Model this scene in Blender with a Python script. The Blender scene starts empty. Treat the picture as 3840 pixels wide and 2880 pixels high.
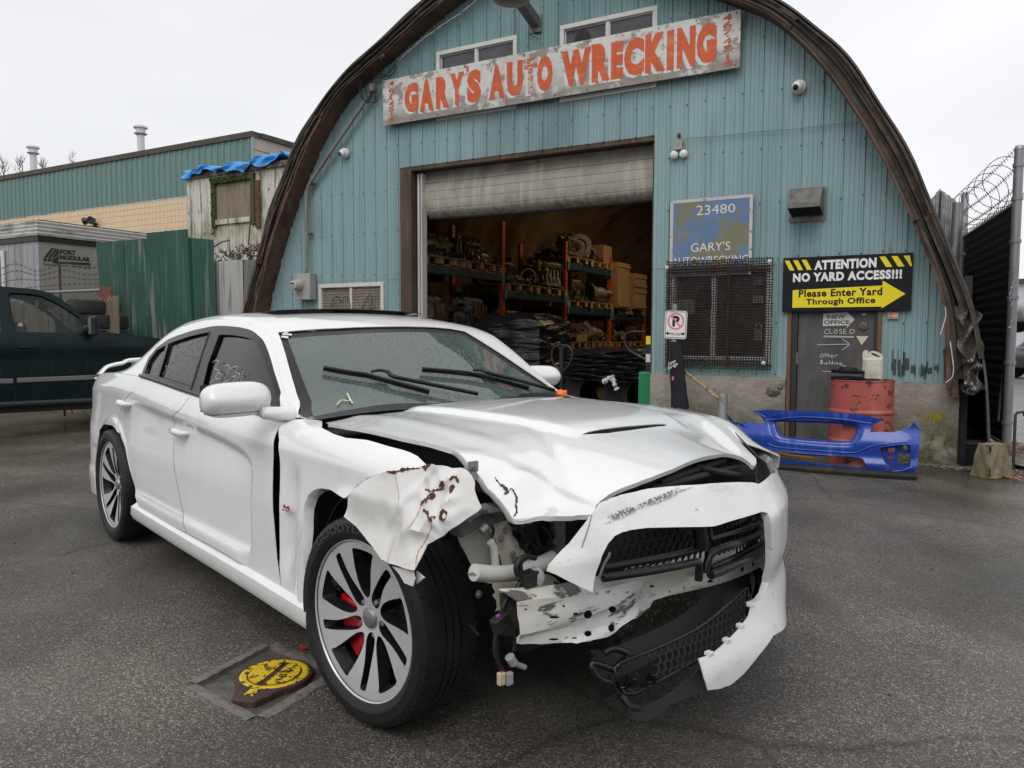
import bpy,bmesh,math,random
import numpy as np
from mathutils import Vector,Matrix
from mathutils.geometry import delaunay_2d_cdt
random.seed(7)
R=math.radians
S=bpy.context.scene
COL=S.collection
# ---------------------------------------------------------------- camera
CAMH,PITCH,ROLL,FPX=1.304,3.652,0.179,2900.0
cam=bpy.data.cameras.new('camera'); camo=bpy.data.objects.new('camera',cam); COL.objects.link(camo)
camo.location=(0,0,CAMH)
camo.rotation_euler=(Matrix.Rotation(R(90-PITCH),3,'X') @ Matrix.Rotation(R(ROLL),3,'Z')).to_euler()
cam.sensor_width=36; cam.lens=FPX/3840*36; cam.clip_end=500; cam.clip_start=.05
S.camera=camo
# ---------------------------------------------------------------- sky, sun, exposure
W=bpy.data.worlds.new('World'); S.world=W; W.use_nodes=True
wn=W.node_tree; wn.nodes.clear()
wo=wn.nodes.new('ShaderNodeOutputWorld'); bg=wn.nodes.new('ShaderNodeBackground')
sky=wn.nodes.new('ShaderNodeTexSky'); sky.sky_type='NISHITA'; sky.sun_disc=False
sky.sun_elevation=R(50); sky.sun_rotation=R(200); sky.dust_density=4; sky.air_density=1.0; sky.ozone_density=.6
wtc=wn.nodes.new('ShaderNodeTexCoord')
wns=wn.nodes.new('ShaderNodeTexNoise'); wns.inputs['Scale'].default_value=1.3; wns.inputs['Detail'].default_value=3; wns.inputs['Roughness'].default_value=.45
wmp=wn.nodes.new('ShaderNodeMapping'); wmp.inputs['Scale'].default_value=(1,1,3.2)
wn.links.new(wtc.outputs['Generated'],wmp.inputs[0]); wn.links.new(wmp.outputs[0],wns.inputs['Vector'])
wrp=wn.nodes.new('ShaderNodeValToRGB')
wrp.color_ramp.elements[0].position=.3; wrp.color_ramp.elements[0].color=(6.3,6.4,6.65,1)
wrp.color_ramp.elements[1].position=.72; wrp.color_ramp.elements[1].color=(8.4,8.45,8.55,1)
wn.links.new(wns.outputs[0],wrp.inputs[0])
wmx=wn.nodes.new('ShaderNodeMix'); wmx.data_type='RGBA'; wmx.inputs[0].default_value=.93      # cloud cover over the sky
wn.links.new(sky.outputs[0],wmx.inputs[6]); wn.links.new(wrp.outputs[0],wmx.inputs[7])
wn.links.new(wmx.outputs[2],bg.inputs[0]); bg.inputs[1].default_value=.1
wn.links.new(bg.outputs[0],wo.inputs[0])
sun=bpy.data.lights.new('sun','SUN'); sun.energy=.9; sun.angle=R(40); sun.color=(1,.98,.95)
suno=bpy.data.objects.new('sun',sun); COL.objects.link(suno)
suno.rotation_euler=(R(90-50),0,R(-20)); suno.location=(0,-10,30)
S.view_settings.view_transform='Standard'; S.view_settings.look='None'
S.view_settings.gamma=1; S.view_settings.use_curve_mapping=False; S.view_settings.exposure=0.34
S.render.engine='CYCLES'
S.cycles.max_bounces=7; S.cycles.diffuse_bounces=3; S.cycles.glossy_bounces=3; S.cycles.transmission_bounces=5; S.cycles.transparent_max_bounces=12
# ---------------------------------------------------------------- frames and tracing
def frame(o,deg):
    return Matrix.Translation(Vector(o)) @ Matrix.Rotation(R(deg),4,'Z')
WORLD=Matrix.Identity(4)
FAC=frame((4.470,7.672,0),-29.435)       # hall facade: x along the wall, y into the hall
CAR=frame((0.192,3.121,0),-48.831)       # wrecked car: x forward from the front axle, y to its left
_fw=Vector((0,math.cos(R(PITCH)),-math.sin(R(PITCH)))); _up0=Vector((0,math.sin(R(PITCH)),math.cos(R(PITCH)))); _rt0=Vector((1,0,0))
_rt=math.cos(R(ROLL))*_rt0+math.sin(R(ROLL))*_up0; _up=-math.sin(R(ROLL))*_rt0+math.cos(R(ROLL))*_up0
def at(px,py,fr=WORLD,axis=1,val=0.0):
    """where the sight line through a point of the photograph (3840 px wide) meets the plane axis=val of a frame"""
    d=_fw+_rt*((px-1920)/FPX)-_up*((py-1440)/FPX)
    inv=fr.inverted(); c=inv @ Vector((0,0,CAMH)); d=inv.to_3x3() @ d
    t=(val-c[axis])/d[axis]; return c+d*t
def ground(px,py): return at(px,py,WORLD,2,0)
K=3840/2212
def F(dx,dy,n=0.0): p=at(dx*K,dy*K,FAC,1,-n); return (p.x,p.z)
def crop(x0,y0,s): return lambda x,y: (x0+x/s,y0+y/s)
# ---------------------------------------------------------------- materials
def _n(nt,t,**kw):
    n=nt.nodes.new(t)
    for k,v in kw.items():
        if hasattr(n,k) and not k[0].isdigit(): setattr(n,k,v)
        else: n.inputs[k].default_value=v
    return n
def c4(c): return (c[0],c[1],c[2],1) if len(c) == 3 else c
MATS={}
def mat(name,col,rough=.5,metal=0.0,spots=(),bump=None,bumps=(),coat=0.0,spec=.5,trans=0.0,ior=1.45,alpha=1.0,emit=None,coatr=.05,ftn=None):
    """spots: (colour, scale vec, lo, hi, amount, rough or None, detail, [object-space z window]); bump: (scale vec, strength, distance, kind)"""
    m=bpy.data.materials.new(name); m.use_nodes=True; nt=m.node_tree; nt.nodes.clear(); L=nt.links.new
    out=nt.nodes.new('ShaderNodeOutputMaterial'); b=nt.nodes.new('ShaderNodeBsdfPrincipled'); L(b.outputs[0],out.inputs[0])
    b.inputs['Base Color'].default_value=c4(col); b.inputs['Roughness'].default_value=rough; b.inputs['Metallic'].default_value=metal
    b.inputs['Coat Weight'].default_value=coat; b.inputs['Coat Roughness'].default_value=coatr; b.inputs['Specular IOR Level'].default_value=spec
    b.inputs['Transmission Weight'].default_value=trans; b.inputs['IOR'].default_value=ior; b.inputs['Alpha'].default_value=alpha
    if emit: b.inputs['Emission Color'].default_value=c4(emit[0]); b.inputs['Emission Strength'].default_value=emit[1]
    tc=nt.nodes.new('ShaderNodeTexCoord'); cur=None; rcur=None
    for i,sp in enumerate(spots):
        colr,sc,lo,hi,amt=sp[:5]; ro=sp[5] if len(sp)>5 else None; det=sp[6] if len(sp)>6 else 6; win=sp[7] if len(sp)>7 else None
        if not hasattr(sc,'__len__'): sc=(sc,sc,sc)
        mp=nt.nodes.new('ShaderNodeMapping'); mp.inputs['Scale'].default_value=sc; mp.inputs['Location'].default_value=(3.1*i+1.3,7.7*i,1.9*i)
        L(tc.outputs['Object'],mp.inputs[0])
        ns=nt.nodes.new('ShaderNodeTexNoise'); ns.inputs['Scale'].default_value=1; ns.inputs['Detail'].default_value=det; ns.inputs['Roughness'].default_value=.62
        L(mp.outputs[0],ns.inputs['Vector'])
        mr=nt.nodes.new('ShaderNodeMapRange'); mr.inputs[1].default_value=lo; mr.inputs[2].default_value=hi; mr.inputs[3].default_value=0; mr.inputs[4].default_value=amt
        L(ns.outputs[0],mr.inputs[0]); fac=mr.outputs[0]
        if win:
            sx=nt.nodes.new('ShaderNodeSeparateXYZ'); L(tc.outputs['Object'],sx.inputs[0])
            w=nt.nodes.new('ShaderNodeMapRange'); w.inputs[1].default_value=win[1]; w.inputs[2].default_value=win[2]; L(sx.outputs[win[0]],w.inputs[0])
            mu=nt.nodes.new('ShaderNodeMath'); mu.operation='MULTIPLY'; L(fac,mu.inputs[0]); L(w.outputs[0],mu.inputs[1]); fac=mu.outputs[0]
        mx=nt.nodes.new('ShaderNodeMix'); mx.data_type='RGBA'; L(fac,mx.inputs[0]); mx.inputs[7].default_value=c4(colr)
        if cur is None: mx.inputs[6].default_value=c4(col)
        else: L(cur,mx.inputs[6])
        cur=mx.outputs[2]
        if ro is not None:
            rm=nt.nodes.new('ShaderNodeMix'); rm.data_type='FLOAT'; L(fac,rm.inputs[0]); rm.inputs[3].default_value=ro
            if rcur is None: rm.inputs[2].default_value=rough
            else: L(rcur,rm.inputs[2])
            rcur=rm.outputs[0]
    if cur is not None: L(cur,b.inputs['Base Color'])
    if rcur is not None: L(rcur,b.inputs['Roughness'])
    prev=None
    for bm_ in ([bump] if bump else [])+list(bumps):
        sc,st,dist=bm_[:3]; kind=bm_[3] if len(bm_)>3 else 'noise'
        if not hasattr(sc,'__len__'): sc=(sc,sc,sc)
        mp=nt.nodes.new('ShaderNodeMapping'); mp.inputs['Scale'].default_value=sc; L(tc.outputs['Object'],mp.inputs[0])
        if kind == 'noise': t=nt.nodes.new('ShaderNodeTexNoise'); t.inputs['Detail'].default_value=5; t.inputs['Scale'].default_value=1; o=t.outputs[0]
        elif kind == 'drops':
            t=nt.nodes.new('ShaderNodeTexVoronoi'); t.inputs['Scale'].default_value=1; t.inputs['Randomness'].default_value=1
            mr=nt.nodes.new('ShaderNodeMapRange'); mr.interpolation_type='SMOOTHSTEP'; mr.inputs[1].default_value=.32; mr.inputs[2].default_value=.05; L(t.outputs['Distance'],mr.inputs[0]); o=mr.outputs[0]
        else: t=nt.nodes.new('ShaderNodeTexVoronoi'); t.inputs['Scale'].default_value=1; o=t.outputs['Distance']
        L(mp.outputs[0],t.inputs['Vector'])
        bp=nt.nodes.new('ShaderNodeBump'); bp.inputs['Strength'].default_value=st; bp.inputs['Distance'].default_value=dist; L(o,bp.inputs['Height'])
        if prev: L(prev,bp.inputs['Normal'])
        prev=bp.outputs[0]
    if prev: L(prev,b.inputs['Normal'])
    MATS[name]=m; return m
# ---------------------------------------------------------------- mesh builder
class MB:
    def __init__(s): s.v=[]; s.f=[]
    def add(s,v,f):
        o=len(s.v); s.v+=[tuple(p) for p in v]; s.f+=[tuple(i+o for i in q) for q in f]; return s
    def box(s,c,d,rot=None,taper=None):
        hx,hy,hz=d[0]/2,d[1]/2,d[2]/2
        v=[Vector((x*hx,y*hy,z*hz)) for z in (-1,1) for y in (-1,1) for x in (-1,1)]
        if taper:
            for p in v:
                if p.z>0: p.x *= taper[0]; p.y *= taper[1]
        if rot is not None: v=[rot @ p for p in v]
        c=Vector(c)
        return s.add([p+c for p in v],[(0,2,3,1),(4,5,7,6),(0,1,5,4),(2,6,7,3),(0,4,6,2),(1,3,7,5)])
    def b2(s,a,b): return s.box([(a[i]+b[i])/2 for i in range(3)],[abs(b[i]-a[i]) for i in range(3)])
    def beam(s,a,b,w,h,up=(0,0,1)):
        a=Vector(a); b=Vector(b); x=(b-a); L=x.length; x.normalize(); up=Vector(up)
        y=up.cross(x)
        if y.length<1e-4: y=Vector((0,1,0)).cross(x)
        y.normalize(); z=x.cross(y)
        return s.box((a+b)/2,(L,w,h),Matrix((x,y,z)).transposed())
    def tube(s,pts,r,n=8,cap=True,closed=False):
        P=[Vector(p) for p in pts]; m=len(P); base=len(s.v); prevn=None
        rr=r if hasattr(r,'__len__') else [r]*m
        for i,p in enumerate(P):
            if closed: t=P[(i+1) % m]-P[i-1]
            else: t=P[min(i+1,m-1)]-P[max(i-1,0)]
            if t.length<1e-9: t=Vector((0,0,1))
            t.normalize()
            if prevn is None:
                a=Vector((0,0,1)) if abs(t.z)<.9 else Vector((1,0,0)); nn=t.cross(a).normalized()
            else:
                nn=prevn-t*prevn.dot(t)
                nn=nn.normalized() if nn.length>1e-6 else t.orthogonal().normalized()
            prevn=nn; bb=t.cross(nn)
            for k in range(n):
                a=2*math.pi*k/n; s.v.append(tuple(p+(nn*math.cos(a)+bb*math.sin(a))*rr[i]))
        for i in range(m if closed else m-1):
            j=(i+1) % m
            for k in range(n):
                s.f.append((base+i*n+k,base+i*n+(k+1) % n,base+j*n+(k+1) % n,base+j*n+k))
        if cap and not closed:
            s.f.append(tuple(base+k for k in range(n))[::-1]); s.f.append(tuple(base+(m-1)*n+k for k in range(n)))
        return s
    def lathe(s,prof,n=24,mtx=None,ang=2*math.pi,a0=0.0):
        """prof: (r, h) pairs round local z"""
        M=mtx or Matrix.Identity(4); base=len(s.v); full=abs(ang-2*math.pi)<1e-6; cols=n if full else n+1
        for k in range(cols):
            a=a0+ang*k/n
            for (r,h) in prof: s.v.append(tuple(M @ Vector((r*math.cos(a),r*math.sin(a),h))))
        m=len(prof)
        for k in range(n):
            k2=(k+1) % cols
            for i in range(m-1):
                s.f.append((base+k*m+i,base+k2*m+i,base+k2*m+i+1,base+k*m+i+1))
        return s
    def prism(s,poly,d,mtx=None):
        """extrude a 2D polygon (x,y) from z=0 to z=d, then mtx"""
        M=mtx or Matrix.Identity(4); n=len(poly)
        v=[M @ Vector((p[0],p[1],0)) for p in poly]+[M @ Vector((p[0],p[1],d)) for p in poly]
        f=[tuple(range(n))[::-1],tuple(range(n,2*n))]+[(i,(i+1) % n,n+(i+1) % n,n+i) for i in range(n)]
        return s.add(v,f)
    def grid(s,fn,nu,nv,wrap=False):
        base=len(s.v)
        for i in range(nu+1):
            for j in range(nv+1): s.v.append(tuple(fn(i/nu,j/nv)))
        for i in range(nu):
            for j in range(nv):
                a=base+i*(nv+1)+j; s.f.append((a,a+nv+1,a+nv+2,a+1))
        return s
    def ball(s,c,r,n=10,sc=(1,1,1),noise=0):
        c=Vector(c); base=len(s.v); m=n // 2
        for i in range(m+1):
            th=math.pi*i/m
            for k in range(n):
                a=2*math.pi*k/n; q=r*(1+noise*(random.random()-.5))
                s.v.append((c.x+q*sc[0]*math.sin(th)*math.cos(a),c.y+q*sc[1]*math.sin(th)*math.sin(a),c.z+q*sc[2]*math.cos(th)))
        for i in range(m):
            for k in range(n):
                s.f.append((base+i*n+k,base+(i+1)*n+k,base+(i+1)*n+(k+1) % n,base+i*n+(k+1) % n))
        return s
def mesh_of(name,mb,m,smooth=None,origin=(0,0,0)):
    o=Vector(origin); me=bpy.data.meshes.new(name)
    me.from_pydata([(p[0]-o.x,p[1]-o.y,p[2]-o.z) for p in mb.v],[],mb.f); me.validate(); me.materials.append(m)
    b=bmesh.new(); b.from_mesh(me); bmesh.ops.recalc_face_normals(b,faces=b.faces); b.to_mesh(me); b.free()
    if smooth:
        me.polygons.foreach_set('use_smooth',[True]*len(me.polygons)); me.set_sharp_from_angle(angle=R(smooth if smooth is not True else 40))
    return me
class Thing:
    """a top-level Empty with parts; coordinates are given in frame coordinates"""
    def __init__(s,name,label=None,cat=None,fr=WORLD,o=(0,0,0),group=None,kind=None):
        s.fr=fr; s.o=Vector(o); s.e=bpy.data.objects.new(name,None); COL.objects.link(s.e); s.e.empty_display_size=.1
        s.e.matrix_world=fr @ Matrix.Translation(s.o)
        meta(s.e,label,cat,group,kind)
    def part(s,name,mb,m,smooth=None,parent=None,bevel=None,solid=None,label=None,kind=None,sub=None,mesh=None):
        me=mesh if mesh is not None else mesh_of(name,mb,m,smooth,s.o)
        ob=bpy.data.objects.new(name,me); COL.objects.link(ob); ob.parent=parent or s.e
        mods(ob,bevel,solid,sub)
        if label: ob['label']=label
        if kind: ob['kind']=kind
        return ob
def mods(ob,bevel=None,solid=None,sub=None):
    if solid: q=ob.modifiers.new('s','SOLIDIFY'); q.thickness=abs(solid); q.offset=-1 if solid>0 else 1
    if solid and not bevel: q=ob.modifiers.new('e','EDGE_SPLIT'); q.split_angle=R(50)
    if bevel: q=ob.modifiers.new('b','BEVEL'); q.width=bevel; q.segments=2; q.limit_method='ANGLE'; q.angle_limit=R(35)
    if sub: q=ob.modifiers.new('u','SUBSURF'); q.levels=sub; q.render_levels=sub
def meta(e,label=None,cat=None,group=None,kind=None):
    if label: e['label']=label
    if cat: e['category']=cat
    if group: e['group']=group
    if kind: e['kind']=kind
def solo(name,mb,m,label=None,cat=None,fr=WORLD,o=(0,0,0),group=None,kind=None,smooth=None,bevel=None,solid=None,sub=None):
    me=mesh_of(name,mb,m,smooth,o); ob=bpy.data.objects.new(name,me); COL.objects.link(ob)
    ob.matrix_world=fr @ Matrix.Translation(Vector(o)); meta(ob,label,cat,group,kind); mods(ob,bevel,solid,sub); return ob
def copy_tree(o,parent=None,link=None):
    c=o.copy(); COL.objects.link(c)
    if parent: c.parent=parent
    for ch in [x for x in KIDS(o)]: copy_tree(ch,c)
    return c
def KIDS(o): return [x for x in list(COL.objects) if x.parent == o]
# lettering: flat glyph meshes fitted into a box
_tc={}
def glyphs(text,bold=0.0,res=3,spacing=1.0):
    key=(text,bold,res,spacing)
    if key in _tc: return _tc[key]
    cu=bpy.data.curves.new('t','FONT'); cu.body=text; cu.offset=bold; cu.resolution_u=res; cu.fill_mode='FRONT'; cu.space_character=spacing
    ob=bpy.data.objects.new('t',cu); COL.objects.link(ob); dg=bpy.context.evaluated_depsgraph_get(); dg.update()
    me=bpy.data.meshes.new_from_object(ob.evaluated_get(dg)); v=[tuple(p.co)[:2] for p in me.vertices]; f=[tuple(p.vertices) for p in me.polygons]
    bpy.data.objects.remove(ob); bpy.data.curves.remove(cu); bpy.data.meshes.remove(me)
    a=np.array(v); lo=a.min(0); hi=a.max(0); a=(a-lo)/np.maximum(hi-lo,1e-6)
    _tc[key]=(a,f,(hi-lo)[0]/max((hi-lo)[1],1e-6)); return _tc[key]
def text_mb(mb,text,fn,bold=0.0,res=3,spacing=1.0):
    """fn maps (u,v) in the unit box of the text to a 3D point"""
    a,f,_=glyphs(text,bold,res,spacing); return mb.add([fn(u,v) for u,v in a],f)
def flat(x0,z0,w,h,y,shear=0.0): return lambda u,v: (x0+u*w+shear*v*h,y,z0+v*h)
def quadmap(p00,p10,p11,p01,y):
    def fn(u,v):
        x=(1-v)*((1-u)*p00[0]+u*p10[0])+v*((1-u)*p01[0]+u*p11[0]); z=(1-v)*((1-u)*p00[1]+u*p10[1])+v*((1-u)*p01[1]+u*p11[1])
        return (x,y,z)
    return fn
def stroke(mb,pts,w,fn,jit=0):
    """a flat ribbon along 2D points"""
    P=[Vector(p) for p in pts]; L=[]; Rr=[]
    for i,p in enumerate(P):
        t=(P[min(i+1,len(P)-1)]-P[max(i-1,0)]); t.normalize(); n=Vector((-t.y,t.x))*w/2*(1 if not jit else (.15+jit*random.random())*math.sin(math.pi*(i+.5)/len(P))**.5); L.append(p+n); Rr.append(p-n)
    n=len(P); return mb.add([fn(q.x,q.y) for q in L+Rr],[(i,i+1,n+i+1,n+i) for i in range(n-1)])
# panels: an outline (with holes) triangulated in a 2D parameter plane, mapped to a surface
def inside(p,poly):
    x,y=p; c=False; j=len(poly)-1
    for i in range(len(poly)):
        xi,yi=poly[i]; xj,yj=poly[j]
        if (yi>y) != (yj>y) and x<(xj-xi)*(y-yi)/(yj-yi)+xi: c=not c
        j=i
    return c
def insides(P,poly):
    q=np.array(poly); r=np.roll(q,1,0); c=np.zeros(len(P),bool)
    for (xi,yi),(xj,yj) in zip(q,r):
        if yi == yj: continue
        k=((yi>P[:,1]) != (yj>P[:,1])); c ^= k & (P[:,0]<(xj-xi)*(P[:,1]-yi)/(yj-yi)+xi)
    return c
def dens(poly,h,closed=True):
    out=[]; n=len(poly)
    for i in range(n if closed else n-1):
        a=poly[i]; b=poly[(i+1) % n]; d=math.dist(a,b); k=max(1,int(math.ceil(d/h)))
        for q in range(k): out.append((a[0]+(b[0]-a[0])*q/k,a[1]+(b[1]-a[1])*q/k))
    if not closed: out.append(tuple(poly[-1]))
    return out
def smoothline(pts,n=6,closed=False):
    P=[np.array(p,float) for p in pts]; m=len(P); out=[]
    rng=range(m if closed else m-1)
    for i in rng:
        p0=P[i-1] if (i>0 or closed) else 2*P[0]-P[1]; p1=P[i]; p2=P[(i+1) % m]; p3=P[(i+2) % m] if (i+2<m or closed) else 2*P[-1]-P[-2]
        for k in range(n):
            t=k/n; q=.5*((2*p1)+(-p0+p2)*t+(2*p0-5*p1+4*p2-p3)*t*t+(-p0+3*p1-3*p2+p3)*t**3); out.append(tuple(q))
    if not closed: out.append(tuple(P[-1]))
    return out
def panel(mb,outline,fn,h=.03,holes=(),creases=()):
    """outline/holes in (u,v); creases: polylines kept as edges; fn(u,v)->3D"""
    V=[]; E=[]
    def ring(poly):
        q=dens(poly,h); b=len(V); V.extend(q); E.extend([(b+i,b+(i+1) % len(q)) for i in range(len(q))]); return q
    out=ring(outline); hs=[ring(q) for q in holes]
    for cr in creases:
        q=dens(cr,h,False); b=len(V); V.extend(q); E.extend([(b+i,b+i+1) for i in range(len(q)-1)])
    B=np.array(V); a=np.array(out); lo=a.min(0); hi=a.max(0)
    nx=int((hi[0]-lo[0])/h)+1; ny=int((hi[1]-lo[1])/(h*.87))+1
    jj,ii=np.meshgrid(np.arange(ny+1),np.arange(nx+1),indexing='ij')
    G=np.stack([lo[0]+(ii+(jj % 2)*.5)*h,lo[1]+jj*h*.87],-1).reshape(-1,2)
    m=insides(G,out)
    for q in hs: m &= ~insides(G,q)
    for p in G[m]:
        if np.min(np.abs(B[:,0]-p[0])+np.abs(B[:,1]-p[1]))>h*.5: V.append(tuple(p))
    vv,ee,ff,*_=delaunay_2d_cdt([Vector(p) for p in V],E,[],0,1e-6)
    pts=np.array([(p.x,p.y) for p in vv]); ff=[tuple(t) for t in ff]
    Cn=np.array([pts[list(t)].mean(0) for t in ff]); m=insides(Cn,out)
    for q in hs: m &= ~insides(Cn,q)
    F_=[t for t,k in zip(ff,m) if k]
    used=sorted({i for t in F_ for i in t}); mp={k: i for i,k in enumerate(used)}
    return mb.add([fn(*pts[i]) for i in used],[tuple(mp[i] for i in t) for t in F_])
def lerp(a,b,t): return a+(b-a)*t
def interp(x,xs,ys): return float(np.interp(x,xs,ys))
def sstep(a,b,x):
    t=min(1,max(0,(x-a)/(b-a))); return t*t*(3-2*t)
# ================================================================ materials of the setting
TEAL=(.235,.36,.375)
M_siding=mat('siding',TEAL,.42,spots=[((.30,.415,.425),(.9,.9,.16),.35,.75,.7,None,3),((.10,.19,.20),(7,7,.35),.56,.8,.55,.55,5),((.07,.10,.095),(1.4,1.4,.5),.6,.85,.5,.6,6),((.33,.41,.40),(40,40,3),.68,.8,.5,None,3),((.20,.13,.08),(9,9,.5),.66,.74,.6,.7,5),((.13,.20,.20),(1.5,1.5,.12),.5,.6,.35,None,2)],bump=((3,3,.6),.25,.01))
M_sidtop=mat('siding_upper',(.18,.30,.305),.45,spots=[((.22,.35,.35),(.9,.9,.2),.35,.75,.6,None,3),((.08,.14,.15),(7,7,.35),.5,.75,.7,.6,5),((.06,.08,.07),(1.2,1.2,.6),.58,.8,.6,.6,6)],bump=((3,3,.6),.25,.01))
M_concrete=mat('old_concrete',(.33,.30,.26),.85,spots=[((.20,.18,.15),2.2,.42,.68,.8,None,8),((.45,.42,.37),6,.55,.7,.6,None,8),((.09,.08,.065),(9,9,3),.6,.7,.8,None,10),((.07,.075,.03),(2.5,2.5,3),.38,.52,.9,None,8,(2,.62,.25))],bump=(14,.7,.02),bumps=[(60,.5,.006)])
M_wood=mat('weathered_wood',(.085,.052,.038),.75,spots=[((.16,.10,.07),(14,14,1.2),.45,.7,.8,None,8),((.03,.022,.018),(3,3,1),.45,.7,.8,None,8),((.33,.31,.27),(22,22,1.5),.68,.73,.6,None,6)],bump=((40,40,2),.8,.01))
M_archwood=mat('laminated_arch_wood',(.12,.065,.045),.7,spots=[((.20,.125,.09),(2,9,9),.48,.72,.8,None,8),((.045,.028,.02),2.5,.45,.65,.8,None,8)],bump=((4,18,18),.6,.01))
M_archedge=mat('mossy_arch_edge',(.075,.058,.045),.8,spots=[((.025,.02,.017),(4,16,4),.42,.62,.9,None,8),((.17,.14,.11),(9,20,9),.6,.7,.8,None,8),((.045,.06,.025),3,.6,.72,.6,None,8),((.50,.47,.40),(5,26,5),.70,.74,.8,None,6)],bump=((9,25,9),.9,.02))
M_roofskin=mat('roof_skin',(.10,.09,.08),.7,spots=[((.04,.045,.035),3,.45,.65,.8)],bump=(12,.5,.02))
M_white=mat('white_frame',(.62,.62,.60),.45,spots=[((.35,.33,.29),9,.55,.75,.6),((.12,.10,.07),25,.68,.76,.7)])
M_track=mat('door_track',(.60,.60,.58),.4,spots=[((.32,.31,.29),(9,9,1),.5,.7,.7)])
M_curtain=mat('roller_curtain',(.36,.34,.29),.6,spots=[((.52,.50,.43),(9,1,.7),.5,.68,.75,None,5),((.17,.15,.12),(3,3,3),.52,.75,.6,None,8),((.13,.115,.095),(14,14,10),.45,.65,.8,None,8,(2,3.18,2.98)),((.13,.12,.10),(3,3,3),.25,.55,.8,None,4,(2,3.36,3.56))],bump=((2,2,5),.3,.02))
M_darkglass=mat('window_glass',(.05,.055,.065),.08,spots=[((.10,.105,.115),2,.4,.7,.8,.25)],spec=.6)
M_black=mat('black_plastic',(.018,.018,.02),.42,spots=[((.04,.04,.042),6,.5,.75,.6,.6)],bump=(30,.15,.004))
M_blackgloss=mat('black_gloss',(.012,.012,.014),.18,bump=(8,.1,.004))
M_galv=mat('galvanised_pipe',(.30,.31,.32),.45,.7,spots=[((.26,.27,.27),8,.45,.7,.7,.6),((.22,.15,.09),12,.66,.75,.6,.8)],bump=(25,.1,.003))
M_corr=mat('galvanised_sheet',(.34,.35,.36),.5,.6,spots=[((.55,.56,.57),14,.52,.6,.7,.4),((.15,.15,.15),5,.5,.7,.7,.7)])
M_rust=mat('rust',(.14,.065,.03),.85,spots=[((.06,.03,.02),12,.45,.65,.8),((.26,.12,.05),20,.55,.7,.7)],bump=(40,.5,.004))
M_tarpin=mat('brown_liner',(.16,.11,.065),.42,spots=[((.09,.06,.035),(.6,.6,.6),.4,.7,.8,None,4),((.20,.14,.085),(3,.5,3),.5,.75,.6,None,6)],bump=((1.6,5,3),.8,.06))
M_floorin=mat('hall_floor',(.06,.055,.05),.7,spots=[((.10,.09,.08),3,.4,.7,.7)])
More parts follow.
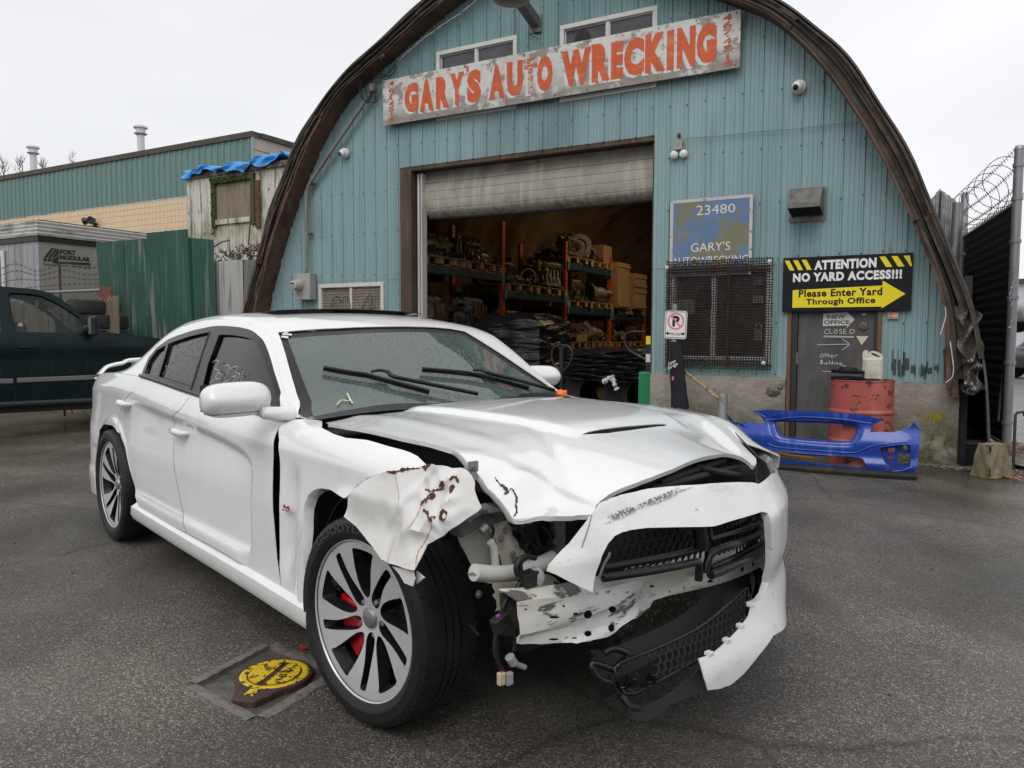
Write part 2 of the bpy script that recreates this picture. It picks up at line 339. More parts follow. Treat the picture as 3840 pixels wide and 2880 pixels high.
# ---------------------------------------------------------------- ground
def ground_mat():
    m=bpy.data.materials.new('wet_asphalt'); m.use_nodes=True; nt=m.node_tree; nt.nodes.clear(); L=nt.links.new
    N=nt.nodes.new
    out=N('ShaderNodeOutputMaterial'); b=N('ShaderNodeBsdfPrincipled'); L(b.outputs[0],out.inputs[0]); tc=N('ShaderNodeTexCoord')
    def vor(sc,feat='F1'):
        v=N('ShaderNodeTexVoronoi'); v.inputs['Scale'].default_value=sc; v.feature=feat; L(tc.outputs['Object'],v.inputs['Vector']); return v
    def noi(sc,det=5,vec=(1,1,1)):
        mp=N('ShaderNodeMapping'); mp.inputs['Scale'].default_value=vec; L(tc.outputs['Object'],mp.inputs[0])
        v=N('ShaderNodeTexNoise'); v.inputs['Scale'].default_value=sc; v.inputs['Detail'].default_value=det; L(mp.outputs[0],v.inputs['Vector']); return v
    def ramp(src,stops):
        r=N('ShaderNodeValToRGB'); L(src,r.inputs[0]); e=r.color_ramp.elements
        e[0].position,e[0].color=stops[0][0],c4(stops[0][1]); e[1].position,e[1].color=stops[-1][0],c4(stops[-1][1])
        for p,c in stops[1:-1]: q=e.new(p); q.color=c4(c)
        return r
    def mix(f,a,bb,mode='MIX',clamp=False):
        x=N('ShaderNodeMix'); x.data_type='RGBA'; x.blend_type=mode
        if hasattr(f,'is_linked') or not isinstance(f,float): L(f,x.inputs[0])
        else: x.inputs[0].default_value=f
        L(a,x.inputs[6]) if not isinstance(a,tuple) else setattr(x.inputs[6],'default_value',c4(a))
        L(bb,x.inputs[7]) if not isinstance(bb,tuple) else setattr(x.inputs[7],'default_value',c4(bb))
        return x.outputs[2]
    v1=vor(190); sx=N('ShaderNodeSeparateXYZ'); L(v1.outputs['Color'],sx.inputs[0])
    chips=ramp(sx.outputs[0],[(0,(.030,.028,.025)),(.42,(.065,.060,.053)),(.70,(.135,.124,.107)),(.90,(.27,.25,.22)),(1,(.55,.52,.47))])
    v2=vor(310); s2=N('ShaderNodeSeparateXYZ'); L(v2.outputs['Color'],s2.inputs[0])
    ch2=ramp(s2.outputs[0],[(0,(.038,.035,.032)),(.7,(.105,.097,.085)),(1,(.26,.24,.21))])
    base=mix(.45,chips.outputs[0],ch2.outputs[0])
    n1=noi(.9,6); tint=ramp(n1.outputs[0],[(.33,(.60,.59,.57)),(.52,(1.05,1.04,1.0)),(.70,(1.5,1.47,1.4))])
    base=mix(1.0,base,tint.outputs[0],'MULTIPLY')
    n3=noi(1.0,5,(1.6,.35,1)); st=ramp(n3.outputs[0],[(.50,(0,0,0)),(.68,(1,1,1))])
    base=mix(st.outputs[0],base,mix(.6,base,(.05,.042,.032)))
    # cracks
    wv=noi(3,4); wm=N('ShaderNodeMix'); wm.data_type='RGBA'; wm.inputs[0].default_value=.12; L(tc.outputs['Object'],wm.inputs[6]); L(wv.outputs['Color'],wm.inputs[7])
    vc=N('ShaderNodeTexVoronoi'); vc.feature='DISTANCE_TO_EDGE'; vc.inputs['Scale'].default_value=.32; L(wm.outputs[2],vc.inputs['Vector'])
    cr=ramp(vc.outputs['Distance'],[(0,(0,0,0)),(.006,(1,1,1))]); crk=mix(.45,(1,1,1),cr.outputs[0])
    base=mix(1.0,base,crk,'MULTIPLY')
    L(base,b.inputs['Base Color'])
    n2=noi(.55,5); ro=ramp(n2.outputs[0],[(.38,(.07,)*3),(.5,(.24,)*3),(.66,(.42,)*3)]); 
    L(ro.outputs[0],b.inputs['Roughness']); b.inputs['Specular IOR Level'].default_value=.5
    wetf=ramp(n2.outputs[0],[(.34,(.40,)*3),(.50,(1,)*3)])
    hn=mix(.35,v1.outputs['Distance'],v2.outputs['Distance'])
    bp=N('ShaderNodeBump'); bp.inputs['Distance'].default_value=.006; bp.invert=True; L(hn,bp.inputs['Height']); L(wetf.outputs[0],bp.inputs['Strength'])
    bq=N('ShaderNodeBump'); bq.inputs['Distance'].default_value=.02; bq.inputs['Strength'].default_value=.25; L(n1.outputs[0],bq.inputs['Height']); L(bp.outputs[0],bq.inputs['Normal'])
    L(bq.outputs[0],b.inputs['Normal']); return m
M_asph=ground_mat()
mb=MB()
# a rectangular hole for the valve box
vb=[ground(735,2570),ground(1010,2425),ground(1245,2520),ground(965,2690)]
vx=[(p.x,p.y) for p in vb]
panel(mb,[(-9,-2),(9,-2),(9,12),(-9,12)],lambda u,v: (u,v,.004*math.sin(u*.9+v*.6)*math.sin(v*.7)),.45,holes=[vx])
mb.add([(-200,-60,0),(-9,-60,0),(-9,300,0),(-200,300,0),(9,-60,0),(200,-60,0),(200,300,0),(9,300,0),(-9,12,0),(9,12,0),(9,300,0),(-9,300,0),(-9,-60,0),(9,-60,0),(9,-2,0),(-9,-2,0)],[(0,1,2,3),(4,5,6,7),(8,9,10,11),(12,13,14,15)])
for i,p in enumerate(mb.v):
    if p[1] >= 11.9 or abs(p[0]) >= 8.9 or p[1] <=-1.9: mb.v[i]=(p[0],p[1],0)
solo('asphalt_yard',mb,M_asph,kind='structure',smooth=True)
# valve box in the ground: mud bottom, concrete collar strips
M_mud=mat('wet_mud',(.095,.088,.076),.3,spots=[((.10,.092,.078),9,.45,.7,.7,.5),((.03,.027,.022),4,.5,.7,.7,.15)],bump=(18,.5,.02))
M_collar=mat('rough_concrete_collar',(.17,.158,.14),.6,spots=[((.09,.084,.075),12,.45,.65,.8),((.25,.235,.205),30,.55,.7,.7)],bump=(45,.8,.012))
mb=MB(); c0=sum((Vector((p[0],p[1])) for p in vx),Vector((0,0)))/4
mb.prism([(c0.x+(p[0]-c0.x)*1.02,c0.y+(p[1]-c0.y)*1.02) for p in vx],.004,Matrix.Translation((0,0,-.014)))
solo('valve_pit_mud',mb,M_mud,kind='structure')
M_pitwall=M_collar
tv=Thing('valve_box_collar','rough square concrete collar set in the asphalt round the valve cover','concrete collar',o=(c0.x,c0.y,0))
for i in range(4):
    a=Vector((*vx[i],0)); b_=Vector((*vx[(i+1) % 4],0)); mb=MB(); d=(b_-a).normalized(); nn=Vector((-d.y,d.x,0))
    if nn.dot(Vector((c0.x,c0.y,0))-a)>0: nn=-nn
    segs=14; w=[.035,.04,.05,.04][i]
    def fc(u,v,a=a,b_=b_,nn=nn,w=w,i=i):
        ww=w+.003*math.sin(u*23+i)+.002*math.sin(u*51); p=a+(b_-a)*u
        off=[-.004,0,.5,1,1.06][int(round(v*4))]; z=[-.05,.006+.0015*math.sin(u*40+i),.008+.001*math.sin(u*61),.006,-.01][int(round(v*4))]
        return p+nn*(off*ww if off>0 else off)+Vector((0,0,z))
    mb.grid(fc,segs*2,4)
    tv.part('collar_strip',mb,M_collar,smooth=60)
# yellow valve cover: teardrop iron lid
lc=ground(1030,2540); tipdir=(ground(925,2608)-ground(1080,2478)); tipdir.z=0; tipdir.normalize(); sd=Vector((-tipdir.y,tipdir.x,0))
M_iron=mat('rusty_iron_lid',(.05,.032,.028),.5,spots=[((.09,.05,.035),20,.45,.65,.8,.7)],bump=(60,.4,.004))
M_lidyel=mat('chipped_yellow_paint',(.72,.50,.02),.45,spots=[((.05,.032,.028),38,.53,.56,1,.6,8),((.55,.36,.02),9,.5,.7,.6)],bump=(60,.4,.004))
vt=Thing('valve_cover','yellow painted round iron valve cover with pointed lip beside the front wheel','valve cover',o=(lc.x,lc.y,0))
RL=.142; LN=.222
def lidout(r,tip,n=30):
    o=[]
    for k in range(n+1):
        a=R(42)+(2*math.pi-R(84))*k/n; o.append((r*math.cos(a),r*math.sin(a)))
    return o+[(tip,-r*.32),(tip,r*.32)]
ML=Matrix.Translation((lc.x,lc.y,0)) @ Matrix(((tipdir.x,sd.x,0,0),(tipdir.y,sd.y,0,0),(0,0,1,0),(0,0,0,1)))
vt.part('lid',MB().prism(lidout(RL,LN),.045,ML @ Matrix.Translation((0,0,-.03))),M_iron,bevel=.006)
def half(sgn,r,gap):
    o=[]
    for k in range(17):
        a=math.pi*k/16; y=gap+(r-gap)*math.sin(a) ; x=math.sqrt(max(0,r*r-gap*gap))*math.cos(a); o.append((x,sgn*y))
    return o if sgn>0 else o[::-1]
mb=MB(); mb.prism(half(1,RL*.66,.012),.004,ML @ Matrix.Translation((0,0,.015))); mb.prism(half(-1,RL*.66,.012),.004,ML @ Matrix.Translation((0,0,.015)))
vt.part('painted_inset',mb,M_lidyel)
mb=MB(); 
mb.lathe([(RL*.72,.0152),(RL*.80,.0175),(RL*.86,.0175),(RL*.9,.0152)],40,ML)
vt.part('raised_ring',mb,M_lidyel,smooth=True)
vt.part('lip_paint',MB().prism([(.125,-.018),(.185,-.018),(.185,.018),(.125,.018)],.003,ML @ Matrix.Translation((0,0,.015))),M_lidyel)
mb=MB()
for tx,x,y,w in (('VANGAS'[:2],-.055,.028,.05),('G',.005,.03,.026),('+',.045,.032,.016)):
    text_mb(mb,tx,lambda u,v,x=x,y=y,w=w: tuple(ML @ Vector((x+u*w,y+v*.03,.0205))),.02)
text_mb(mb,'ON',lambda u,v: tuple(ML @ Vector((-.03+u*.05,-.007+v*.014,.0205))),.01)
vt.part('raised_letters',mb,M_iron)
# little red bits and grit on the asphalt
M_redbit=mat('red_plastic_bit',(.5,.02,.025),.3); M_grit=mat('pale_grit',(.30,.28,.25),.7)
for i,(px,py,s_) in enumerate([(1143,2440,.02),(868,2582,.012)]):
    g=ground(px,py); mb=MB()
    for k in range(4): mb.box((g.x+random.uniform(-.012,.012),g.y+random.uniform(-.01,.01),.008+.003*k-(.0 if i == 0 else .05)),(s_,s_*.6,s_*.4),Matrix.Rotation(random.random()*3,3,'Z') @ Matrix.Rotation(.3*k,3,'X'))
    solo('plastic_shard',mb,M_redbit,['red broken lens shard lying at the corner of the valve box','small pink-red shard lying in the mud of the valve box'][i],'shard',o=(g.x,g.y,0))
mb=MB()
for k in range(260):
    x,y=random.uniform(-7,7),random.uniform(1.6,12); s_=random.uniform(.003,.007)
    mb.box((x,y,s_*.3),(s_,s_*1.3,s_),Matrix.Rotation(random.random()*3,3,'Z') @ Matrix.Rotation(.7,3,'X'))
solo('dark_crumbs',MB().add([q for k in range(90) for x,y,s_ in [(random.uniform(-5,5),random.uniform(2,11),random.uniform(.006,.018))] for q in ((x,y,0),(x+s_,y,.001),(x+s_*.6,y+s_,.001),(x+s_*.5,y+s_*.4,s_*.6))],[f for k in range(90) for f in ((4*k,4*k+1,4*k+3),(4*k+1,4*k+2,4*k+3),(4*k+2,4*k,4*k+3))]),mat('dark_crumb',(.03,.022,.016),.8),'dark crumbs of dirt and leaf bits scattered on the asphalt','debris',kind='stuff')
solo('grit',mb,M_grit,'tiny pale stones and crumbs scattered over the wet asphalt','grit',kind='stuff')
# ================================================================ the hall
HC=-4.88                                              # middle of the arch along the facade
AI=[(4.75,0),(4.745,.84),(4.71,1.5),(4.60,1.93),(4.47,2.26),(4.29,2.69),(4.06,3.18),(3.81,3.63),(3.54,4.05),(3.25,4.41),(2.93,4.71),(2.5,4.96),(2.1,5.17),(1.5,5.47),(.95,5.71),(.4,5.9),(0,5.97)]
AO=[(5.12,0),(5.06,.8),(4.99,1.24),(4.91,1.6),(4.76,2.0),(4.55,2.54),(4.33,3.09),(4.06,3.57),(3.77,4.06),(3.44,4.42),(3.12,4.72),(2.7,5.0),(2.27,5.23),(1.6,5.58),(1.0,5.86),(.42,6.07),(0,6.14)]
def arch_z(s):
    d=abs(s-HC); a=AI[::-1]; return float(np.interp(d,[p[0] for p in a],[p[1] for p in a])) if d<4.75 else 0
HALL=Thing('arched_hall','teal metal-clad arched hall with open roller door and brown timber rim','building',FAC,(HC,0,0))
GAR=(-6.952,-3.212,0,3.645); MW=(-8.488,-7.257,1.28,2.045); RW=(-2.985,-1.845,1.0,2.075); DOOR=(-1.64,-.735,0,2.02); W1=(-6.30,-5.07,4.215,5.115); W2=(-4.44,-3.205,4.2,5.11)
OPEN=[GAR,MW,RW,DOOR,W1,W2]
def prof(period=.208):
    p=[(0,0)]
    for c in (.045,.09,.135): p+=[(c-.009,0),(c-.003,-.005),(c+.003,-.005),(c+.009,0)]
    p+=[(.166,0),(.174,-.020),(.186,-.020),(.194,0)]
    return p
s0=HC-4.78; per=.208; cols=[]
k=0
while s0+k*per<HC+4.76:
    cols+=[(s0+k*per+a,b) for a,b in prof()]; k+=1
cols.append((s0+k*per,0))
edges=sorted({e for o in OPEN for e in o[:2]})
for e in edges:      # insert exact opening edges
    ys=float(np.interp(e,[c[0] for c in cols],[c[1] for c in cols])); cols.append((e,ys)); 
cols.sort()
rows=[(.82,2.12,-.000),(2.09,4.9,-.004),(4.86,7.0,-.008)]
npan=0
for ri,(za,zb,off) in enumerate(rows):
    pw=4*per; i=0; n_p=int(math.ceil(4.76*2/pw))
    for pi in range(n_p):
        a_s=s0+pi*pw; b_s=min(a_s+pw,HC+4.75); mb=MB(); cc=[c for c in cols if a_s-1e-6 <= c[0] <= b_s+1e-6]
        zbot=za+(random.uniform(-.015,.012) if ri == 0 else random.uniform(-.006,.006)); pj=random.uniform(0,.003)
        for (sa,ya),(sb,yb) in zip(cc,cc[1:]):
            if sb-sa<1e-5: continue
            sm=(sa+sb)/2; iv=[(zbot,zb)]
            for o in OPEN:
                if o[0]<sm<o[1]:
                    iv=[q for (a,b) in iv for q in ((a,min(b,o[2])),(max(a,o[3]),b)) if q[1]-q[0]>.002]
            for (a,b) in iv:
                ta,tb=min(b,arch_z(sa)+.06),min(b,arch_z(sb)+.06)
                if max(ta,tb) <= a+.004: continue
                mb.add([(sa,ya+off-pj,a),(sb,yb+off-pj,a),(sb,yb+off-pj,max(tb,a)),(sa,ya+off-pj,max(ta,a))],[(0,1,2,3)])
        if mb.v:
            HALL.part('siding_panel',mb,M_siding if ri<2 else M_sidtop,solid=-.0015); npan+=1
# sooty smudges low at the right end, following the ribs
mb=MB(); random.seed(5); cc=[c for c in cols if -.66<c[0]<-.2]
for (sa,ya),(sb,yb) in zip(cc,cc[1:]):
    if sb-sa<1e-5 or random.random()<.25: continue
    a=random.uniform(.87,.96); b=a+random.uniform(.05,.17)*(1.5 if sa<-.45 else .8); mb.add([(sa,ya-.0075,a),(sb,yb-.0075,a+.01),(sb,yb-.0075,b),(sa,ya-.0075,b+random.uniform(-.02,.02))],[(0,1,2,3)])
HALL.part('soot_smudge',mb,mat('soot',(.05,.065,.07),.7),kind='stuff')
# screws
M_screw=mat('screw',(.06,.08,.08),.5,.5)
mb=MB()
for zz in (.88,1.45,2.16,2.75,3.35,3.95,4.55,4.95,5.4):
    for kk in range(46):
        s_=s0+kk*per+.18
        if arch_z(s_)<zz+.06 or any(o[0]-.02<s_<o[1]+.02 and o[2]-.02<zz<o[3]+.02 for o in OPEN): continue
        if kk % 1 == 0: mb.lathe([(0,.008),(.007,.006),(.009,0)],6,Matrix.Translation((s_,-.029,zz+random.uniform(-.02,.02))) @ Matrix.Rotation(R(90),4,'X'))
HALL.part('screws',mb,M_screw,kind='stuff')
# foundation wall pieces
mb=MB()
def wallpiece(x0,x1,z1,name='foundation_wall'):
    m_=MB(); nx=int((x1-x0)/.08)+1
    m_.grid(lambda u,v: (lerp(x0,x1,u),-.045+.008*math.sin(u*31+v*7)*math.sin(v*19+x0)+(.0 if v<.97 else .01),v*z1),nx,10)
    m_.grid(lambda u,v: (lerp(x0,x1,u),lerp(-.037,.12,v),z1),nx,1); m_.b2((x0,-.03,0),(x1,.15,z1-.004))
    return HALL.part(name,m_,M_concrete,smooth=50)
wallpiece(-9.66,-6.965,.86); wallpiece(-3.215,-1.67,.845); wallpiece(-.715,-.015,.83)
M_patch=mat('broken_concrete',(.18,.165,.145),.9,spots=[((.07,.065,.06),14,.45,.6,.8),((.38,.35,.3),25,.58,.7,.6)],bump=(22,.9,.03))
mb=MB().ball((-1.80,-.045,.685),.07,14,(1.15,.35,.8),.25).ball((-1.73,-.04,.74),.05,12,(1,.4,.8),.3)
HALL.part('broken_plaster_lump',mb,M_patch,smooth=60)
# arch rim: soffit boards, front face strips, outer skin
def apt(tab,side,i): return (HC+side*tab[i][0],tab[i][1])
NA=64
def arcs(tab):
    L_=smoothline([(-p[0],p[1]) for p in tab[:-1]]+[(0,tab[-1][1])]+[(p[0],p[1]) for p in tab[:-1]][::-1],5)
    L_=np.array(L_); d=np.r_[0,np.cumsum(np.hypot(*np.diff(L_,axis=0).T))]; t=np.linspace(0,d[-1],NA*3)
    return np.stack([np.interp(t,d,L_[:,0]),np.interp(t,d,L_[:,1])],1)
IN_,OUT_=arcs(AI),arcs(AO); NA3=len(IN_)
def rimp(i,t,y,jit=0): p=IN_[i]*(1-t)+OUT_[i]*t; return (HC+p[0] ,y+jit,p[1])
# six curved boards: each a lamination
ss=math.sin
lam=[(0,.16,0.0,.30),(.16,.34,.0,.31),(.34,.52,.0,.285),(.52,.70,.0,.315),(.70,.86,.0,.33),(.86,1.0,.0,.36)]
NSEG=7
for li,(t0,t1,ya,yb) in enumerate(lam):
    for sg in range(NSEG):
        i0=sg*(NA3-1) // NSEG; i1=(sg+1)*(NA3-1) // NSEG
        if sg == NSEG-1: i1-=[9,8,10,9,11,12][li]
        mb=MB(); dy=random.uniform(-.018,.018); ph=random.random()*6; nn=i1-i0; gap=.002
        zz=np.linspace(i0,i1,nn+1).astype(int)
        base=len(mb.v)
        for i in zz:
            wob=.012*ss(i*.31+ph)+.006*ss(i*1.1+ph*2); tj=.02*ss(i*.23+ph*3)
            right=sstep(NA3*.72,NA3*.98,i); spread=right*.10*(t0>.5)
            for (t,y) in ((t0+gap+spread+tj*.3,-(yb+dy+wob)),(t1-gap+spread+tj*.3,-(yb+dy+wob)),(t1-gap+spread,.02),(t0+gap+spread,.02)): mb.v.append(rimp(i,t,y))
        for q in range(nn):
            a=q*4
            for r_ in range(4): mb.f.append((a+r_,a+(r_+1) % 4,a+4+(r_+1) % 4,a+4+r_))
        mb.f.append((0,3,2,1)); e_=nn*4; mb.f.append((e_,e_+1,e_+2,e_+3))
        HALL.part('arch_board',mb,M_archwood if li<1 else M_archedge,smooth=30)
# curved roof: ribs of the barrel skin, 20 m deep
mb=MB()
mb.grid(lambda u,v: (HC+OUT_[int(round(u*(NA3-1)))][0]*1.006,-.33+v*20.4+.01*ss(u*90),OUT_[int(round(u*(NA3-1)))][1]*1.006+.012),NA3-1,30)
HALL.part('barrel_roof',mb,M_roofskin,smooth=60,solid=.02)
mb=MB(); mb.add([(HC+p[0]*.99,20,p[1]*.99) for p in OUT_[::3]],[tuple(range(len(OUT_[::3])))]); HALL.part('back_wall',mb,M_roofskin)
mb=MB().b2((HC-4.9,.05,.0),(HC+4.8,19.9,.012)); HALL.part('hall_floor',mb,M_floorin)
# liner with wrinkles (inside)
def lin(u,v):
    i=u*(NA3-1); k_=int(min(NA3-2,i)); f_=i-k_; p=IN_[k_]*(1-f_)+IN_[k_+1]*f_; y=.15+v*19.5
    a_=abs(ss(y*1.25)); bulge=.30*a_**.7+.05*(1-a_)*ss(u*70+y*3)+.03*ss(y*9+u*30)+.03*ss(y*17-u*90)*a_; q=1-(.035+bulge*.25)
    return (HC+p[0]*q,y,p[1]*q)
mb=MB(); mb.grid(lin,130,170); HALL.part('brown_liner',mb,M_tarpin,smooth=80)
# inner face of the front wall
mb=MB(); M_inner=mat('inner_wall',(.10,.085,.07),.8)
for (x0,x1,z0,z1) in ((-9.2,-6.99,0,2.9),(-3.17,-.95,2.15,3.2),(-3.17,-3.0,0,2.1),(-7.9,-1.9,3.75,4.1)): mb.b2((x0,.16,z0),(x1,.18,z1))
HALL.part('inner_lining',mb,M_inner)
# door jambs, header, track
HALL.part('timber_jamb',MB().b2((-6.955,-.012,0),(-6.76,.20,3.60)),M_wood,bevel=.008)
HALL.part('timber_jamb',MB().b2((-3.245,.03,0),(-3.205,.20,3.60)),M_wood,bevel=.006)
HALL.part('timber_header',MB().b2((-6.955,-.004,3.585),(-3.205,.22,3.655)),M_wood,bevel=.006)
HALL.part('door_track',MB().b2((-6.735,.10,.05),(-6.70,.20,3.56)).b2((-6.702,.14,.05),(-6.658,.20,3.56)).b2((-6.66,.08,.05),(-6.64,.20,3.56)),M_track,bevel=.004)
HALL.part('door_track',MB().b2((-3.25,.12,.05),(-3.235,.2,3.56)),M_track)
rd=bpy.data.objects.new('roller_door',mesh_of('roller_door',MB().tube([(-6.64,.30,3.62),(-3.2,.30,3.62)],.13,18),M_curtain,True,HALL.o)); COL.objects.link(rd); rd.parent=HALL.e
zt,zbm=3.545,2.955
for k in range(5):
    a,b=lerp(zt,zbm,k/5),lerp(zt,zbm,(k+1)/5)
    def cf(u,v,a=a,b=b,k=k):
        z=lerp(a-.002,b+.002,v); x=lerp(-6.645,-3.225,u); t=(z-zbm)/(zt-zbm)
        roll=.09*max(0,(.18-t)/.18)**2
        sag=.022*math.exp(-((x+5.0)/.25)**2)*(1 if k == 0 else 0)*(1-v)
        bot=.015*ss((x+6.6)*.92)*(1-t)
        return (x,.20-.045*ss(math.pi*min(1,t*1.05))+roll+.001*ss(v*math.pi)* -1+.006*ss(x*3),z-sag-bot)
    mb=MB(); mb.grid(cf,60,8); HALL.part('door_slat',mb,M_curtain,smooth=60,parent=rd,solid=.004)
mb=MB(); mb.tube([(x,.285,2.945-.015*ss((x+6.6)*.92)) for x in np.linspace(-6.645,-3.225,14)],.018,8)
HALL.part('bottom_bar',mb,M_black,parent=rd,smooth=True)
mb=MB().b2((-6.93,.10,3.575),(-3.22,.155,3.60)); HALL.part('dark_flashing',mb,M_black)
# upper windows (sliding, aluminium frame)
def window(o,gm,mid=.5,name='window',dep=.05,fw=.045,mat_=None):
    x0,x1,z0,z1=o; mb=MB()
    mb.b2((x0-.01,-.035,z0-.01),(x1+.01,dep,z0+fw)); mb.b2((x0-.01,-.035,z1-fw),(x1+.01,dep,z1+.01))
    mb.b2((x0-.01,-.0351,z0+fw),(x0+fw,dep,z1-fw)); mb.b2((x1-fw,-.0351,z0+fw),(x1+.01,dep,z1-fw))
    xm=lerp(x0,x1,mid); mb.b2((xm-.02,-.02,z0+fw),(xm+.02,dep,z1-fw))
    f_=HALL.part(name,mb,mat_ or M_white,bevel=.004)
    for a,b,yy in ((x0+fw+.012,xm-.032,.012),(xm+.032,x1-fw-.012,.0)):
        sf=MB(); w=.014
        sf.b2((a-w,yy-.008,z0+fw),(a+.002,yy+.02,z1-fw)); sf.b2((b-.002,yy-.008,z0+fw),(b+w,yy+.02,z1-fw)); sf.b2((a+.002,yy-.0075,z0+fw),(b-.002,yy+.02,z0+fw+w)); sf.b2((a+.002,yy-.0075,z1-fw-w),(b-.002,yy+.02,z1-fw))
        HALL.part('sash',sf,mat_ or M_white,parent=f_)
        HALL.part('pane',MB().b2((a+.003,yy+.006,z0+fw+w+.001),(b-.003,yy+.010,z1-fw-w-.001)),gm,parent=f_)
    return f_
window(W1,M_darkglass); window(W2,M_darkglass)
# dark gash in the left sash of the right upper window
mb=MB(); mb.prism(smoothline([(-.13,-.02),(-.05,.14),(.06,.15),(.12,.02),(.1,-.1),(-.1,-.12)],4,True),.004,Matrix.Translation((W2[0]+.27,-.004,4.86)) @ Matrix.Rotation(R(90),4,'X'))
HALL.part('dark_hole_in_pane',mb,mat('hole',(.012,.013,.015),.6))
M_pale=mat('pale_backing',(.46,.40,.31),.7,spots=[((.25,.2,.15),5,.45,.7,.7)])
M_darkroom=mat('grimy_dark_glass',(.035,.032,.032),.3,spots=[((.07,.062,.058),3,.4,.7,.8,.5)])
wl=window(MW,M_pale,.5)
wr=window(RW,M_darkroom,.44,fw=.05)
def wiremesh(x0,x1,z0,z1,pitch,r,y,wob=.0,namep='wire_screen',parent=None,m=None):
    mb=MB(); n=int((x1-x0)/pitch); m_=int((z1-z0)/pitch)
    def rib(a,b,flatx):
        # square-section wire, gently crimped
        k=7; P=[];
        for i in range(k):
            t=i/(k-1); P.append((lerp(a[0],b[0],t)+(wob*ss(t*19+a[0]*50) if flatx else 0),y+(0 if flatx else -.003),lerp(a[1],b[1],t)+(0 if flatx else wob*ss(t*23+a[1]*50))))
        mb.tube(P,r,4,cap=False)
    for i in range(n+1): x=lerp(x0,x1,i/n); rib((x,z0+random.uniform(-.02,.01)),(x,z1+random.uniform(-.01,.02)),True)
    for j in range(m_+1): z=lerp(z0,z1,j/m_); rib((x0+random.uniform(-.02,.01),z),(x1+random.uniform(-.01,.02),z),False)
    return mb
M_wire=mat('rusty_wire',(.028,.022,.020),.7,.2,spots=[((.10,.055,.035),20,.5,.7,.7)])
HALL.part('wire_screen',wiremesh(MW[0]+.07,MW[1]-.07,MW[2]+.06,MW[3]-.06,.042,.0045,-.012,.003),mat('bronze_wire',(.10,.09,.085),.6),parent=wl)
mb=MB()
stroke(mb,smoothline([(-8.25,1.72),(-8.2,1.84),(-8.1,1.86),(-8.05,1.78),(-7.98,1.86),(-7.9,1.8),(-7.85,1.66),(-7.7,1.6),(-7.62,1.74),(-7.5,1.88),(-7.46,1.76),(-7.52,1.66),(-7.4,1.7)],5),.012,lambda a,b: (a,-.026,b))
stroke(mb,smoothline([(-7.8,1.66),(-7.72,1.52),(-7.6,1.44),(-7.45,1.42)],5),.012,lambda a,b: (a,-.0262,b))
HALL.part('black_scribble',mb,M_black,parent=wl)
sc=wiremesh(-3.02,-1.83,.93,2.15,.0285,.0050,-.075,.003)
ws_=HALL.part('wire_screen',sc,M_wire,parent=wr)
mb=MB()
for x in (-3.0,-2.3): mb.b2((x-.012,-.068,.97),(x+.012,-.045,2.1))
for z in (1.02,2.03,2.07): mb.b2((-3.02,-.0685,z-.008),(-1.86,-.046,z+.008))
HALL.part('screen_bar',mb,M_rust,parent=wr)
for (x,z) in ((-1.86,2.11),(-1.9,1.0),(-3.02,2.09)): HALL.part('washer_bolt',MB().lathe([(0,.02),(.012,.018),(.018,.006),(.024,.004),(.024,0)],12,Matrix.Translation((x,-.08,z)) @ Matrix.Rotation(R(90),4,'X')),M_white,smooth=40,parent=wr)
# the notices behind the screen
for (x,z,w,h,cl,lab) in ((-1.985,1.90,.10,.09,(.10,.10,.17),'blue and white notice'),(-1.985,1.70,.11,.08,(.32,.20,.19),'faded red notice'),(-1.975,1.34,.10,.20,(.22,.20,.08),'yellow-green notice with a triangle')):
    g=MB().b2((x-w/2,-.022,z-h/2),(x+w/2,-.020,z+h/2)); ob=HALL.part('window_notice',g,mat('notice',cl,.6,spots=[((.5,.48,.42),(30,30,60),.55,.6,.35)]),parent=wr,label=lab)
mb=MB(); mb.prism([(-.03,0),(.03,0),(0,.055)],.001,Matrix.Translation((-1.975,-.0225,1.38)) @ Matrix.Rotation(R(90),4,'X')); HALL.part('notice_triangle',mb,M_black,parent=wr)
g=MB().b2((-2.92,-.0195,1.55),(-2.70,-.0190,1.72)); HALL.part('pale_card',g,mat('card',(.22,.21,.19),.6),parent=wr)
mb=MB(); mb.prism([(-2.62,1.93),(-2.70,1.72),(-2.69,1.62),(-2.49,1.62),(-2.51,1.78),(-2.57,1.9)][::-1],.001,Matrix.Translation((0,-.0185,0)) @ Matrix.Rotation(R(90),4,'X')); HALL.part('black_patch',mb,M_black,parent=wr)
# office door
M_doorgrey=mat('grubby_grey_door',(.075,.072,.070),.5,spots=[((.16,.155,.15),(2.2,2.2,.9),.45,.72,.7,None,6),((.035,.033,.032),(4,4,1.5),.5,.7,.8,.6,8),((.22,.21,.2),(20,20,3),.68,.74,.5)],bump=((4,4,2),.2,.006))
HALL.part('door_frame',MB().b2((-1.665,-.03,0),(-1.625,.10,2.03)).b2((-.775,-.03,0),(-.735,.10,2.03)),mat('brown_jamb',(.17,.085,.05),.7,spots=[((.06,.04,.03),(12,12,2),.5,.7,.8)]),bevel=.004)
HALL.part('inner_frame',MB().b2((-1.622,-.01,0),(-1.565,.12,2.03)).b2((-.80,-.01,0),(-.778,.12,2.03)),mat('dark_steel_frame',(.035,.033,.033),.5))
dr=HALL.part('office_door',MB().b2((-1.560,.02,.02),(-.805,.06,2.02)),M_doorgrey,bevel=.003)
HALL.part('door_lock',MB().lathe([(0,.02),(.014,.02),(.016,.012),(.03,.014),(.042,.010),(.046,0)],20,Matrix.Translation((-.915,.018,1.40)) @ Matrix.Rotation(R(90),4,'X')),mat('tarnished_brass',(.16,.14,.10),.45,.8),smooth=40,parent=dr)
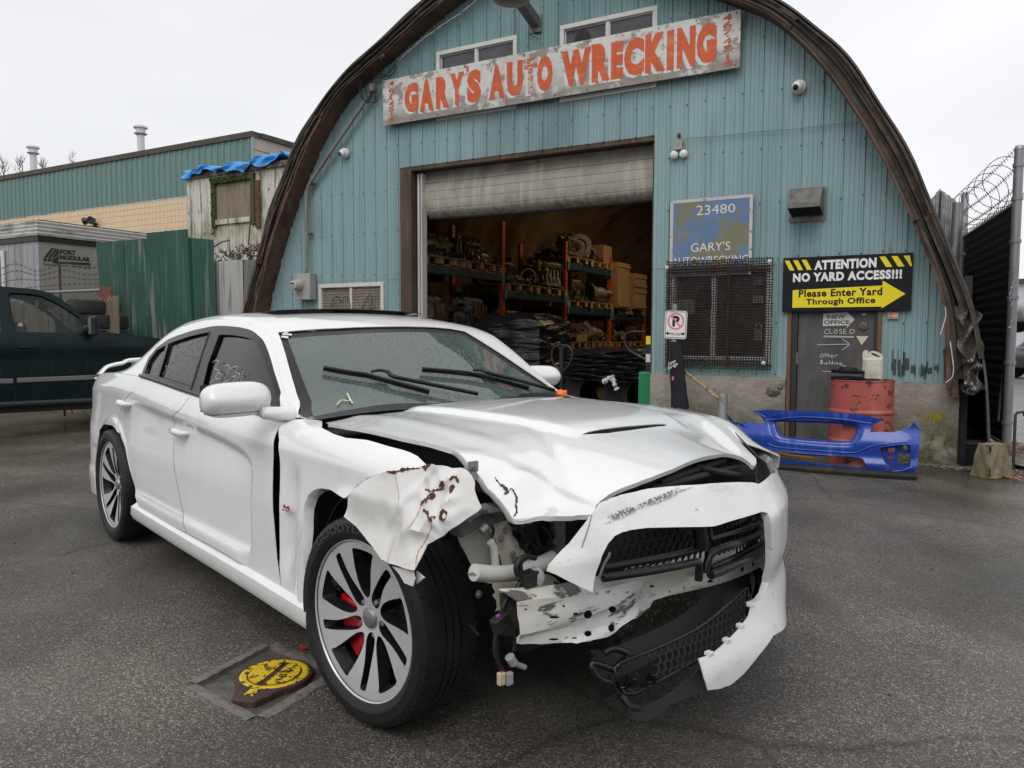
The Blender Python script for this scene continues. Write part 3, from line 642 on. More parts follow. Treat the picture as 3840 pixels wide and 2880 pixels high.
HALL.part('hinge',MB().b2((-1.566,.0,1.0),(-1.552,.02,1.11)).tube([(-1.563,-.004,.99),(-1.563,-.004,1.12)],.008,8),M_galv,parent=dr)
HALL.part('white_triangle_plate',MB().prism([(-.98,1.30),(-.86,1.30),(-.922,1.205)][::-1],.002,Matrix.Translation((0,.018,0)) @ Matrix.Rotation(R(90),4,'X')),mat('cream_plate',(.62,.57,.47),.6),parent=dr)
HALL.part('torn_sticker',MB().prism([(-.94,1.53),(-.90,1.54),(-.885,1.525),(-.91,1.515)][::-1],.001,Matrix.Translation((0,.0185,0)) @ Matrix.Rotation(R(90),4,'X')),M_white,parent=dr)
M_chalk=mat('chalk',(.66,.66,.64),.9)
mb=MB()
yc=.0175
def dp(cx,cy): p=at(2900+cx/3.3182,1100+cy/3.3182,FAC,1,.018); return (p.x,p.z)
def chalkline(pts,w=.006):
    q=[dp(*p) for p in pts]; stroke(mb,smoothline(q,4) if len(q)>2 else q,w,lambda a,b: (a,yc+random.uniform(-.0002,.0002),b))
for st in ([(695,460),(665,445),(640,470),(640,490),(660,502),(690,498)],[(705,440),(703,495),(740,498)],[(775,450),(755,470),(765,495),(790,490),(795,460),(775,450)],[(850,445),(825,455),(830,470),(850,480),(845,498),(822,500)],
           [(875,445),(875,503)],[(875,448),(905,446)],[(878,474),(905,472)],[(875,503),(915,503)],[(955,450),(955,500),(985,498),(1005,480),(998,455),(970,448),(955,450)],
           [(625,530),(1005,538)],[(625,542),(1003,547)],[(545,640),(740,635),(940,633)],[(850,563),(942,633),(855,705)],[(605,967),(700,975),(800,975)],
           [(598,752),(582,780),(600,798),(622,775),(605,748)],[(648,745),(646,792)],[(636,765),(665,765)],[(680,745),(678,795)],[(680,778),(695,768),(705,795)],[(745,768),(722,770),(722,792),(748,795)],[(722,782),(742,780)],[(765,770),(765,796)],[(765,778),(790,765),(802,770)],
           [(590,828),(590,880)],[(590,828),(615,838),(595,852),(622,868),(590,882)],[(640,862),(642,880),(658,880),(662,862),(664,882)],[(678,862),(680,882)],[(698,835),(700,882)],[(738,838),(738,882),(718,880),(720,862),(738,862)],[(758,864),(760,884)],[(778,884),(780,864),(800,866),(803,885)],[(850,868),(828,866),(826,884),(848,886),(850,868),(856,900),(898,905),(880,925),(862,935),(878,948)]):
    chalkline(st,.0055 if st[0][1]<700 else .0048)
HALL.part('chalk_writing',mb,M_chalk,parent=dr)
mb=MB(); q=[dp(*p) for p in ((622,250),(920,232),(1012,325),(905,442),(925,398),(615,408))]
mb.prism(q[::-1],.001,Matrix.Translation((0,.0172,0)) @ Matrix.Rotation(R(90),4,'X'))
M_crk=mat('cracked_white_sticker',(.60,.60,.57),.6)
st_=HALL.part('arrow_sticker',mb,M_crk,parent=dr)
mb=MB(); text_mb(mb,'NEW',quadmap(dp(678,318),dp(900,312),dp(903,268),dp(678,268),.0155),.03); text_mb(mb,'OFFICE',quadmap(dp(630,388),dp(955,382),dp(948,335),dp(630,335),.0155),.03)
HALL.part('sticker_letters',mb,mat('faded_black_ink',(.07,.07,.075),.7),parent=dr)
mb=MB()
for k in range(26):
    a=(random.uniform(625,980),random.uniform(255,400)); b=(a[0]+random.uniform(-35,35),a[1]+random.uniform(-30,30)); q=[dp(*a),dp(*b)]
    if abs(a[0]-b[0])+abs(a[1]-b[1])>12 and max(a[0],b[0])<985: stroke(mb,q,.0035,lambda x,z: (x,.0152,z))
HALL.part('sticker_cracks',mb,mat('crack_dark',(.09,.09,.09),.8),parent=dr)
# ================================================================ signs and fixtures on the facade
def FT(name,label,cat,s,z,y=-.03,group=None): return Thing(name,label,cat,FAC,(s,y,z),group)
RX=Matrix.Rotation(R(90),4,'X')            # local z -> outwards (-y)
def out(s,z,y=-.03): return Matrix.Translation((s,y,z)) @ RX
# big painted sign
M_signwhite=mat('weathered_sign_board',(.66,.65,.61),.6,spots=[((.40,.38,.34),2.0,.45,.75,.7,None,5),((.25,.21,.175),(5,5,7),.52,.58,.85,None,12),((.25,.22,.19),(3,3,3),.34,.46,.9,None,12,(2,.26,.05)),((.14,.09,.06),(18,18,18),.69,.72,.7,None,8)],bump=(25,.3,.004))
M_orange=mat('orange_sign_paint',(.60,.105,.03),.55,spots=[((.78,.28,.12),(2.5,2.5,14),.52,.75,.75,None,6),((.36,.05,.02),(9,9,3),.55,.75,.5)])
M_orangeworn=mat('worn_orange_paint',(.52,.09,.035),.6,spots=[((.52,.48,.43),(16,16,26),.47,.50,.95,None,8)])
M_ltblue=mat('pale_blue_shadow_paint',(.62,.66,.70),.6,spots=[((.45,.43,.40),(12,12,12),.55,.62,.9,None,8)])
GS=FT('painted_sign','long weathered white board with orange painted letters above the roller door','sign',-4.72,4.24,-.10)
gs=[F(827,270,.12),F(1598,148,.12),F(1602,22,.12),F(828,172,.12)]
x0,x1=gs[0][0],gs[1][0]; z0,z1=(gs[0][1]+gs[1][1])/2,(gs[2][1]+gs[3][1])/2; seam=lerp(x0,x1,.405)
for a,b in ((x0,seam-.002),(seam+.002,x1)):
    mb=MB(); mb.b2((a,-.12,z0),(b,-.10,z1)); GS.part('sign_board',mb,M_signwhite,bevel=.003)
GS.part('mounting_batten',MB().b2((x0+.1,-.099,z0+.08),(x1-.1,-.02,z0+.12)).b2((x0+.1,-.099,z1-.14),(x1-.1,-.02,z1-.10)),M_wood)
LT=[('G',872,929,249,171),('A',924,971,245,169),('R',960,999,240,165) ,('Y',991,1021,236,158),("'",1019,1029,188,176)]
# letter boxes traced on the board: (char, left, right, bottom-left y, top y, slant)
f1=crop(1000,0,1.8436); f2=crop(2000,0,1.843)
LET=[('G',f1,952,1050,785,570),('A',f1,1058,1152,775,545),('R',f1,1170,1262,755,525),('Y',f1,1268,1362,735,500),("'",f1,1378,1398,500,458),('S',f1,1385,1482,718,478),('A',f1,1535,1645,695,448),('U',f1,1660,1770,672,420),('T',f1,1775,1870,655,402),('O',f1,1868,1975,640,382),
       ('W',f2,190,400,605,335),('R',f2,403,530,572,295),('E',f2,535,620,552,285),('C',f2,625,765,535,258),('K',f2,770,912,508,225),('I',f2,920,970,488,208),('N',f2,990,1118,475,182),('G',f2,1125,1265,450,160)]
bold={'I': .03,"'": .02}
mo,mw,msd=MB(),MB(),MB()
for ch,f_,l,r_,bt,tp in LET:
    pl=[at(*f_(x,y),FAC,1,-.124) for x,y in ((l,bt),(r_,bt-(r_-l)*.16),(r_,tp-(r_-l)*.06),(l,tp+(r_-l)*.10))]
    q=[(p.x,p.z) for p in pl]; zb_,zt_=(q[0][1]+q[1][1])/2,(q[2][1]+q[3][1])/2
    if ch == "'": zb_=zt_-.07
    xa,xb=q[0][0],q[1][0]; sl=.0
    text_mb(mw if ch == 'T' else mo,ch,flat(xa,zb_,xb-xa,zt_-zb_,-.1235,sl),.078 if ch not in "'I" else .06)
    text_mb(msd,ch,flat(xa-.035,zb_-.025,xb-xa,zt_-zb_,-.1222,sl),.09 if ch not in "'I" else .07)
GS.part('painted_letters',mo,M_orange); GS.part('worn_letter',mw,M_orangeworn,label='letter T with its orange paint flaked off'); GS.part('letter_shadows',msd,M_ltblue)
M_num=mat('red_brown_paint',(.46,.10,.045),.6,spots=[((.5,.42,.36),22,.55,.6,.8)])
for (f_,xc,ys,w_) in ((f1,862,[(598,560),(640,603),(672,648),(688,678),(738,693),(770,735),(810,775),(842,812)],.10),(f2,1342,[(142,98),(196,148),(238,200),(252,244),(305,262),(352,312),(408,362),(456,412)],.10)):
    mb=MB()
    for ch,(yb,yt) in zip('467-4518',ys):
        a=at(*f_(xc,yb),FAC,1,-.124); b=at(*f_(xc,yt),FAC,1,-.124); w=w_*(.3 if ch in '1-' else 1)
        text_mb(mb,ch,flat(a.x-w/2,a.z,w,b.z-a.z,-.1235),.03)
    GS.part('painted_phone_number',mb,M_num)
mb=MB()
for t in np.linspace(.01,.99,12):
    for z in (z0+.03,z1-.03): mb.lathe([(0,.004),(.008,.003),(.01,0)],8,out(lerp(x0,x1,t),z,-.12))
GS.part('sign_screws',mb,M_rust,kind='stuff')
# blue address board
BS=FT('address_board','faded blue board lettered 23480 above the caged window','sign',-2.52,2.12,-.035)
a0,a1,b0,b1=-2.995,-2.058,1.98,2.86
BS.part('board',MB().b2((a0,-.055,b0),(a1,-.037,b1)),mat('faded_blue_board',(.115,.19,.33),.55,spots=[((.20,.185,.10),(2.6,2.6,1.9),.50,.56,.95,None,4),((.16,.25,.38),7,.5,.7,.6),((.04,.045,.05),(16,16,16),.69,.71,.8),((.38,.27,.20),(11,11,11),.71,.73,.8)]),bevel=.003)
mb=MB(); w=.035
for (p,q) in (((a0,b1-w),(a1,b1)),((a0,b0),(a0+w,b1-w)),((a1-w,b0),(a1,b1-w))): mb.b2((p[0],-.0565,p[1]),(q[0],-.0552,q[1]))
BS.part('white_border',mb,mat('flaking_white_paint',(.52,.52,.50),.6,spots=[((.15,.17,.16),22,.6,.64,.9)]))
def c44(x,y): p=at(2400+x/1.508,700+y/1.508,FAC,1,-.056); return (p.x,p.z)
mb=MB(); text_mb(mb,'23480',quadmap(c44(320,163),c44(538,145),c44(538,95),c44(320,108),-.0575),-.005); M_brush=mat('white_brush_paint',(.72,.72,.70),.6,spots=[((.25,.28,.32),25,.62,.66,.6)]); BS.part('painted_number',mb,M_brush); mb=MB()
text_mb(mb,"GARY'S",quadmap(c44(288,370),c44(510,358),c44(512,308),c44(288,320),-.0575),-.002); BS.part('painted_word',mb,M_brush); mb=MB()
text_mb(mb,'AUTOWRECKING',quadmap(c44(182,452),c44(612,432),c44(612,384),c44(182,402),-.0575),-.002)
BS.part('painted_word',mb,M_brush)
# black and yellow warning board
AB=FT('warning_board','black and yellow ATTENTION NO YARD ACCESS board over the office door','sign',-1.1,1.56,-.04)
q4=[F(1689,672,.045),F(1968,673,.045),F(1973,547,.045),F(1693,556,.045)]
xa,xb=(q4[0][0]+q4[3][0])/2,(q4[1][0]+q4[2][0])/2; za,zb=(q4[0][1]+q4[1][1])/2,(q4[2][1]+q4[3][1])/2; wA,hA=xb-xa,zb-za
M_sblack=mat('black_sign_panel',(.008,.009,.012),.5,spec=.3); M_syel=mat('yellow_vinyl',(.86,.70,.02),.4); M_swhite=mat('white_vinyl',(.82,.82,.82),.4)
AB.part('board',MB().b2((xa,-.055,za),(xb,-.043,zb)),M_sblack,bevel=.002)
def U(x,y): return (xa+wA*(x-805)/(1547-805),zb-hA*y)       # crop x, fraction down
def UV(x,t): return (xa+wA*x,zb-hA*t)
mb=MB()
def poly(pts,y=-.0565): n=len(pts); mb.add([(p[0],y,p[1]) for p in pts],[tuple(range(n))])
for i in range(3):
    poly([UV(.012+.07*i,.05),UV(.05+.07*i,.05),UV(.095+.07*i,.235),UV(.057+.07*i,.235)])
    x=.755+.088*i; poly([UV(x,.05),UV(x+.045,.05),UV(min(x+.098,.995),.235),UV(x+.052,.235)])
poly([UV(.085,.60),UV(.785,.555),UV(.785,.47),UV(.955,.71),UV(.785,.955),UV(.785,.925),UV(.085,.925)])
AB.part('yellow_stripes_and_arrow',mb,M_syel)
mb=MB()
text_mb(mb,'ATTENTION',quadmap(UV(.255,.245),UV(.735,.235),UV(.735,.06),UV(.255,.07),-.0567),.055,spacing=1.1)
text_mb(mb,'NO YARD ACCESS!!!',quadmap(UV(.085,.455),UV(.925,.445),UV(.925,.28),UV(.085,.29),-.0567),.05,spacing=1.12)
AB.part('white_letters',mb,M_swhite)
mb=MB()
text_mb(mb,'Please Enter Yard',quadmap(UV(.135,.735),UV(.785,.725),UV(.785,.585),UV(.135,.60),-.0574),.035,spacing=1.1)
text_mb(mb,'Through Office',quadmap(UV(.195,.905),UV(.735,.895),UV(.735,.75),UV(.195,.765),-.0574),.035,spacing=1.1)
AB.part('black_letters',mb,M_sblack)
# card sticker
ST=FT('payment_sticker','small payment card sticker with red and orange circles on the wall','sticker',-.665,1.44,-.03)
p0,p1=at(2900+1420/3.3182,1100+320/3.3182,FAC,1,-.03),at(2900+1560/3.3182,1100+238/3.3182,FAC,1,-.03)
ST.part('card',MB().b2((p0.x,-.032,p0.z),(p1.x,-.030,p1.z)),mat('grey_card',(.30,.29,.33),.5),bevel=.0005)
cx,cz,rr=(p0.x+p1.x)/2,(p0.z+p1.z)/2,(p1.z-p0.z)*.37
def disc(cx,cz,r,y,n=24): return MB().add([(cx+r*math.cos(2*math.pi*k/n),y,cz+r*math.sin(2*math.pi*k/n)) for k in range(n)],[tuple(range(n))])
ST.part('red_circle',disc(cx-rr*.62,cz,rr,-.0325),mat('sticker_red',(.5,.09,.06),.5)); ST.part('orange_circle',disc(cx+rr*.62,cz,rr,-.0330),mat('sticker_orange',(.66,.30,.08),.5))
mb=MB(); text_mb(mb,'MasterCard',flat(cx-rr*1.45,cz-rr*.22,rr*2.9,rr*.5,-.0335),.01); ST.part('lettering',mb,M_swhite)
# no parking sign on its post
NP=at(2532,1200,FAC,1,-.42)
M_post=mat('grey_steel_post',(.33,.34,.34),.55,.5,spots=[((.16,.15,.14),9,.5,.7,.8,.8)])
NPT=Thing('no_parking_sign','small white no parking fire lane sign on a grey pipe post','sign',FAC,(NP.x,NP.y,0))
NPT.part('post',MB().tube([(NP.x,NP.y,0),(NP.x-.005,NP.y,at(2535,1140,FAC,1,-.42).z)],.028,14),M_post,smooth=50)
def n8(x,y): p=at(2480+x/3.95,980+y/3.95,FAC,1,-.46); return (p.x,p.z)
def rrect(c,w,h,r,n=5):
    o=[]
    for (sx,sy,a0) in ((1,1,0),(-1,1,90),(-1,-1,180),(1,-1,270)):
        for k in range(n+1): a=R(a0+90*k/n); o.append((c[0]+sx*(w/2-r)+r*math.cos(a),c[1]+sy*(h/2-r)+r*math.sin(a)))
    return o
cn=n8(210,940); e0,e1=n8(45,940),n8(375,940); t0,t1=n8(210,1150),n8(210,735); sw,sh=e1[0]-e0[0],t1[1]-t0[1]
TI=Matrix.Translation((cn[0],-.452,cn[1])) @ Matrix.Rotation(R(2),4,'Y') @ RX
NPT.part('sign_plate',MB().prism(rrect((0,0),sw,sh,.03),.003,TI),mat('sign_white',(.78,.78,.75),.4,spots=[((.45,.40,.33),8,.6,.75,.6)]))
def ringpoly(mb,outer,inner,d): n=len(outer); mb.add([tuple(TI @ Vector((p[0],p[1],d))) for p in outer+inner],[(i,(i+1) % n,n+(i+1) % n,n+i) for i in range(n)])
mb=MB(); ringpoly(mb,rrect((0,0),sw-.018,sh-.018,.024),rrect((0,0),sw-.030,sh-.030,.019),.0036)
text_mb(mb,'P',lambda u,v: tuple(TI @ Vector((-.038+u*.08,-.02+v*.12,.0036))),.05)
text_mb(mb,'FIRE LANE',lambda u,v: tuple(TI @ Vector((-.057+u*.114,-.118+v*.028,.0036))),.01)
for sg in (-1,1): mb.add([tuple(TI @ Vector((sg*a,b,.0036))) for a,b in ((.112,-.098),(.082,-.122),(.085,-.107),(.062,-.107),(.062,-.090),(.085,-.090),(.082,-.075))],[tuple(range(7))])
NPT.part('black_print',mb,M_sblack)
mb=MB(); n=36; ringpoly(mb,[(.095*math.cos(2*math.pi*k/n),.04+.095*math.sin(2*math.pi*k/n)) for k in range(n)],[(.077*math.cos(2*math.pi*k/n),.04+.077*math.sin(2*math.pi*k/n)) for k in range(n)],.0042)
mb.add([tuple(TI @ Vector((a,b+.04,.0046))) for a,b in ((-.068,.058),(-.056,.070),(.068,-.058),(.056,-.070))],[(0,1,2,3)])
NPT.part('pink_ring',mb,mat('faded_red',(.72,.22,.24),.5))
# black cloth bag on the post
CB=Thing('black_cloth','black cloth with white lettering hanging on the sign post','cloth',FAC,(NP.x,NP.y,.55))
def cq(x,y): p=at(2400+x/1.508,700+y/1.508,FAC,1,-.47); return (p.x,p.z)
lft=[cq(160,880),cq(160,980),cq(162,1100),cq(168,1190),cq(168,1262)]; rgt=[cq(228,875),cq(238,960),cq(248,1060),cq(258,1150),cq(271,1242)]
def cb(u,v):
    i=v*4; k=min(3,int(i)); f_=i-k; l_=(lerp(lft[k][0],lft[k+1][0],f_),lerp(lft[k][1],lft[k+1][1],f_)); r_=(lerp(rgt[k][0],rgt[k+1][0],f_),lerp(rgt[k][1],rgt[k+1][1],f_))
    a=u*2*math.pi; m=((l_[0]+r_[0])/2,(l_[1]+r_[1])/2); hw=(r_[0]-l_[0])/2
    return (m[0]+hw*math.cos(a),NP.y-.0+(.035+.03*v)*math.sin(a)*(1+.2*ss(a*3+v*3)),m[1]+.01*ss(a*2)*v)
mb=MB(); mb.grid(cb,28,16); M_cloth=mat('black_cloth',(.012,.012,.018),.8,bump=((9,9,2),.4,.01)); CB.part('cloth',mb,M_cloth,smooth=80)
mb=MB(); text_mb(mb,'Lane',quadmap(cq(165,1012),cq(205,992),cq(205,972),cq(165,990),NP.y-.075),.01); text_mb(mb,'Sardge',quadmap(cq(163,1040),cq(218,1015),cq(216,988),cq(163,1018),NP.y-.08),.01)
CB.part('white_lettering',mb,M_swhite)
mb=MB(); mb.add([(*[cq(185,1075)[0]],NP.y-.083,cq(185,1075)[1]),(cq(196,1070)[0],NP.y-.083,cq(196,1070)[1]),(cq(197,1092)[0],NP.y-.083,cq(197,1092)[1]),(cq(186,1096)[0],NP.y-.083,cq(186,1096)[1])],[(0,1,2,3)]); CB.part('pink_mark',mb,mat('pink',(.7,.12,.25),.6))
# bollard and leaning rusty pole
bl=at(2712,1474,FAC,1,-.62)
BL=Thing('bollard','short grey steel bollard against the concrete wall behind the blue bumper','bollard',FAC,(bl.x,-.62,0))
BL.part('post',MB().lathe([(.046,0),(.046,bl.z-.03),(.04,bl.z-.01),(.02,bl.z),(0,bl.z+.002)],20,Matrix.Translation((bl.x,-.62,0))),M_post,smooth=40)
a=at(2400+245/1.508,700+1038/1.508,FAC,1,-.30); b=at(2400+445/1.508,700+1200/1.508,FAC,1,-.50)
solo('leaning_pole',MB().tube([tuple(a),tuple((a+b)/2+Vector((0,0,.004))),tuple(b+(b-a)*.05)],.016,10),mat('peeling_pole',(.42,.30,.17),.7,spots=[((.16,.07,.03),30,.5,.55,.9)]),'rusty peeling pole leaning between the sign post and the bollard','pole',FAC,tuple(b),smooth=50)
# dome cameras
M_camw=mat('camera_white',(.72,.72,.70),.35)
def domecam(px,py,lab,r=.075):
    s_,z_=F(px,py,.08); T=FT('security_camera',lab,'camera',s_,z_,-.03,group='white dome cameras on the facade')
    T.part('mount_ring',MB().lathe([(0,0),(r*1.0,0),(r*1.02,.02),(r*.9,.05),(0,.055)],24,out(s_,z_)),M_camw,smooth=40)
    M_=Matrix.Translation((s_-.005,-.085,z_-.005)) @ Matrix.Rotation(R(-18),4,'Z') @ Matrix.Rotation(R(20),4,'X') @ RX
    T.part('ball',MB().lathe([(0,-.06)]+[(r*.82*math.cos(a),r*.82*math.sin(a)) for a in np.linspace(-1.2,1.0,12)]+[(r*.42,r*.74)],24,M_),M_camw,smooth=50)
    T.part('lens',MB().lathe([(r*.42,r*.735),(r*.3,r*.78),(0,r*.83)],20,M_),M_blackgloss,smooth=50)
domecam(742,330,'white dome camera left of the roller door, close to the timber rim'); domecam(1725,186,'white dome camera high at the right end of the facade')
# bell box with two gongs, cable
s_,z_=F(1467,318,.05)
BE=FT('alarm_bell','grey box with two round white bells beside the roller door','bell',s_,z_,-.03)
BE.part('box',MB().b2((s_-.045,-.09,z_-.035),(s_+.045,-.028,z_+.07)),mat('bell_grey',(.35,.35,.30),.5,spots=[((.15,.14,.11),20,.5,.7,.7)]),bevel=.006)
for dx in (-.055,.055): BE.part('gong',MB().lathe([(0,.045),(.008,.045),(.01,.037),(.03,.034),(.047,.02),(.05,0),(0,0)],22,out(s_+dx,z_-.082,-.05)),M_camw,smooth=50)
BE.part('cable_plug',MB().ball((s_-.01,-.03,z_+.14),.022,8,(1,.5,1.4)),M_black,smooth=60)
p=[F(1480,300,.03),F(1560,292,.03),F(1640,285,.03),F(1720,277,.03),F(1800,270,.03),F(1875,262,.03)]
solo('wall_cable',MB().tube([(s_,-.05,z_+.09)]+[(a,-.048,b-.012*(i % 2)) for i,(a,b) in enumerate(p)],.005,6),mat('teal_cable',(.16,.25,.24),.5),'thin painted cable running right along the wall from the bells','cable',FAC,(p[0][0],-.04,p[0][1]))
# exhaust vent hood
s_,z_=F(1741,435,.12); v0,v1=F(1707,435,.15)[0],F(1776,435,.15)[0]; zt_,zb_=F(1741,410,.1)[1],F(1741,463,.2)[1]
VT=FT('vent_hood','grimy grey metal exhaust vent hood with grille, right of the address board','vent',(v0+v1)/2,zb_,-.03)
M_vent=mat('grimy_vent',(.20,.195,.185),.55,.4,spots=[((.07,.065,.06),8,.45,.7,.8),((.34,.33,.31),12,.6,.7,.5)])
mb=MB(); mb.add([(v0,-.02,zb_),(v0,-.02,zt_+.02),(v0,-.15,zt_),(v0,-.30,zb_+.11),(v0,-.30,zb_+.06),(v1,-.02,zb_),(v1,-.02,zt_+.02),(v1,-.15,zt_),(v1,-.30,zb_+.11),(v1,-.30,zb_+.06)],[(0,1,2,3,4),(5,9,8,7,6),(1,6,7,2),(2,7,8,3),(3,8,9,4)])
VT.part('hood',mb,M_vent,solid=.003)
mb=MB()
for k in range(14): x=lerp(v0+.01,v1-.01,k/13); mb.beam((x,-.285,zb_+.075),(x,-.05,zb_+.005),.005,.012)
VT.part('grille',mb,M_black); VT.part('grille_back',MB().add([(v0+.004,-.28,zb_+.09),(v1-.004,-.28,zb_+.09),(v1-.004,-.04,zb_+.02),(v0+.004,-.04,zb_+.02)],[(0,1,2,3)]),M_black)
VT.part('stained_plate',MB().b2((v0-.03,-.036,zb_-.05),(v1+.02,-.031,zt_+.03)),M_vent)
# meter box, conduit, weatherhead, wires
m0,m1=F(636,592,.12),F(672,647,.12); mx=(m0[0]+m1[0])/2
ME=FT('electric_meter','grey electric meter box with round glass meter at the foot of the conduit','meter',mx,m1[1],-.03)
M_box=mat('meter_grey',(.36,.36,.34),.5,spots=[((.2,.19,.17),7,.5,.7,.6)])
ME.part('box',MB().b2((m0[0]+.05,-.16,m1[1]),(m1[0]+.02,-.03,m0[1])),M_box,bevel=.006)
ME.part('meter_collar',MB().lathe([(0,0),(.085,0),(.085,.03),(.078,.09),(.07,.10),(0,.10)],22,out(mx-.03,lerp(m1[1],m0[1],.55),-.16)),mat('meter_cream',(.44,.42,.33),.4),smooth=40)
ME.part('meter_glass',MB().lathe([(.07,.10),(.066,.125),(.03,.14),(0,.142)],22,out(mx-.03,lerp(m1[1],m0[1],.55),-.16)),mat('meter_glass',(.42,.42,.38),.08),smooth=50)
ME.part('dial_plate',MB().b2((mx-.06,-.306,lerp(m1[1],m0[1],.57)),(mx+.0,-.303,lerp(m1[1],m0[1],.63))),M_black)
cond=[F(661,590,.12),F(661,470,.12),F(661,425,.12),F(664,405,.12),F(672,390,.12),F(720,318,.12),F(770,245,.12),F(800,200,.12)]
CO=FT('conduit','grey service conduit climbing beside the left timber rim','conduit',cond[0][0],cond[0][1],-.08)
CO.part('pipe',MB().tube([(a,-.11,b) for a,b in smoothline(cond,4)],.028,12),mat('conduit_grey',(.22,.22,.22),.6,spots=[((.12,.11,.10),8,.5,.7,.7)]),smooth=60)
for p_ in (F(661,505,.12),F(668,397,.12)): CO.part('strap',MB().b2((p_[0]-.05,-.085,p_[1]-.012),(p_[0]+.07,-.04,p_[1]+.012)),M_rust)
hp=F(806,188,.12); CO.part('weatherhead',MB().ball((hp[0],-.13,hp[1]),.06,12,(1,1,.85)).lathe([(.05,-.06),(.062,0),(.03,.05)],14,Matrix.Translation((hp[0],-.13,hp[1]-.02))),mat('weatherhead',(.12,.12,.12),.6),smooth=60)
M_cable=mat('black_cable',(.015,.015,.015),.5); M_steelc=mat('steel_cable',(.25,.26,.27),.4,.6)
mb=MB()
def loop(pts,y0=-.2,y1=-.2,r=.007,m=mb):
    q=smoothline([(*F(x,y,.2),) for x,y in pts],5); n=len(q); m.tube([(a,lerp(y0,y1,i/n),b) for i,(a,b) in enumerate(q)],r,6)
loop([(806,195),(800,215),(790,218),(778,205),(776,170),(785,152),(800,148),(815,155),(835,165),(848,160),(855,148),(853,138)])
loop([(804,195),(796,222),(784,212),(780,185),(783,165)]); loop([(808,195),(812,218),(806,222),(795,215),(790,190)]); loop([(800,150),(820,168),(838,158),(853,142)])
solo('service_wires',mb,M_cable,'loops of black and pale wire at the weatherhead on the left rim','wires',FAC,(hp[0],-.2,hp[1]),smooth=60)
mb=MB(); A=Vector((*F(835,165,.25)[:1],-.25,F(835,165,.25)[1])); 
q=[F(858,137,.4),F(905,112,.6),F(950,85,.9),F(1000,45,1.3),F(1048,0,1.7),F(1100,-60,2.1)]
for ph in (0,2.1):
    P=[]
    for i,(a,b) in enumerate(smoothline([F(858,137,.4)]+[F(x,y,n) for x,y,n in ((905,112,.6),(950,83,.9),(1000,43,1.3),(1048,-2,1.7),(1110,-70,2.1))],12)):
        t=i/60; P.append((a+.012*math.cos(i*.5+ph),-lerp(.4,2.1,t)+.012*math.sin(i*.5+ph),b))
    mb.tube(P,.007,6)
solo('overhead_service_cable',mb,M_steelc,'twisted steel service cable running up to the top of the picture','cable',FAC,(A.x,A.y,A.z),smooth=60)
ip=F(833,128,.3); solo('insulator',MB().lathe([(0,-.05),(.02,-.05),(.045,-.02),(.02,0),(.045,.02),(.02,.05),(0,.05)],14,Matrix.Translation((ip[0],-.36,ip[1])) @ Matrix.Rotation(R(60),4,'Y')),M_cable,'dark knob insulator screwed to the timber rim','insulator',FAC,(ip[0],-.36,ip[1]),smooth=50)
# lamp on an arm at the top
LA=FT('wall_lamp','grey lamp on a tapering arm at the top edge of the facade','lamp',*F(1166,60),-.03)
b_=F(1160,52); LA.part('arm',MB().beam((b_[0],-.03,b_[1]),(b_[0]-.02,-1.35,b_[1]+.42),.12,.13),mat('lamp_grey',(.13,.13,.125),.5,.3,spots=[((.25,.25,.24),9,.5,.7,.5)]),bevel=.015)
LA.part('wall_plate',MB().b2((b_[0]-.09,-.05,b_[1]-.12),(b_[0]+.09,-.022,b_[1]+.1)),M_vent,bevel=.004)
LA.part('cable_tail',MB().tube([(b_[0]-.03,-.05,b_[1]-.08),(b_[0]-.01,-.09,b_[1]-.16),(b_[0]+.08,-.06,b_[1]-.2)],.010,8),M_galv,smooth=60)
lh=at(1105*K,3*K,FAC,1,-1.5)
LA.part('lamp_head',MB().lathe([(0,.22),(.10,.20),(.16,.12),(.19,.04),(.20,0),(.19,-.02),(.15,-.035),(0,-.04)],28,Matrix.Translation((lh.x,-1.5,lh.z+.03))),mat('lamp_head',(.16,.16,.16),.4,.4),smooth=45)
# long box under eaves: none. dark debris and torn flashing at the right foot of the arch
M_tatter=mat('crumpled_flashing',(.20,.19,.19),.45,.6,spots=[((.12,.11,.10),12,.45,.65,.8)],bump=(20,.6,.01))
TF=Thing('torn_flashing','crumpled strip of torn metal flashing hanging at the right foot of the rim','flashing',FAC,(.03,-.28,1.2))
def c6(x,y,n=.3): p=at(3300+x/2.211,1150+y/2.211,FAC,1,-n); return p
path=[c6(715,40),c6(740,120),c6(735,220),c6(750,320),c6(780,430),c6(760,480),c6(740,540),c6(770,640),c6(775,700)]
def tfn(u,v):
    i=v*(len(path)-1); k=min(len(path)-2,int(i)); f_=i-k; p=path[k]*(1-f_)+path[k+1]*f_; a=(u-.5)*.16*(1+.4*ss(v*21))
    return (p.x+a,p.y+.05*ss(u*9+v*26)-.03,p.z+.02*ss(u*13+v*9))
mb=MB(); mb.grid(tfn,10,46); TF.part('flashing',mb,M_tatter,smooth=25,solid=.002)
mb=MB()
for i,(pts) in enumerate(([(700,620),(760,650),(790,680)],[(720,700),(790,710)])):
    q=[c6(*p_) for p_ in pts]; mb.tube([tuple(p_) for p_ in q],.035,7)
TF.part('hanging_scraps',mb,M_tatter,smooth=20)
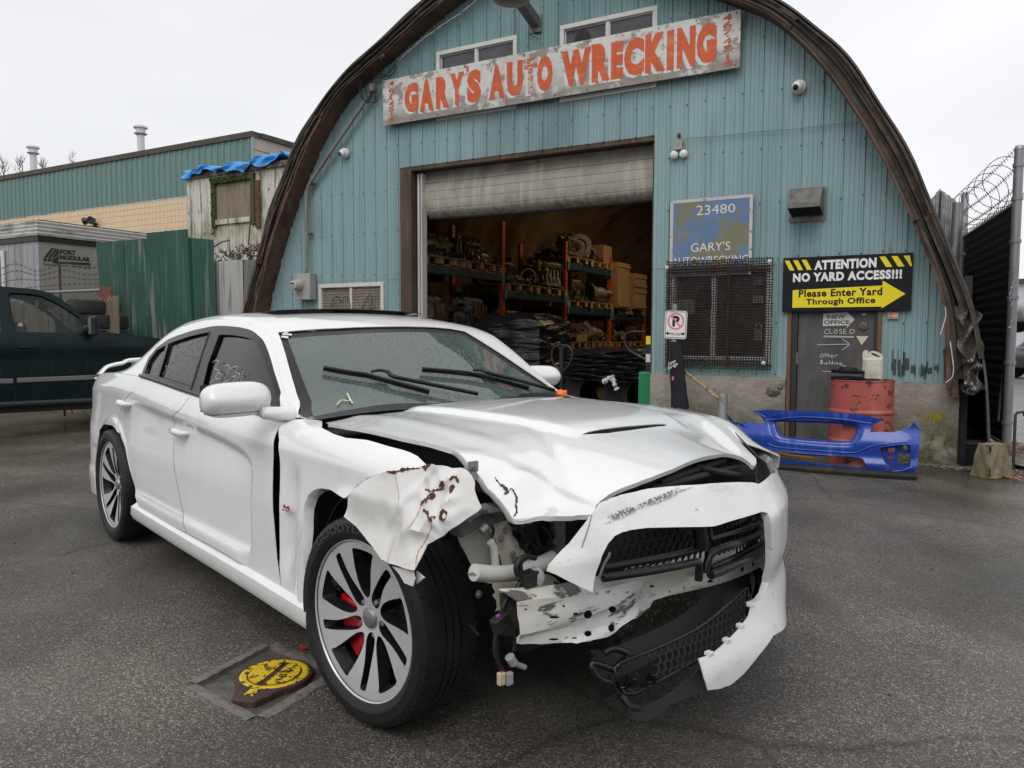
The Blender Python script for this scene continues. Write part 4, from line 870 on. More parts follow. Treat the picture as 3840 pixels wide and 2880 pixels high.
# broken board stubs by the rim foot
RB=Thing('rim_foot_boards','broken dark boards hanging loose at the right foot of the rim','boards',FAC,(-.02,-.2,.7))
for (xa_,ya_,xb_,yb_,w,n) in ((560,120,590,620,.05,.20),(590,60,655,570,.045,.24),(640,0,735,650,.10,.27),(545,350,560,625,.05,.15),(700,300,720,640,.05,.3)):
    RB.part('board',MB().beam(tuple(c6(xa_,ya_,n)),tuple(c6(xb_,yb_,n)),w,.05,(1,0,0)),M_archedge,bevel=.004)
RB.part('dark_post',MB().b2((-.01,.06,.0),(.06,.20,1.9)),M_black)
mb=MB()
for pts in ([(540,0),(545,80),(520,170),(500,230)],[(582,290),(600,420),(610,520),(595,590),(545,630)]): mb.tube([tuple(c6(*p_,.34)) for p_ in smoothline(pts,4)],.005,6)
solo('loose_white_wire',mb,M_camw,'loose thin white wires dangling at the right foot of the rim','wire',FAC,tuple(c6(540,80,.34)),smooth=60)
mb=MB()
for pts in ([(580,740),(620,690),(680,630)],[(610,745),(640,705),(690,650)]): mb.tube([tuple(c6(*p_,.1)) for p_ in smoothline(pts,4)],.012,8)
solo('rope_ends',mb,mat('old_rope',(.2,.14,.10),.9,bump=(60,.8,.01)),'frayed brown rope ends tied below the rim foot','rope',FAC,tuple(c6(620,690,.1)),smooth=60)
# ================================================================ in front of the right wall
M_drum=mat('red_drum_paint',(.40,.09,.075),.55,spots=[((.56,.20,.16),(3,3,2),.5,.7,.7,None,4),((.10,.05,.035),(9,9,11),.565,.59,.95,.8,9),((.085,.045,.03),(4,4,26),.66,.70,.8,.8,6)],bump=(12,.15,.004))
DC=at(3232,1500,FAC,1,-.62)
DR=Thing('oil_drum','dented red oil drum with rust chips in front of the office door','drum',FAC,(DC.x,-.62,0))
MD=Matrix.Translation((DC.x,-.62,0)); zt=.875
pr=[(0,.02),(.27,.02),(.285,.0),(.29,.012),(.285,.02),(.285,.26)]+[(.285+.012*math.sin(math.pi*t),.26+.05*t) for t in np.linspace(0,1,7)]+[(.285,.36),(.285,.545)]+[(.285+.012*math.sin(math.pi*t),.545+.05*t) for t in np.linspace(0,1,7)]+[(.285,zt-.03),(.285,zt-.01),(.292,zt-.004),(.290,zt+.004),(.28,zt)]
DR.part('shell',MB().lathe(pr,56,MD),M_drum,smooth=35)
DR.part('lid',MB().lathe([(.281,zt-.002),(.27,zt-.015),(0,zt-.014)],40,MD),mat('rusty_lid',(.07,.04,.03),.6,spots=[((.16,.07,.05),10,.5,.7,.7)]),smooth=35)
def zdrum(x,y): p=at(2900+x/3.3182,1100+y/3.3182,FAC,1,-.70); return p
M_rotor=mat('black_rotor',(.02,.02,.021),.45,.4,bump=(40,.2,.003))
rc=zdrum(925,1010)
for zi,lab in ((zt-.005,'lower black vented brake disc on the red drum'),(zt+.062,'upper black vented brake disc stacked on the red drum')):
    T=Thing('brake_disc',lab,'brake disc',FAC,(rc.x,-.68,zi),group='brake discs stacked on the drum')
    MR=Matrix.Translation((rc.x,-.68,zi)) @ Matrix.Rotation(R(2 if zi>.9 else 0),4,'Y')
    T.part('lower_face',MB().lathe([(.07,0),(.155,0),(.155,.010),(.07,.010),(.07,0)],44,MR),M_rotor,smooth=35)
    T.part('upper_face',MB().lathe([(.07,.022),(.155,.022),(.155,.033),(.07,.033),(.07,.022)],44,MR),M_rotor,smooth=35)
    mb=MB()
    for k in range(40): a=2*math.pi*k/40; mb.beam(tuple(MR @ Vector((.09*math.cos(a),.09*math.sin(a),.016))),tuple(MR @ Vector((.151*math.cos(a),.151*math.sin(a),.016))),.006,.014)
    T.part('vane',mb,M_rotor)
    if zi>.9: T.part('hat',MB().lathe([(.085,.033),(.08,.058),(.04,.06),(.035,.056),(.035,.033)],36,MR),M_rotor,smooth=35)
# white jug
jl,jr=zdrum(1100,900),zdrum(1362,900); jt,jb_=zdrum(1230,730),zdrum(1230,1080); jc=(jl.x+jr.x)/2; jw=jr.x-jl.x; jh=jt.z-zt+.01
JG=Thing('plastic_jug','dirty white plastic jug with a handle on the red drum','jug',FAC,(jc,-.66,zt))
M_jug=mat('dirty_white_plastic',(.62,.60,.52),.4,spots=[((.35,.33,.22),(8,8,6),.48,.68,.7),((.06,.055,.05),20,.67,.70,.8)],bump=(14,.2,.006))
def J(x,y): return (jc+(x-1231)/262*jw,zt+(1082-y)/350*jh)
ol=smoothline([J(1112,740),J(1168,738),J(1170,765),J(1195,740),J(1240,733),J(1320,760),J(1355,790),J(1362,850),J(1364,950),J(1362,1060),J(1345,1080),J(1230,1082),J(1120,1080),J(1102,1060),J(1102,900),J(1105,800)],4,True)
hl=smoothline([J(1210,760),J(1235,757),J(1310,785),J(1320,803),J(1300,806),J(1225,780)],4,True)
def jm(side):
    def fn(u,v):
        d=min(1,(abs(u-(jc+jw/2))/.03),(abs(u-(jc-jw/2))/.03),max(0,(v-zt)/.02)); th=.048*math.sqrt(max(0,min(1,d))) if v<J(0,830)[1] else .024
        return (u,-.66+side*th+.0015*ss(v*160)*(v<zt+.03),v)
    return fn
mb=MB(); panel(mb,ol,jm(-1),.008,[hl]); panel(mb,ol,jm(1),.012,[hl]); o_=dens(ol,.008)
mbw=MB()
for poly_ in (dens(ol,.01),dens(hl,.01)):
    n=len(poly_); A_=[jm(-1)(*p_) for p_ in poly_]+[jm(1)(*p_) for p_ in poly_]; mbw.add(A_,[(i,(i+1) % n,n+(i+1) % n,n+i) for i in range(n)])
mb.add(mbw.v,mbw.f)
JG.part('body',mb,M_jug,smooth=60)
JG.part('neck',MB().lathe([(.02,0),(.022,.012),(.0,.014)],14,Matrix.Translation((J(1140,738)[0],-.66,J(1140,738)[1]-.002))),M_jug,smooth=40)
# blue bumper cover standing on the ground
M_blue=mat('wet_blue_paint',(.010,.055,.36),.30,spots=[((.10,.19,.55),(14,14,1.6),.54,.66,.5,.45,6),((.25,.28,.35),(30,30,9),.68,.72,.5,.6,6),((.01,.04,.30),2.5,.5,.75,.5)],coat=.6,coatr=.08,bump=(220,.05,.001))
def c8(x,y): return (2650+x/2.602,1450+y/2.602)
YB=-1.02
bc=at(*c8(1180,600),FAC,1,YB); BX=bc.x
def bw(s):                          # plan curve of the cover: ends sweep back to the wall
    d=(s-BX); return YB+(.10*d*d if abs(d)<.55 else .03+.10*.0+.55*(abs(d)-.55)**1.5)
def bpx(x,y):
    p=at(*c8(x,y),FAC,1,YB)
    for _ in range(4): p=at(*c8(x,y),FAC,1,bw(p.x))
    return (p.x,p.z)
def bsurf(extra=0.0,lipz=None):
    def fn(u,v):
        y=bw(u); z=v
        y+=.05*sstep(.30,.50,z)+.035*math.exp(-((z-.11)/.05)**2)* -1+.02*math.cos(z*22)* -.5
        return (u,y-extra,z)
    return fn
zoff=lambda p: (p[0],max(.045,p[1]))
BO=[(435,240),(580,228),(900,238),(1200,252),(1500,275),(1730,326),(1640,365),(1605,400),(1590,450),(1700,445),(1800,450),(1900,430),(1980,400),(2018,357),(2085,420),(2080,560),(2065,700),(2045,800),(2000,850),(1900,868),(1700,868),(1550,852),(1300,815),(1000,785),(700,765),(505,752),(480,700),(420,560),(330,470),(270,420),(290,370),(340,372),(375,345),(470,358),(555,378),(545,330),(505,280)]
GH=smoothline([(650,350),(720,345),(1000,352),(1250,362),(1420,385),(1468,420),(1462,470),(1420,530),(1380,548),(1200,545),(950,525),(760,505),(700,480),(662,420)],3,True)
LH=smoothline([(600,625),(690,628),(900,650),(1150,668),(1480,690),(1545,735),(1570,775),(1500,790),(1250,765),(950,735),(700,700),(575,685),(570,665)],3,True)
FH=smoothline([(1690,605),(1780,580),(1960,565),(1985,590),(1990,700),(1988,760),(1950,785),(1820,795),(1765,770),(1700,670)],3,True)
BM=Thing('blue_bumper','torn blue bumper cover standing on the asphalt before the drum','bumper',FAC,(BX,YB,0))
P_=lambda L_: [zoff(bpx(*p_)) for p_ in L_]
def fob(u,v):
    x,y,z=bsurf()(u,v)
    g=P_GH; d=gh_dist(u,v)
    return (x,y+.03*(1-sstep(0,.05,d)),z)
P_GH=P_(GH); _gh=np.array(dens(P_GH,.01))
def gh_dist(u,v): return float(np.min(np.hypot(_gh[:,0]-u,_gh[:,1]-v)))
mb=MB(); panel(mb,P_(BO),fob,.018,[P_GH,P_(LH),P_(FH)])
BM.part('cover',mb,M_blue,smooth=50,solid=-.004)
# inner grille return, fog housing, lower lip
def strip(outline,off0,off1,fn0,mb,closed=True):
    q=dens(outline,.015); n=len(q); A_=[]
    for p_ in q:
        a_=fn0(*p_); A_+=[a_,(a_[0],a_[1]+off1,a_[2])]
    return mb.add(A_,[(2*i,2*((i+1) % n),2*((i+1) % n)+1,2*i+1) for i in range(n if closed else n-1)])
mb=MB(); strip(P_GH,0,.05,fob,mb); strip(P_(LH),0,.04,fob,mb); strip(P_(FH),0,.05,fob,mb)
BM.part('opening_return',mb,M_blue,smooth=40)
og=[(cx_+(a-cx_)*1.10,cz_+(b-cz_)*1.22) for cx_,cz_ in [(sum(p_[0] for p_ in P_GH)/len(P_GH),sum(p_[1] for p_ in P_GH)/len(P_GH))] for a,b in P_GH]
BM.part('grille_ridge',MB().tube([fob(a,b) for a,b in og],.009,6,closed=True),M_blue,smooth=60)
for L_ in ([(520,760),(700,740),(950,765),(1250,800),(1500,830),(1700,835),(1900,815),(2010,780)],[(600,560),(700,590),(950,615),(1300,640),(1460,640),(1560,600),(1700,560),(1960,540)],[(470,255),(560,300),(600,330),(900,300),(1300,320),(1500,350),(1600,365)]): BM.part('crease_line',MB().tube([tuple(bsurf()(*bpx(*p_))) for p_ in smoothline(L_,3)],.008,6),M_blue,smooth=60)
mb=MB()
gi=[( _p[0],_p[1]) for _p in P_GH]; cxg=sum(p_[0] for p_ in gi)/len(gi); czg=sum(p_[1] for p_ in gi)/len(gi)
mb.add([(a[0],bw(a[0])+.075,a[1]) for a in gi]+[(cxg+(a[0]-cxg)*.955,bw(a[0])+.08,czg+(a[1]-czg)*.93) for a in gi],[(i,(i+1) % len(gi),len(gi)+(i+1) % len(gi),len(gi)+i) for i in range(len(gi))])
BM.part('grille_lip',mb,mat('dull_blue_plastic',(.012,.045,.26),.5),smooth=40,solid=.003)
fp_=P_(FH); mb=MB(); panel(mb,[(lerp(p_[0],bpx(1850,690)[0],.02),p_[1]) for p_ in fp_],lambda u,v: (u,bw(u)+.055,v),.03,holes=[P_([(1765,608),(1835,605),(1832,645),(1768,648)]),P_([(1765,685),(1825,682),(1822,708),(1770,712)]),P_([(1865,660),(1980,655),(1980,750),(1870,760)]),P_(smoothline([(1915,585),(1945,580),(1962,603),(1945,628),(1918,622)],3,True))])
BM.part('fog_light_bracket',mb,MATS['dull_blue_plastic'],solid=.004)
mb=MB(); q=[bpx(x,y) for x,y in ((500,752),(700,765),(1000,785),(1300,815),(1550,852),(1700,868),(1900,868),(2000,850),(2055,800))]
def lipf(u,v):
    i=u*(len(q)-1); k=min(len(q)-2,int(i)); f_=i-k; x=lerp(q[k][0],q[k+1][0],f_); y=bw(x)
    return [(x,y-.005,.06),(x,y-.06,.052),(x,y-.095,.03),(x,y-.09,.004),(x,y+.04,.004)][int(round(v*4))]
mb.grid(lipf,60,4); BM.part('black_lip',mb,mat('black_lip',(.02,.02,.018),.5,spots=[((.06,.055,.045),7,.5,.7,.6)]),smooth=35,solid=.003)
mb=MB(); p_=[bpx(*c) for c in ((160,280),(200,330),(215,400),(180,380))]
BM.part('torn_end',MB().add([(a,bw(a)+.16+.03*i,b) for i,(a,b) in enumerate(p_)],[(0,1,2,3)]),MATS['dull_blue_plastic'],solid=.003)
mb=MB(); q2=P_([(205,330),(280,352),(345,362),(375,345),(385,352),(340,380),(290,372),(268,420),(215,402)]); panel(mb,q2,lambda u,v: (u,bw(u)+.02+.03*ss(u*40),v),.02)
BM.part('torn_end',mb,MATS['dull_blue_plastic'],solid=.003)
# planks behind the bumper
M_plank=mat('fresh_plank',(.42,.20,.09),.7,spots=[((.2,.1,.05),(20,3,20),.5,.7,.6)])
for i,(x,z,rz,L_) in enumerate(((-1.66,.10,4,.8),(-1.60,.055,-3,.9),(-1.72,.03,9,.7))):
    solo('plank',MB().box((x,-.74-.03*i,z),(L_,.09,.022),Matrix.Rotation(R(rz),3,'Z') @ Matrix.Rotation(R(4),3,'Y')),[M_plank,M_wood,M_plank][i],['orange-brown plank on top of the pile behind the blue bumper','dark weathered plank in the pile behind the blue bumper','short orange-brown plank at the bottom behind the blue bumper'][i],'plank',FAC,(x,-.74,.02))
# concrete block, black box, debris, leaves
def c6g(x,y): return ground(3300+x/2.211,1150+y/2.211)
g0,g1,g2=c6g(745,1395),c6g(905,1432),c6g(1110,1405)
M_blk=mat('mossy_block',(.22,.19,.13),.9,spots=[((.12,.12,.05),6,.42,.62,.8),((.33,.29,.2),18,.55,.7,.6),((.07,.06,.04),24,.6,.7,.8)],bump=(30,.7,.015))
bcen=(g0+g2)/2+Vector((.03,.16,0)); dv=(g2-g1); dv.z=0; dv.normalize(); wv=Vector((g0.x-g1.x,g0.y-g1.y,0)); wv.normalize()
L1,L2,H=(g2-g1).length,(g0-g1).length,.30
mb=MB(); base_=[g1,g2,g2+wv*L2,g0]; top_=[g1+dv*.06+wv*.05,g2-dv*.06+wv*.05,g2-dv*.05+wv*(L2-.05),g0+dv*.05-wv*.04]
def blk(u,v):
    i=u*4; k=int(i) % 4; f_=i-int(i); a=base_[k]*(1-f_)+base_[(k+1) % 4]*f_; b=top_[k]*(1-f_)+top_[(k+1) % 4]*f_; p=a*(1-v)+b*v
    return (p.x+.007*ss(u*40+v*9),p.y+.006*ss(u*57-v*8),H*v)
mb.grid(blk,40,8); mb.grid(lambda u,v: tuple(((top_[0]*(1-u)+top_[1]*u)*(1-v)+(top_[3]*(1-u)+top_[2]*u)*v)+Vector((0,0,H+.004*ss(u*17+v*13)))),10,6)
solo('concrete_block',mb,M_blk,'rough mossy concrete block with sloping sides beside the gate post','block',o=tuple(bcen),smooth=40)
bx=at(3300+700/2.211,1150+1260/2.211,FAC,1,.25)
BB=Thing('black_bin','low black plastic box with ribbed lid beside the wall corner','box',FAC,(bx.x,.25,0))
BB.part('tub',MB().box((bx.x,.3,.10),(.34,.28,.20),taper=(1.15,1.15)),M_black,bevel=.015)
BB.part('lid',MB().box((bx.x,.3,.215),(.44,.36,.03)).box((bx.x,.3,.245),(.40,.32,.035),taper=(.85,.85)),M_black,bevel=.01)
M_straw=mat('dead_grass',(.18,.11,.055),.9,spots=[((.28,.19,.1),20,.5,.7,.7)])
mb=MB()
for k in range(700):
    x=random.gauss(.42,.22); y=random.uniform(.15,1.6); z=.02+.1*math.exp(-((x-.45)/.25)**2); a=random.random()*6.3; l=random.uniform(.04,.12)
    mb.beam((x,y,z),(x+l*math.cos(a),y+l*math.sin(a),z+random.uniform(-.02,.03)),.003,.003)
solo('dead_grass',mb,M_straw,'heap of brown dead grass between the wall and the black gate','grass',FAC,(.42,.8,0),kind='stuff')
mb=MB(); mb.grid(lambda u,v: (lerp(.08,.95,u),lerp(.1,2.2,v),.10*math.exp(-((u-.45)/.3)**2)*(1-abs(v-.5))+.01*ss(u*20+v*31)),16,20)
solo('dirt_mound',mb,M_mud,kind='structure',fr=FAC,smooth=60)
mb=MB()
for k in range(420):
    x=random.uniform(-.6,.75); y=random.gauss(-.12,.07); s_=random.uniform(.008,.03)
    mb.box((x,y,s_*.3),(s_,s_*.7,s_*.5),Matrix.Rotation(random.random()*3,3,'Z') @ Matrix.Rotation(random.random(),3,'X'))
solo('rubble',mb,mat('rubble',(.16,.13,.10),.9,spots=[((.3,.27,.22),9,.5,.6,.6)]),'crumbled concrete and twigs along the foot of the wall','rubble',FAC,(0,-.12,0),kind='stuff')
M_moss=mat('moss',(.085,.10,.02),.95,spots=[((.22,.20,.03),14,.45,.65,.8)],bump=(60,1,.02))
mb=MB()
for k in range(170): mb.ball((random.gauss(-.22,.05),-.046,random.gauss(.50,.028)),random.uniform(.004,.011),6,(1,.5,.8))
solo('wall_moss',mb,mat('yellow_moss',(.34,.29,.035),.95),'bright yellow moss patch on the concrete wall near its right corner','moss',FAC,(-.22,-.05,.5),kind='stuff',smooth=60)
mb=MB()
for k in range(420): mb.ball((random.uniform(-.62,-.05),-.043,abs(random.gauss(.0,.20))+.02),random.uniform(.003,.009),6,(1,.4,.8))
solo('wall_moss',mb,M_moss,'dark green moss low on the concrete wall beside the blue bumper','moss',FAC,(-.3,-.05,.1),kind='stuff',smooth=60)
M_leaf=mat('brown_leaf',(.32,.12,.04),.5,spots=[((.16,.07,.03),30,.5,.7,.7)])
for i,(x,y) in enumerate(((1090,1440),(1150,1448),(1175,1425),(1070,1420))):
    g=c6g(x,y); mb=MB(); a0=random.random()*6
    def lf(u,v,g=g,a0=a0): 
        t=u; w=.035*math.sin(math.pi*t)*(v-.5)*2*(1+.3*ss(t*30)); l=(t-.5)*.11
        return (g.x+l*math.cos(a0)-w*math.sin(a0),g.y+l*math.sin(a0)+w*math.cos(a0),.014+.014*abs(v-.5)+.008*ss(t*5+i))
    mb.grid(lf,10,4); solo('fallen_leaf',mb,M_leaf,'brown fallen leaf by the concrete block, ' +['lying nearest the block corner','farthest out on the asphalt','at the right edge of the picture','tucked against the block'][i],'leaf',o=(g.x,g.y,0),group='fallen leaves by the concrete block',smooth=60,solid=.001)
# ================================================================ left background
def onf(dx,dy,y): p=at(dx*K,dy*K,FAC,1,y); return p
YG=9.3
M_gmetal=mat('green_cladding',(.14,.235,.215),.5,spots=[((.11,.185,.175),(2,2,.2),.45,.65,.6)])
M_cmu=mat('cream_block',(.74,.57,.38),.8,spots=[((.64,.48,.31),2.2,.4,.7,.6),((.66,.50,.32),12,.5,.7,.5)],bump=(40,.3,.004))
M_flash=mat('dark_flashing',(.06,.05,.04),.6,spots=[((.13,.10,.08),5,.5,.7,.7)])
r0=onf(545,288,YG); zR=r0.z; xR=r0.x; zB=onf(200,450,YG).z
GB=Thing('industrial_building','long warehouse with green metal cladding above cream block walls','building',FAC,(xR-10,YG,0))
xL=xR-34
pw=.92
for i in range(37):
    a=xR-(i+1)*pw; mb=MB(); nr=3
    pts=[]
    for k in range(nr): c=a+(k+.5)*pw/nr; pts+=[(c-.13,0),(c-.05,0),(c-.03,-.035),(c+.03,-.035),(c+.05,0)]
    pts=[(a,0)]+pts+[(a+pw,0)]; n=len(pts)
    mb.add([(p[0],YG+p[1],zB) for p in pts]+[(p[0],YG+p[1],zR-.05) for p in pts],[(k,k+1,n+k+1,n+k) for k in range(n-1)])
    GB.part('cladding_panel',mb,M_gmetal)
mb=MB().b2((xL,YG-.08,zR-.12),(xR+.06,YG+.3,zR+.06)); GB.part('roof_flashing',mb,M_flash)
GB.part('corner_trim',MB().b2((xR-.02,YG-.05,zB),(xR+.06,YG+.02,zR-.06)),mat('pale_green_trim',(.22,.36,.36),.5))
mb=MB().add([(xR+.02,YG+.02,0),(xR+.02,YG+30,0),(xR+.02,YG+30,zR),(xR+.02,YG+.02,zR)],[(0,1,2,3)])
M_pale=mat('pale_side_cladding',(.47,.43,.38),.6,spots=[((.36,.33,.29),1.2,.45,.7,.6)])
GB.part('side_wall',mb,M_pale); mb=MB()
for z in np.arange(zR-3,zR-.2,.62): mb.b2((xR+.02,YG+.05,z),(xR+.03,YG+29,z+.015))
GB.part('side_seams',mb,M_flash,kind='stuff'); GB.part('side_flashing',MB().b2((xR,YG+.3,zR-.1),(xR+.12,YG+30,zR+.06)),M_flash)
# block wall with recessed joints: backing plus blocks, the nearest 290 singly
M_joint=mat('block_joint',(.36,.25,.16),.9)
GB.part('block_backing',MB().b2((xL,YG+.03,0),(xR-.02,YG+.25,zB)),M_joint)
bs=.40; bh=.20; nb=0; rest=MB(); vis=[]
x=xR-.05
cols_=int(26/.2045)
blk_me=None
for r_ in range(int(zB/bh)+1):
    zt=zB-.02-r_*.205
    for c_ in range(cols_):
        xx=xR-.12-c_*.205
        vis.append((xx,zt))
def onscreen(xx,zz):
    return xx<onf(408,450,YG).x and zz>(onf(300,505,YG).z if xx>onf(300,505,YG).x else onf(100,480,YG).z)
seen=[v for v in vis if onscreen(*v) and v[1]>.3]; seen.sort(key=lambda v:-v[0])
oth=[v for v in vis if v not in set(seen) and v[1]>.3]
B1=mesh_of('block',MB().box((0,0,0),(.197,.04,.197)),M_cmu)
for v in seen[:290]:
    ob=bpy.data.objects.new('block',B1); COL.objects.link(ob); ob.parent=GB.e; ob.location=(v[0]-GB.o.x,.028+random.uniform(-.003,.003),v[1]-.1)
for v in seen[290:]+[v for v in oth if v[0]>xR-22]: rest.box((v[0],YG+.028,v[1]-.1),(.197,.04,.197))
GB.part('blocks_beyond',rest,M_cmu,kind='stuff')
M_flue=mat('flue_pipe',(.60,.60,.62),.4,.3)
for i,(px,pt,pb,lab) in enumerate(((305,268,326,'white metal flue with a cap on the warehouse roof, nearer the blue tarp'),(73,312,366,'white metal flue with a cap on the warehouse roof at the left edge'))):
    p=onf(px,pb,YG+.5); q=onf(px,pt,YG+.5); T=Thing('flue',lab,'chimney',FAC,(p.x,YG+.5,p.z-.3),group='flues on the warehouse roof')
    T.part('pipe',MB().lathe([(.13,-.3),(.13,q.z-p.z-.1)],14,Matrix.Translation((p.x,YG+.5,p.z))),M_flue,smooth=50)
    h_=q.z-.02; T.part('cap',MB().lathe([(.16,-.38),(.24,-.33),(.17,-.30),(.17,-.16),(.25,-.13),(.25,-.09),(.20,-.04),(0,0)],18,Matrix.Translation((p.x,YG+.5,h_))),M_flue,smooth=30)
fl=onf(203,480,YG-.1)
FLD=Thing('floodlight','twin black floodlight on the cream block wall','floodlight',FAC,(fl.x,YG-.1,fl.z))
FLD.part('bracket',MB().b2((fl.x-.09,YG-.1,fl.z-.16),(fl.x+.05,YG+.0,fl.z+.0)),M_black,bevel=.02)
for dx,rz in ((-.22,-70),(.12,25)): FLD.part('lamp_head',MB().lathe([(0,-.14),(.08,-.13),(.10,-.02),(.14,.08),(.15,.10),(0,.09)],18,Matrix.Translation((fl.x+dx,YG-.25,fl.z+.05)) @ Matrix.Rotation(R(rz),4,'Z') @ Matrix.Rotation(R(100),4,'X')),M_black,smooth=45)
# bare trees behind the roof
M_twig=mat('bare_twigs',(.16,.13,.115),.9)
def tree(px,pt,hw,lab):
    p=onf(px,pt,26); T=Thing('bare_tree',lab,'tree',FAC,(p.x,26,0),group='bare trees beyond the warehouse'); top=p.z
    T.part('trunk',MB().tube([(p.x,26,0),(p.x+.1,26,top*.5),(p.x,26.1,top*.96)],[.16,.10,.03],7),M_twig,smooth=50)
    mb=MB()
    for k in range(80):
        z=random.uniform(.55,.98)*top; a=random.random()*6.3; l=random.uniform(.5,hw)*(1.25-z/top); b=(p.x+.5*l*math.cos(a),26+.5*l*math.sin(a),z+l*.45)
        c=(p.x+l*math.cos(a)*.8,26+l*math.sin(a)*.8,z+l*1.1); mb.tube([(p.x,26,z),b,c],[.022,.015,.006],4)
        for m_ in range(3): mb.tube([b,(b[0]+random.uniform(-.4,.4),b[1],b[2]+random.uniform(.2,.6))],[.01,.004],3)
    T.part('branches',mb,M_twig,kind='stuff')
for px,pt,hw,lab in ((5,340,2.6,'bare winter tree at the left edge above the warehouse roof'),(45,338,2.4,'bare winter tree just left of the left flue'),(92,346,2,'bare winter tree just right of the left flue'),(155,330,2,'bare winter tree poking over the warehouse roof between the flues')): tree(px,pt,hw,lab)
# old trailer with blue tarp
YT=2.0; tl=onf(408,376,YT); tr=onf(645,348,YT); zT=tl.z
TR=Thing('old_trailer','mouldy white old trailer with boarded window and blue tarp roof','trailer',FAC,(tl.x,YT,0))
M_mould=mat('mouldy_white_cladding',(.60,.58,.53),.7,spots=[((.20,.21,.08),(1.6,1.6,.8),.50,.66,.85,None,8),((.10,.09,.065),(9,9,1.2),.54,.66,.85,None,9),((.05,.05,.035),(16,16,5),.60,.66,.8,None,9)],bump=((9,9,2),.3,.01))
xt1=tr.x+1.0; wx0,wx1=onf(464,440,YT).x,onf(549,440,YT).x; wz0,wz1=onf(505,481,YT).z,onf(505,386,YT).z
i=0; x=tl.x
while x<xt1:
    xe=min(x+.61,xt1); mb=MB()
    for k in range(6):
        a,b=lerp(x,xe,k/6),lerp(x,xe,(k+1)/6); m_=(a+b)/2
        for (z0_,z1_) in (((0.6,zT),) if not (wx0<m_<wx1) else ((.6,wz0),(wz1,zT))):
            pts=[(a,0),(a+(b-a)*.2,0),(a+(b-a)*.28,-.012),(a+(b-a)*.42,-.012),(a+(b-a)*.5,0),(b,0)]; n=6
            mb.add([(p[0],YT+p[1],z0_) for p in pts]+[(p[0],YT+p[1],z1_) for p in pts],[(q,q+1,n+q+1,n+q) for q in range(n-1)])
    TR.part('cladding_sheet',mb,M_mould,solid=-.002); x=xe; i+=1
TR.part('corner_trim',MB().b2((tl.x-.04,YT-.03,.6),(tl.x+.05,YT+.03,zT)),M_mould)
mb=MB().add([(tl.x-.03,YT,.6),(tl.x-.03,YT+8,.6),(tl.x-.03,YT+8,zT),(tl.x-.03,YT,zT)],[(0,1,2,3)]).b2((tl.x-.03,YT+.05,zT-.1),(xt1,YT+8,zT)); TR.part('body',mb,M_mould)
M_ply=mat('stained_plywood',(.24,.19,.145),.75,spots=[((.13,.10,.08),(6,6,1.2),.45,.65,.8),((.36,.31,.25),(4,4,1.2),.55,.75,.6)])
TR.part('window_board',MB().b2((wx0+.06,YT-.002,wz0+.08),(wx1-.06,YT+.05,wz1-.06)),M_ply)
M_mframe=mat('mossy_frame',(.08,.075,.05),.9,spots=[((.05,.075,.02),9,.45,.6,.8),((.45,.44,.40),14,.64,.68,.8)],bump=(30,1,.02))
fr_=MB(); fr_.b2((wx0-.06,YT-.05,wz0-.08),(wx0+.06,YT+.02,wz1+.04)); fr_.b2((wx1-.06,YT-.05,wz0-.08),(wx1+.05,YT+.02,wz1+.04)); fr_.b2((wx0-.06,YT-.06,wz1-.06),(wx1+.05,YT+.02,wz1+.06))
TR.part('window_frame',fr_,M_mframe,bevel=.01)
TR.part('white_sill',MB().b2((wx0+.06,YT-.05,wz0-.02),(wx1-.08,YT+.01,wz0+.08)),M_mould,bevel=.005)
TR.part('rusty_strip',MB().b2((wx1+.07,YT-.04,wz0-.15),(wx1+.19,YT-.013,wz1-.1)),M_rust)
mb=MB()
for k in range(160): mb.ball((lerp(wx0-.05,wx1-.15,random.random()),YT-.06,wz1+random.uniform(-.06,.05)),random.uniform(.012,.04),6,(1.3,.6,.7),.3)
for k in range(60): mb.ball((wx0+random.uniform(-.05,.04),YT-.055,random.uniform(wz0-.2,wz1)),random.uniform(.01,.03),6,(1,.5,1.3),.3)
TR.part('moss',mb,mat('dark_moss',(.035,.05,.015),.95),kind='stuff')
TR.part('roof_edge',MB().b2((tl.x-.05,YT-.05,zT-.12),(xt1,YT-.005,zT-.02)),mat('crumbling_roof_edge',(.12,.11,.09),.9,spots=[((.3,.28,.25),12,.5,.65,.8),((.04,.04,.02),9,.55,.7,.8)],bump=(25,1,.02)))
M_tarp=mat('blue_tarp',(.05,.30,.72),.45,spots=[((.08,.34,.78),3,.5,.7,.6),((.015,.12,.42),7,.5,.7,.5)],bump=(5,.6,.04))
TP=Thing('blue_tarp','crumpled bright blue tarp folded over the edge of the old trailer roof','tarp',FAC,(tl.x+2,YT,zT))
def tarp(u,v):
    x=lerp(tl.x-.08,xt1,u); hang=.13+.07*abs(ss(u*7.3))*ss(u*23+1)+.05*ss(u*17)+.03*ss(u*61)
    d=v*1.6; top=zT+.05+.05*u+.035*ss(u*31+v*5)+.03*ss(u*13)
    if d<1: return (x,YT+.9-d*.97,top+.03*ss(u*50+d*9))
    f_=(d-1)/.6; return (x+.02*ss(f_*9+u*30),YT-.07-.05*f_+.035*ss(u*70+f_*5)+.03*ss(u*33),top-f_*hang)
mb=MB(); mb.grid(tarp,150,22); TP.part('sheet',mb,M_tarp,smooth=35,solid=.003)
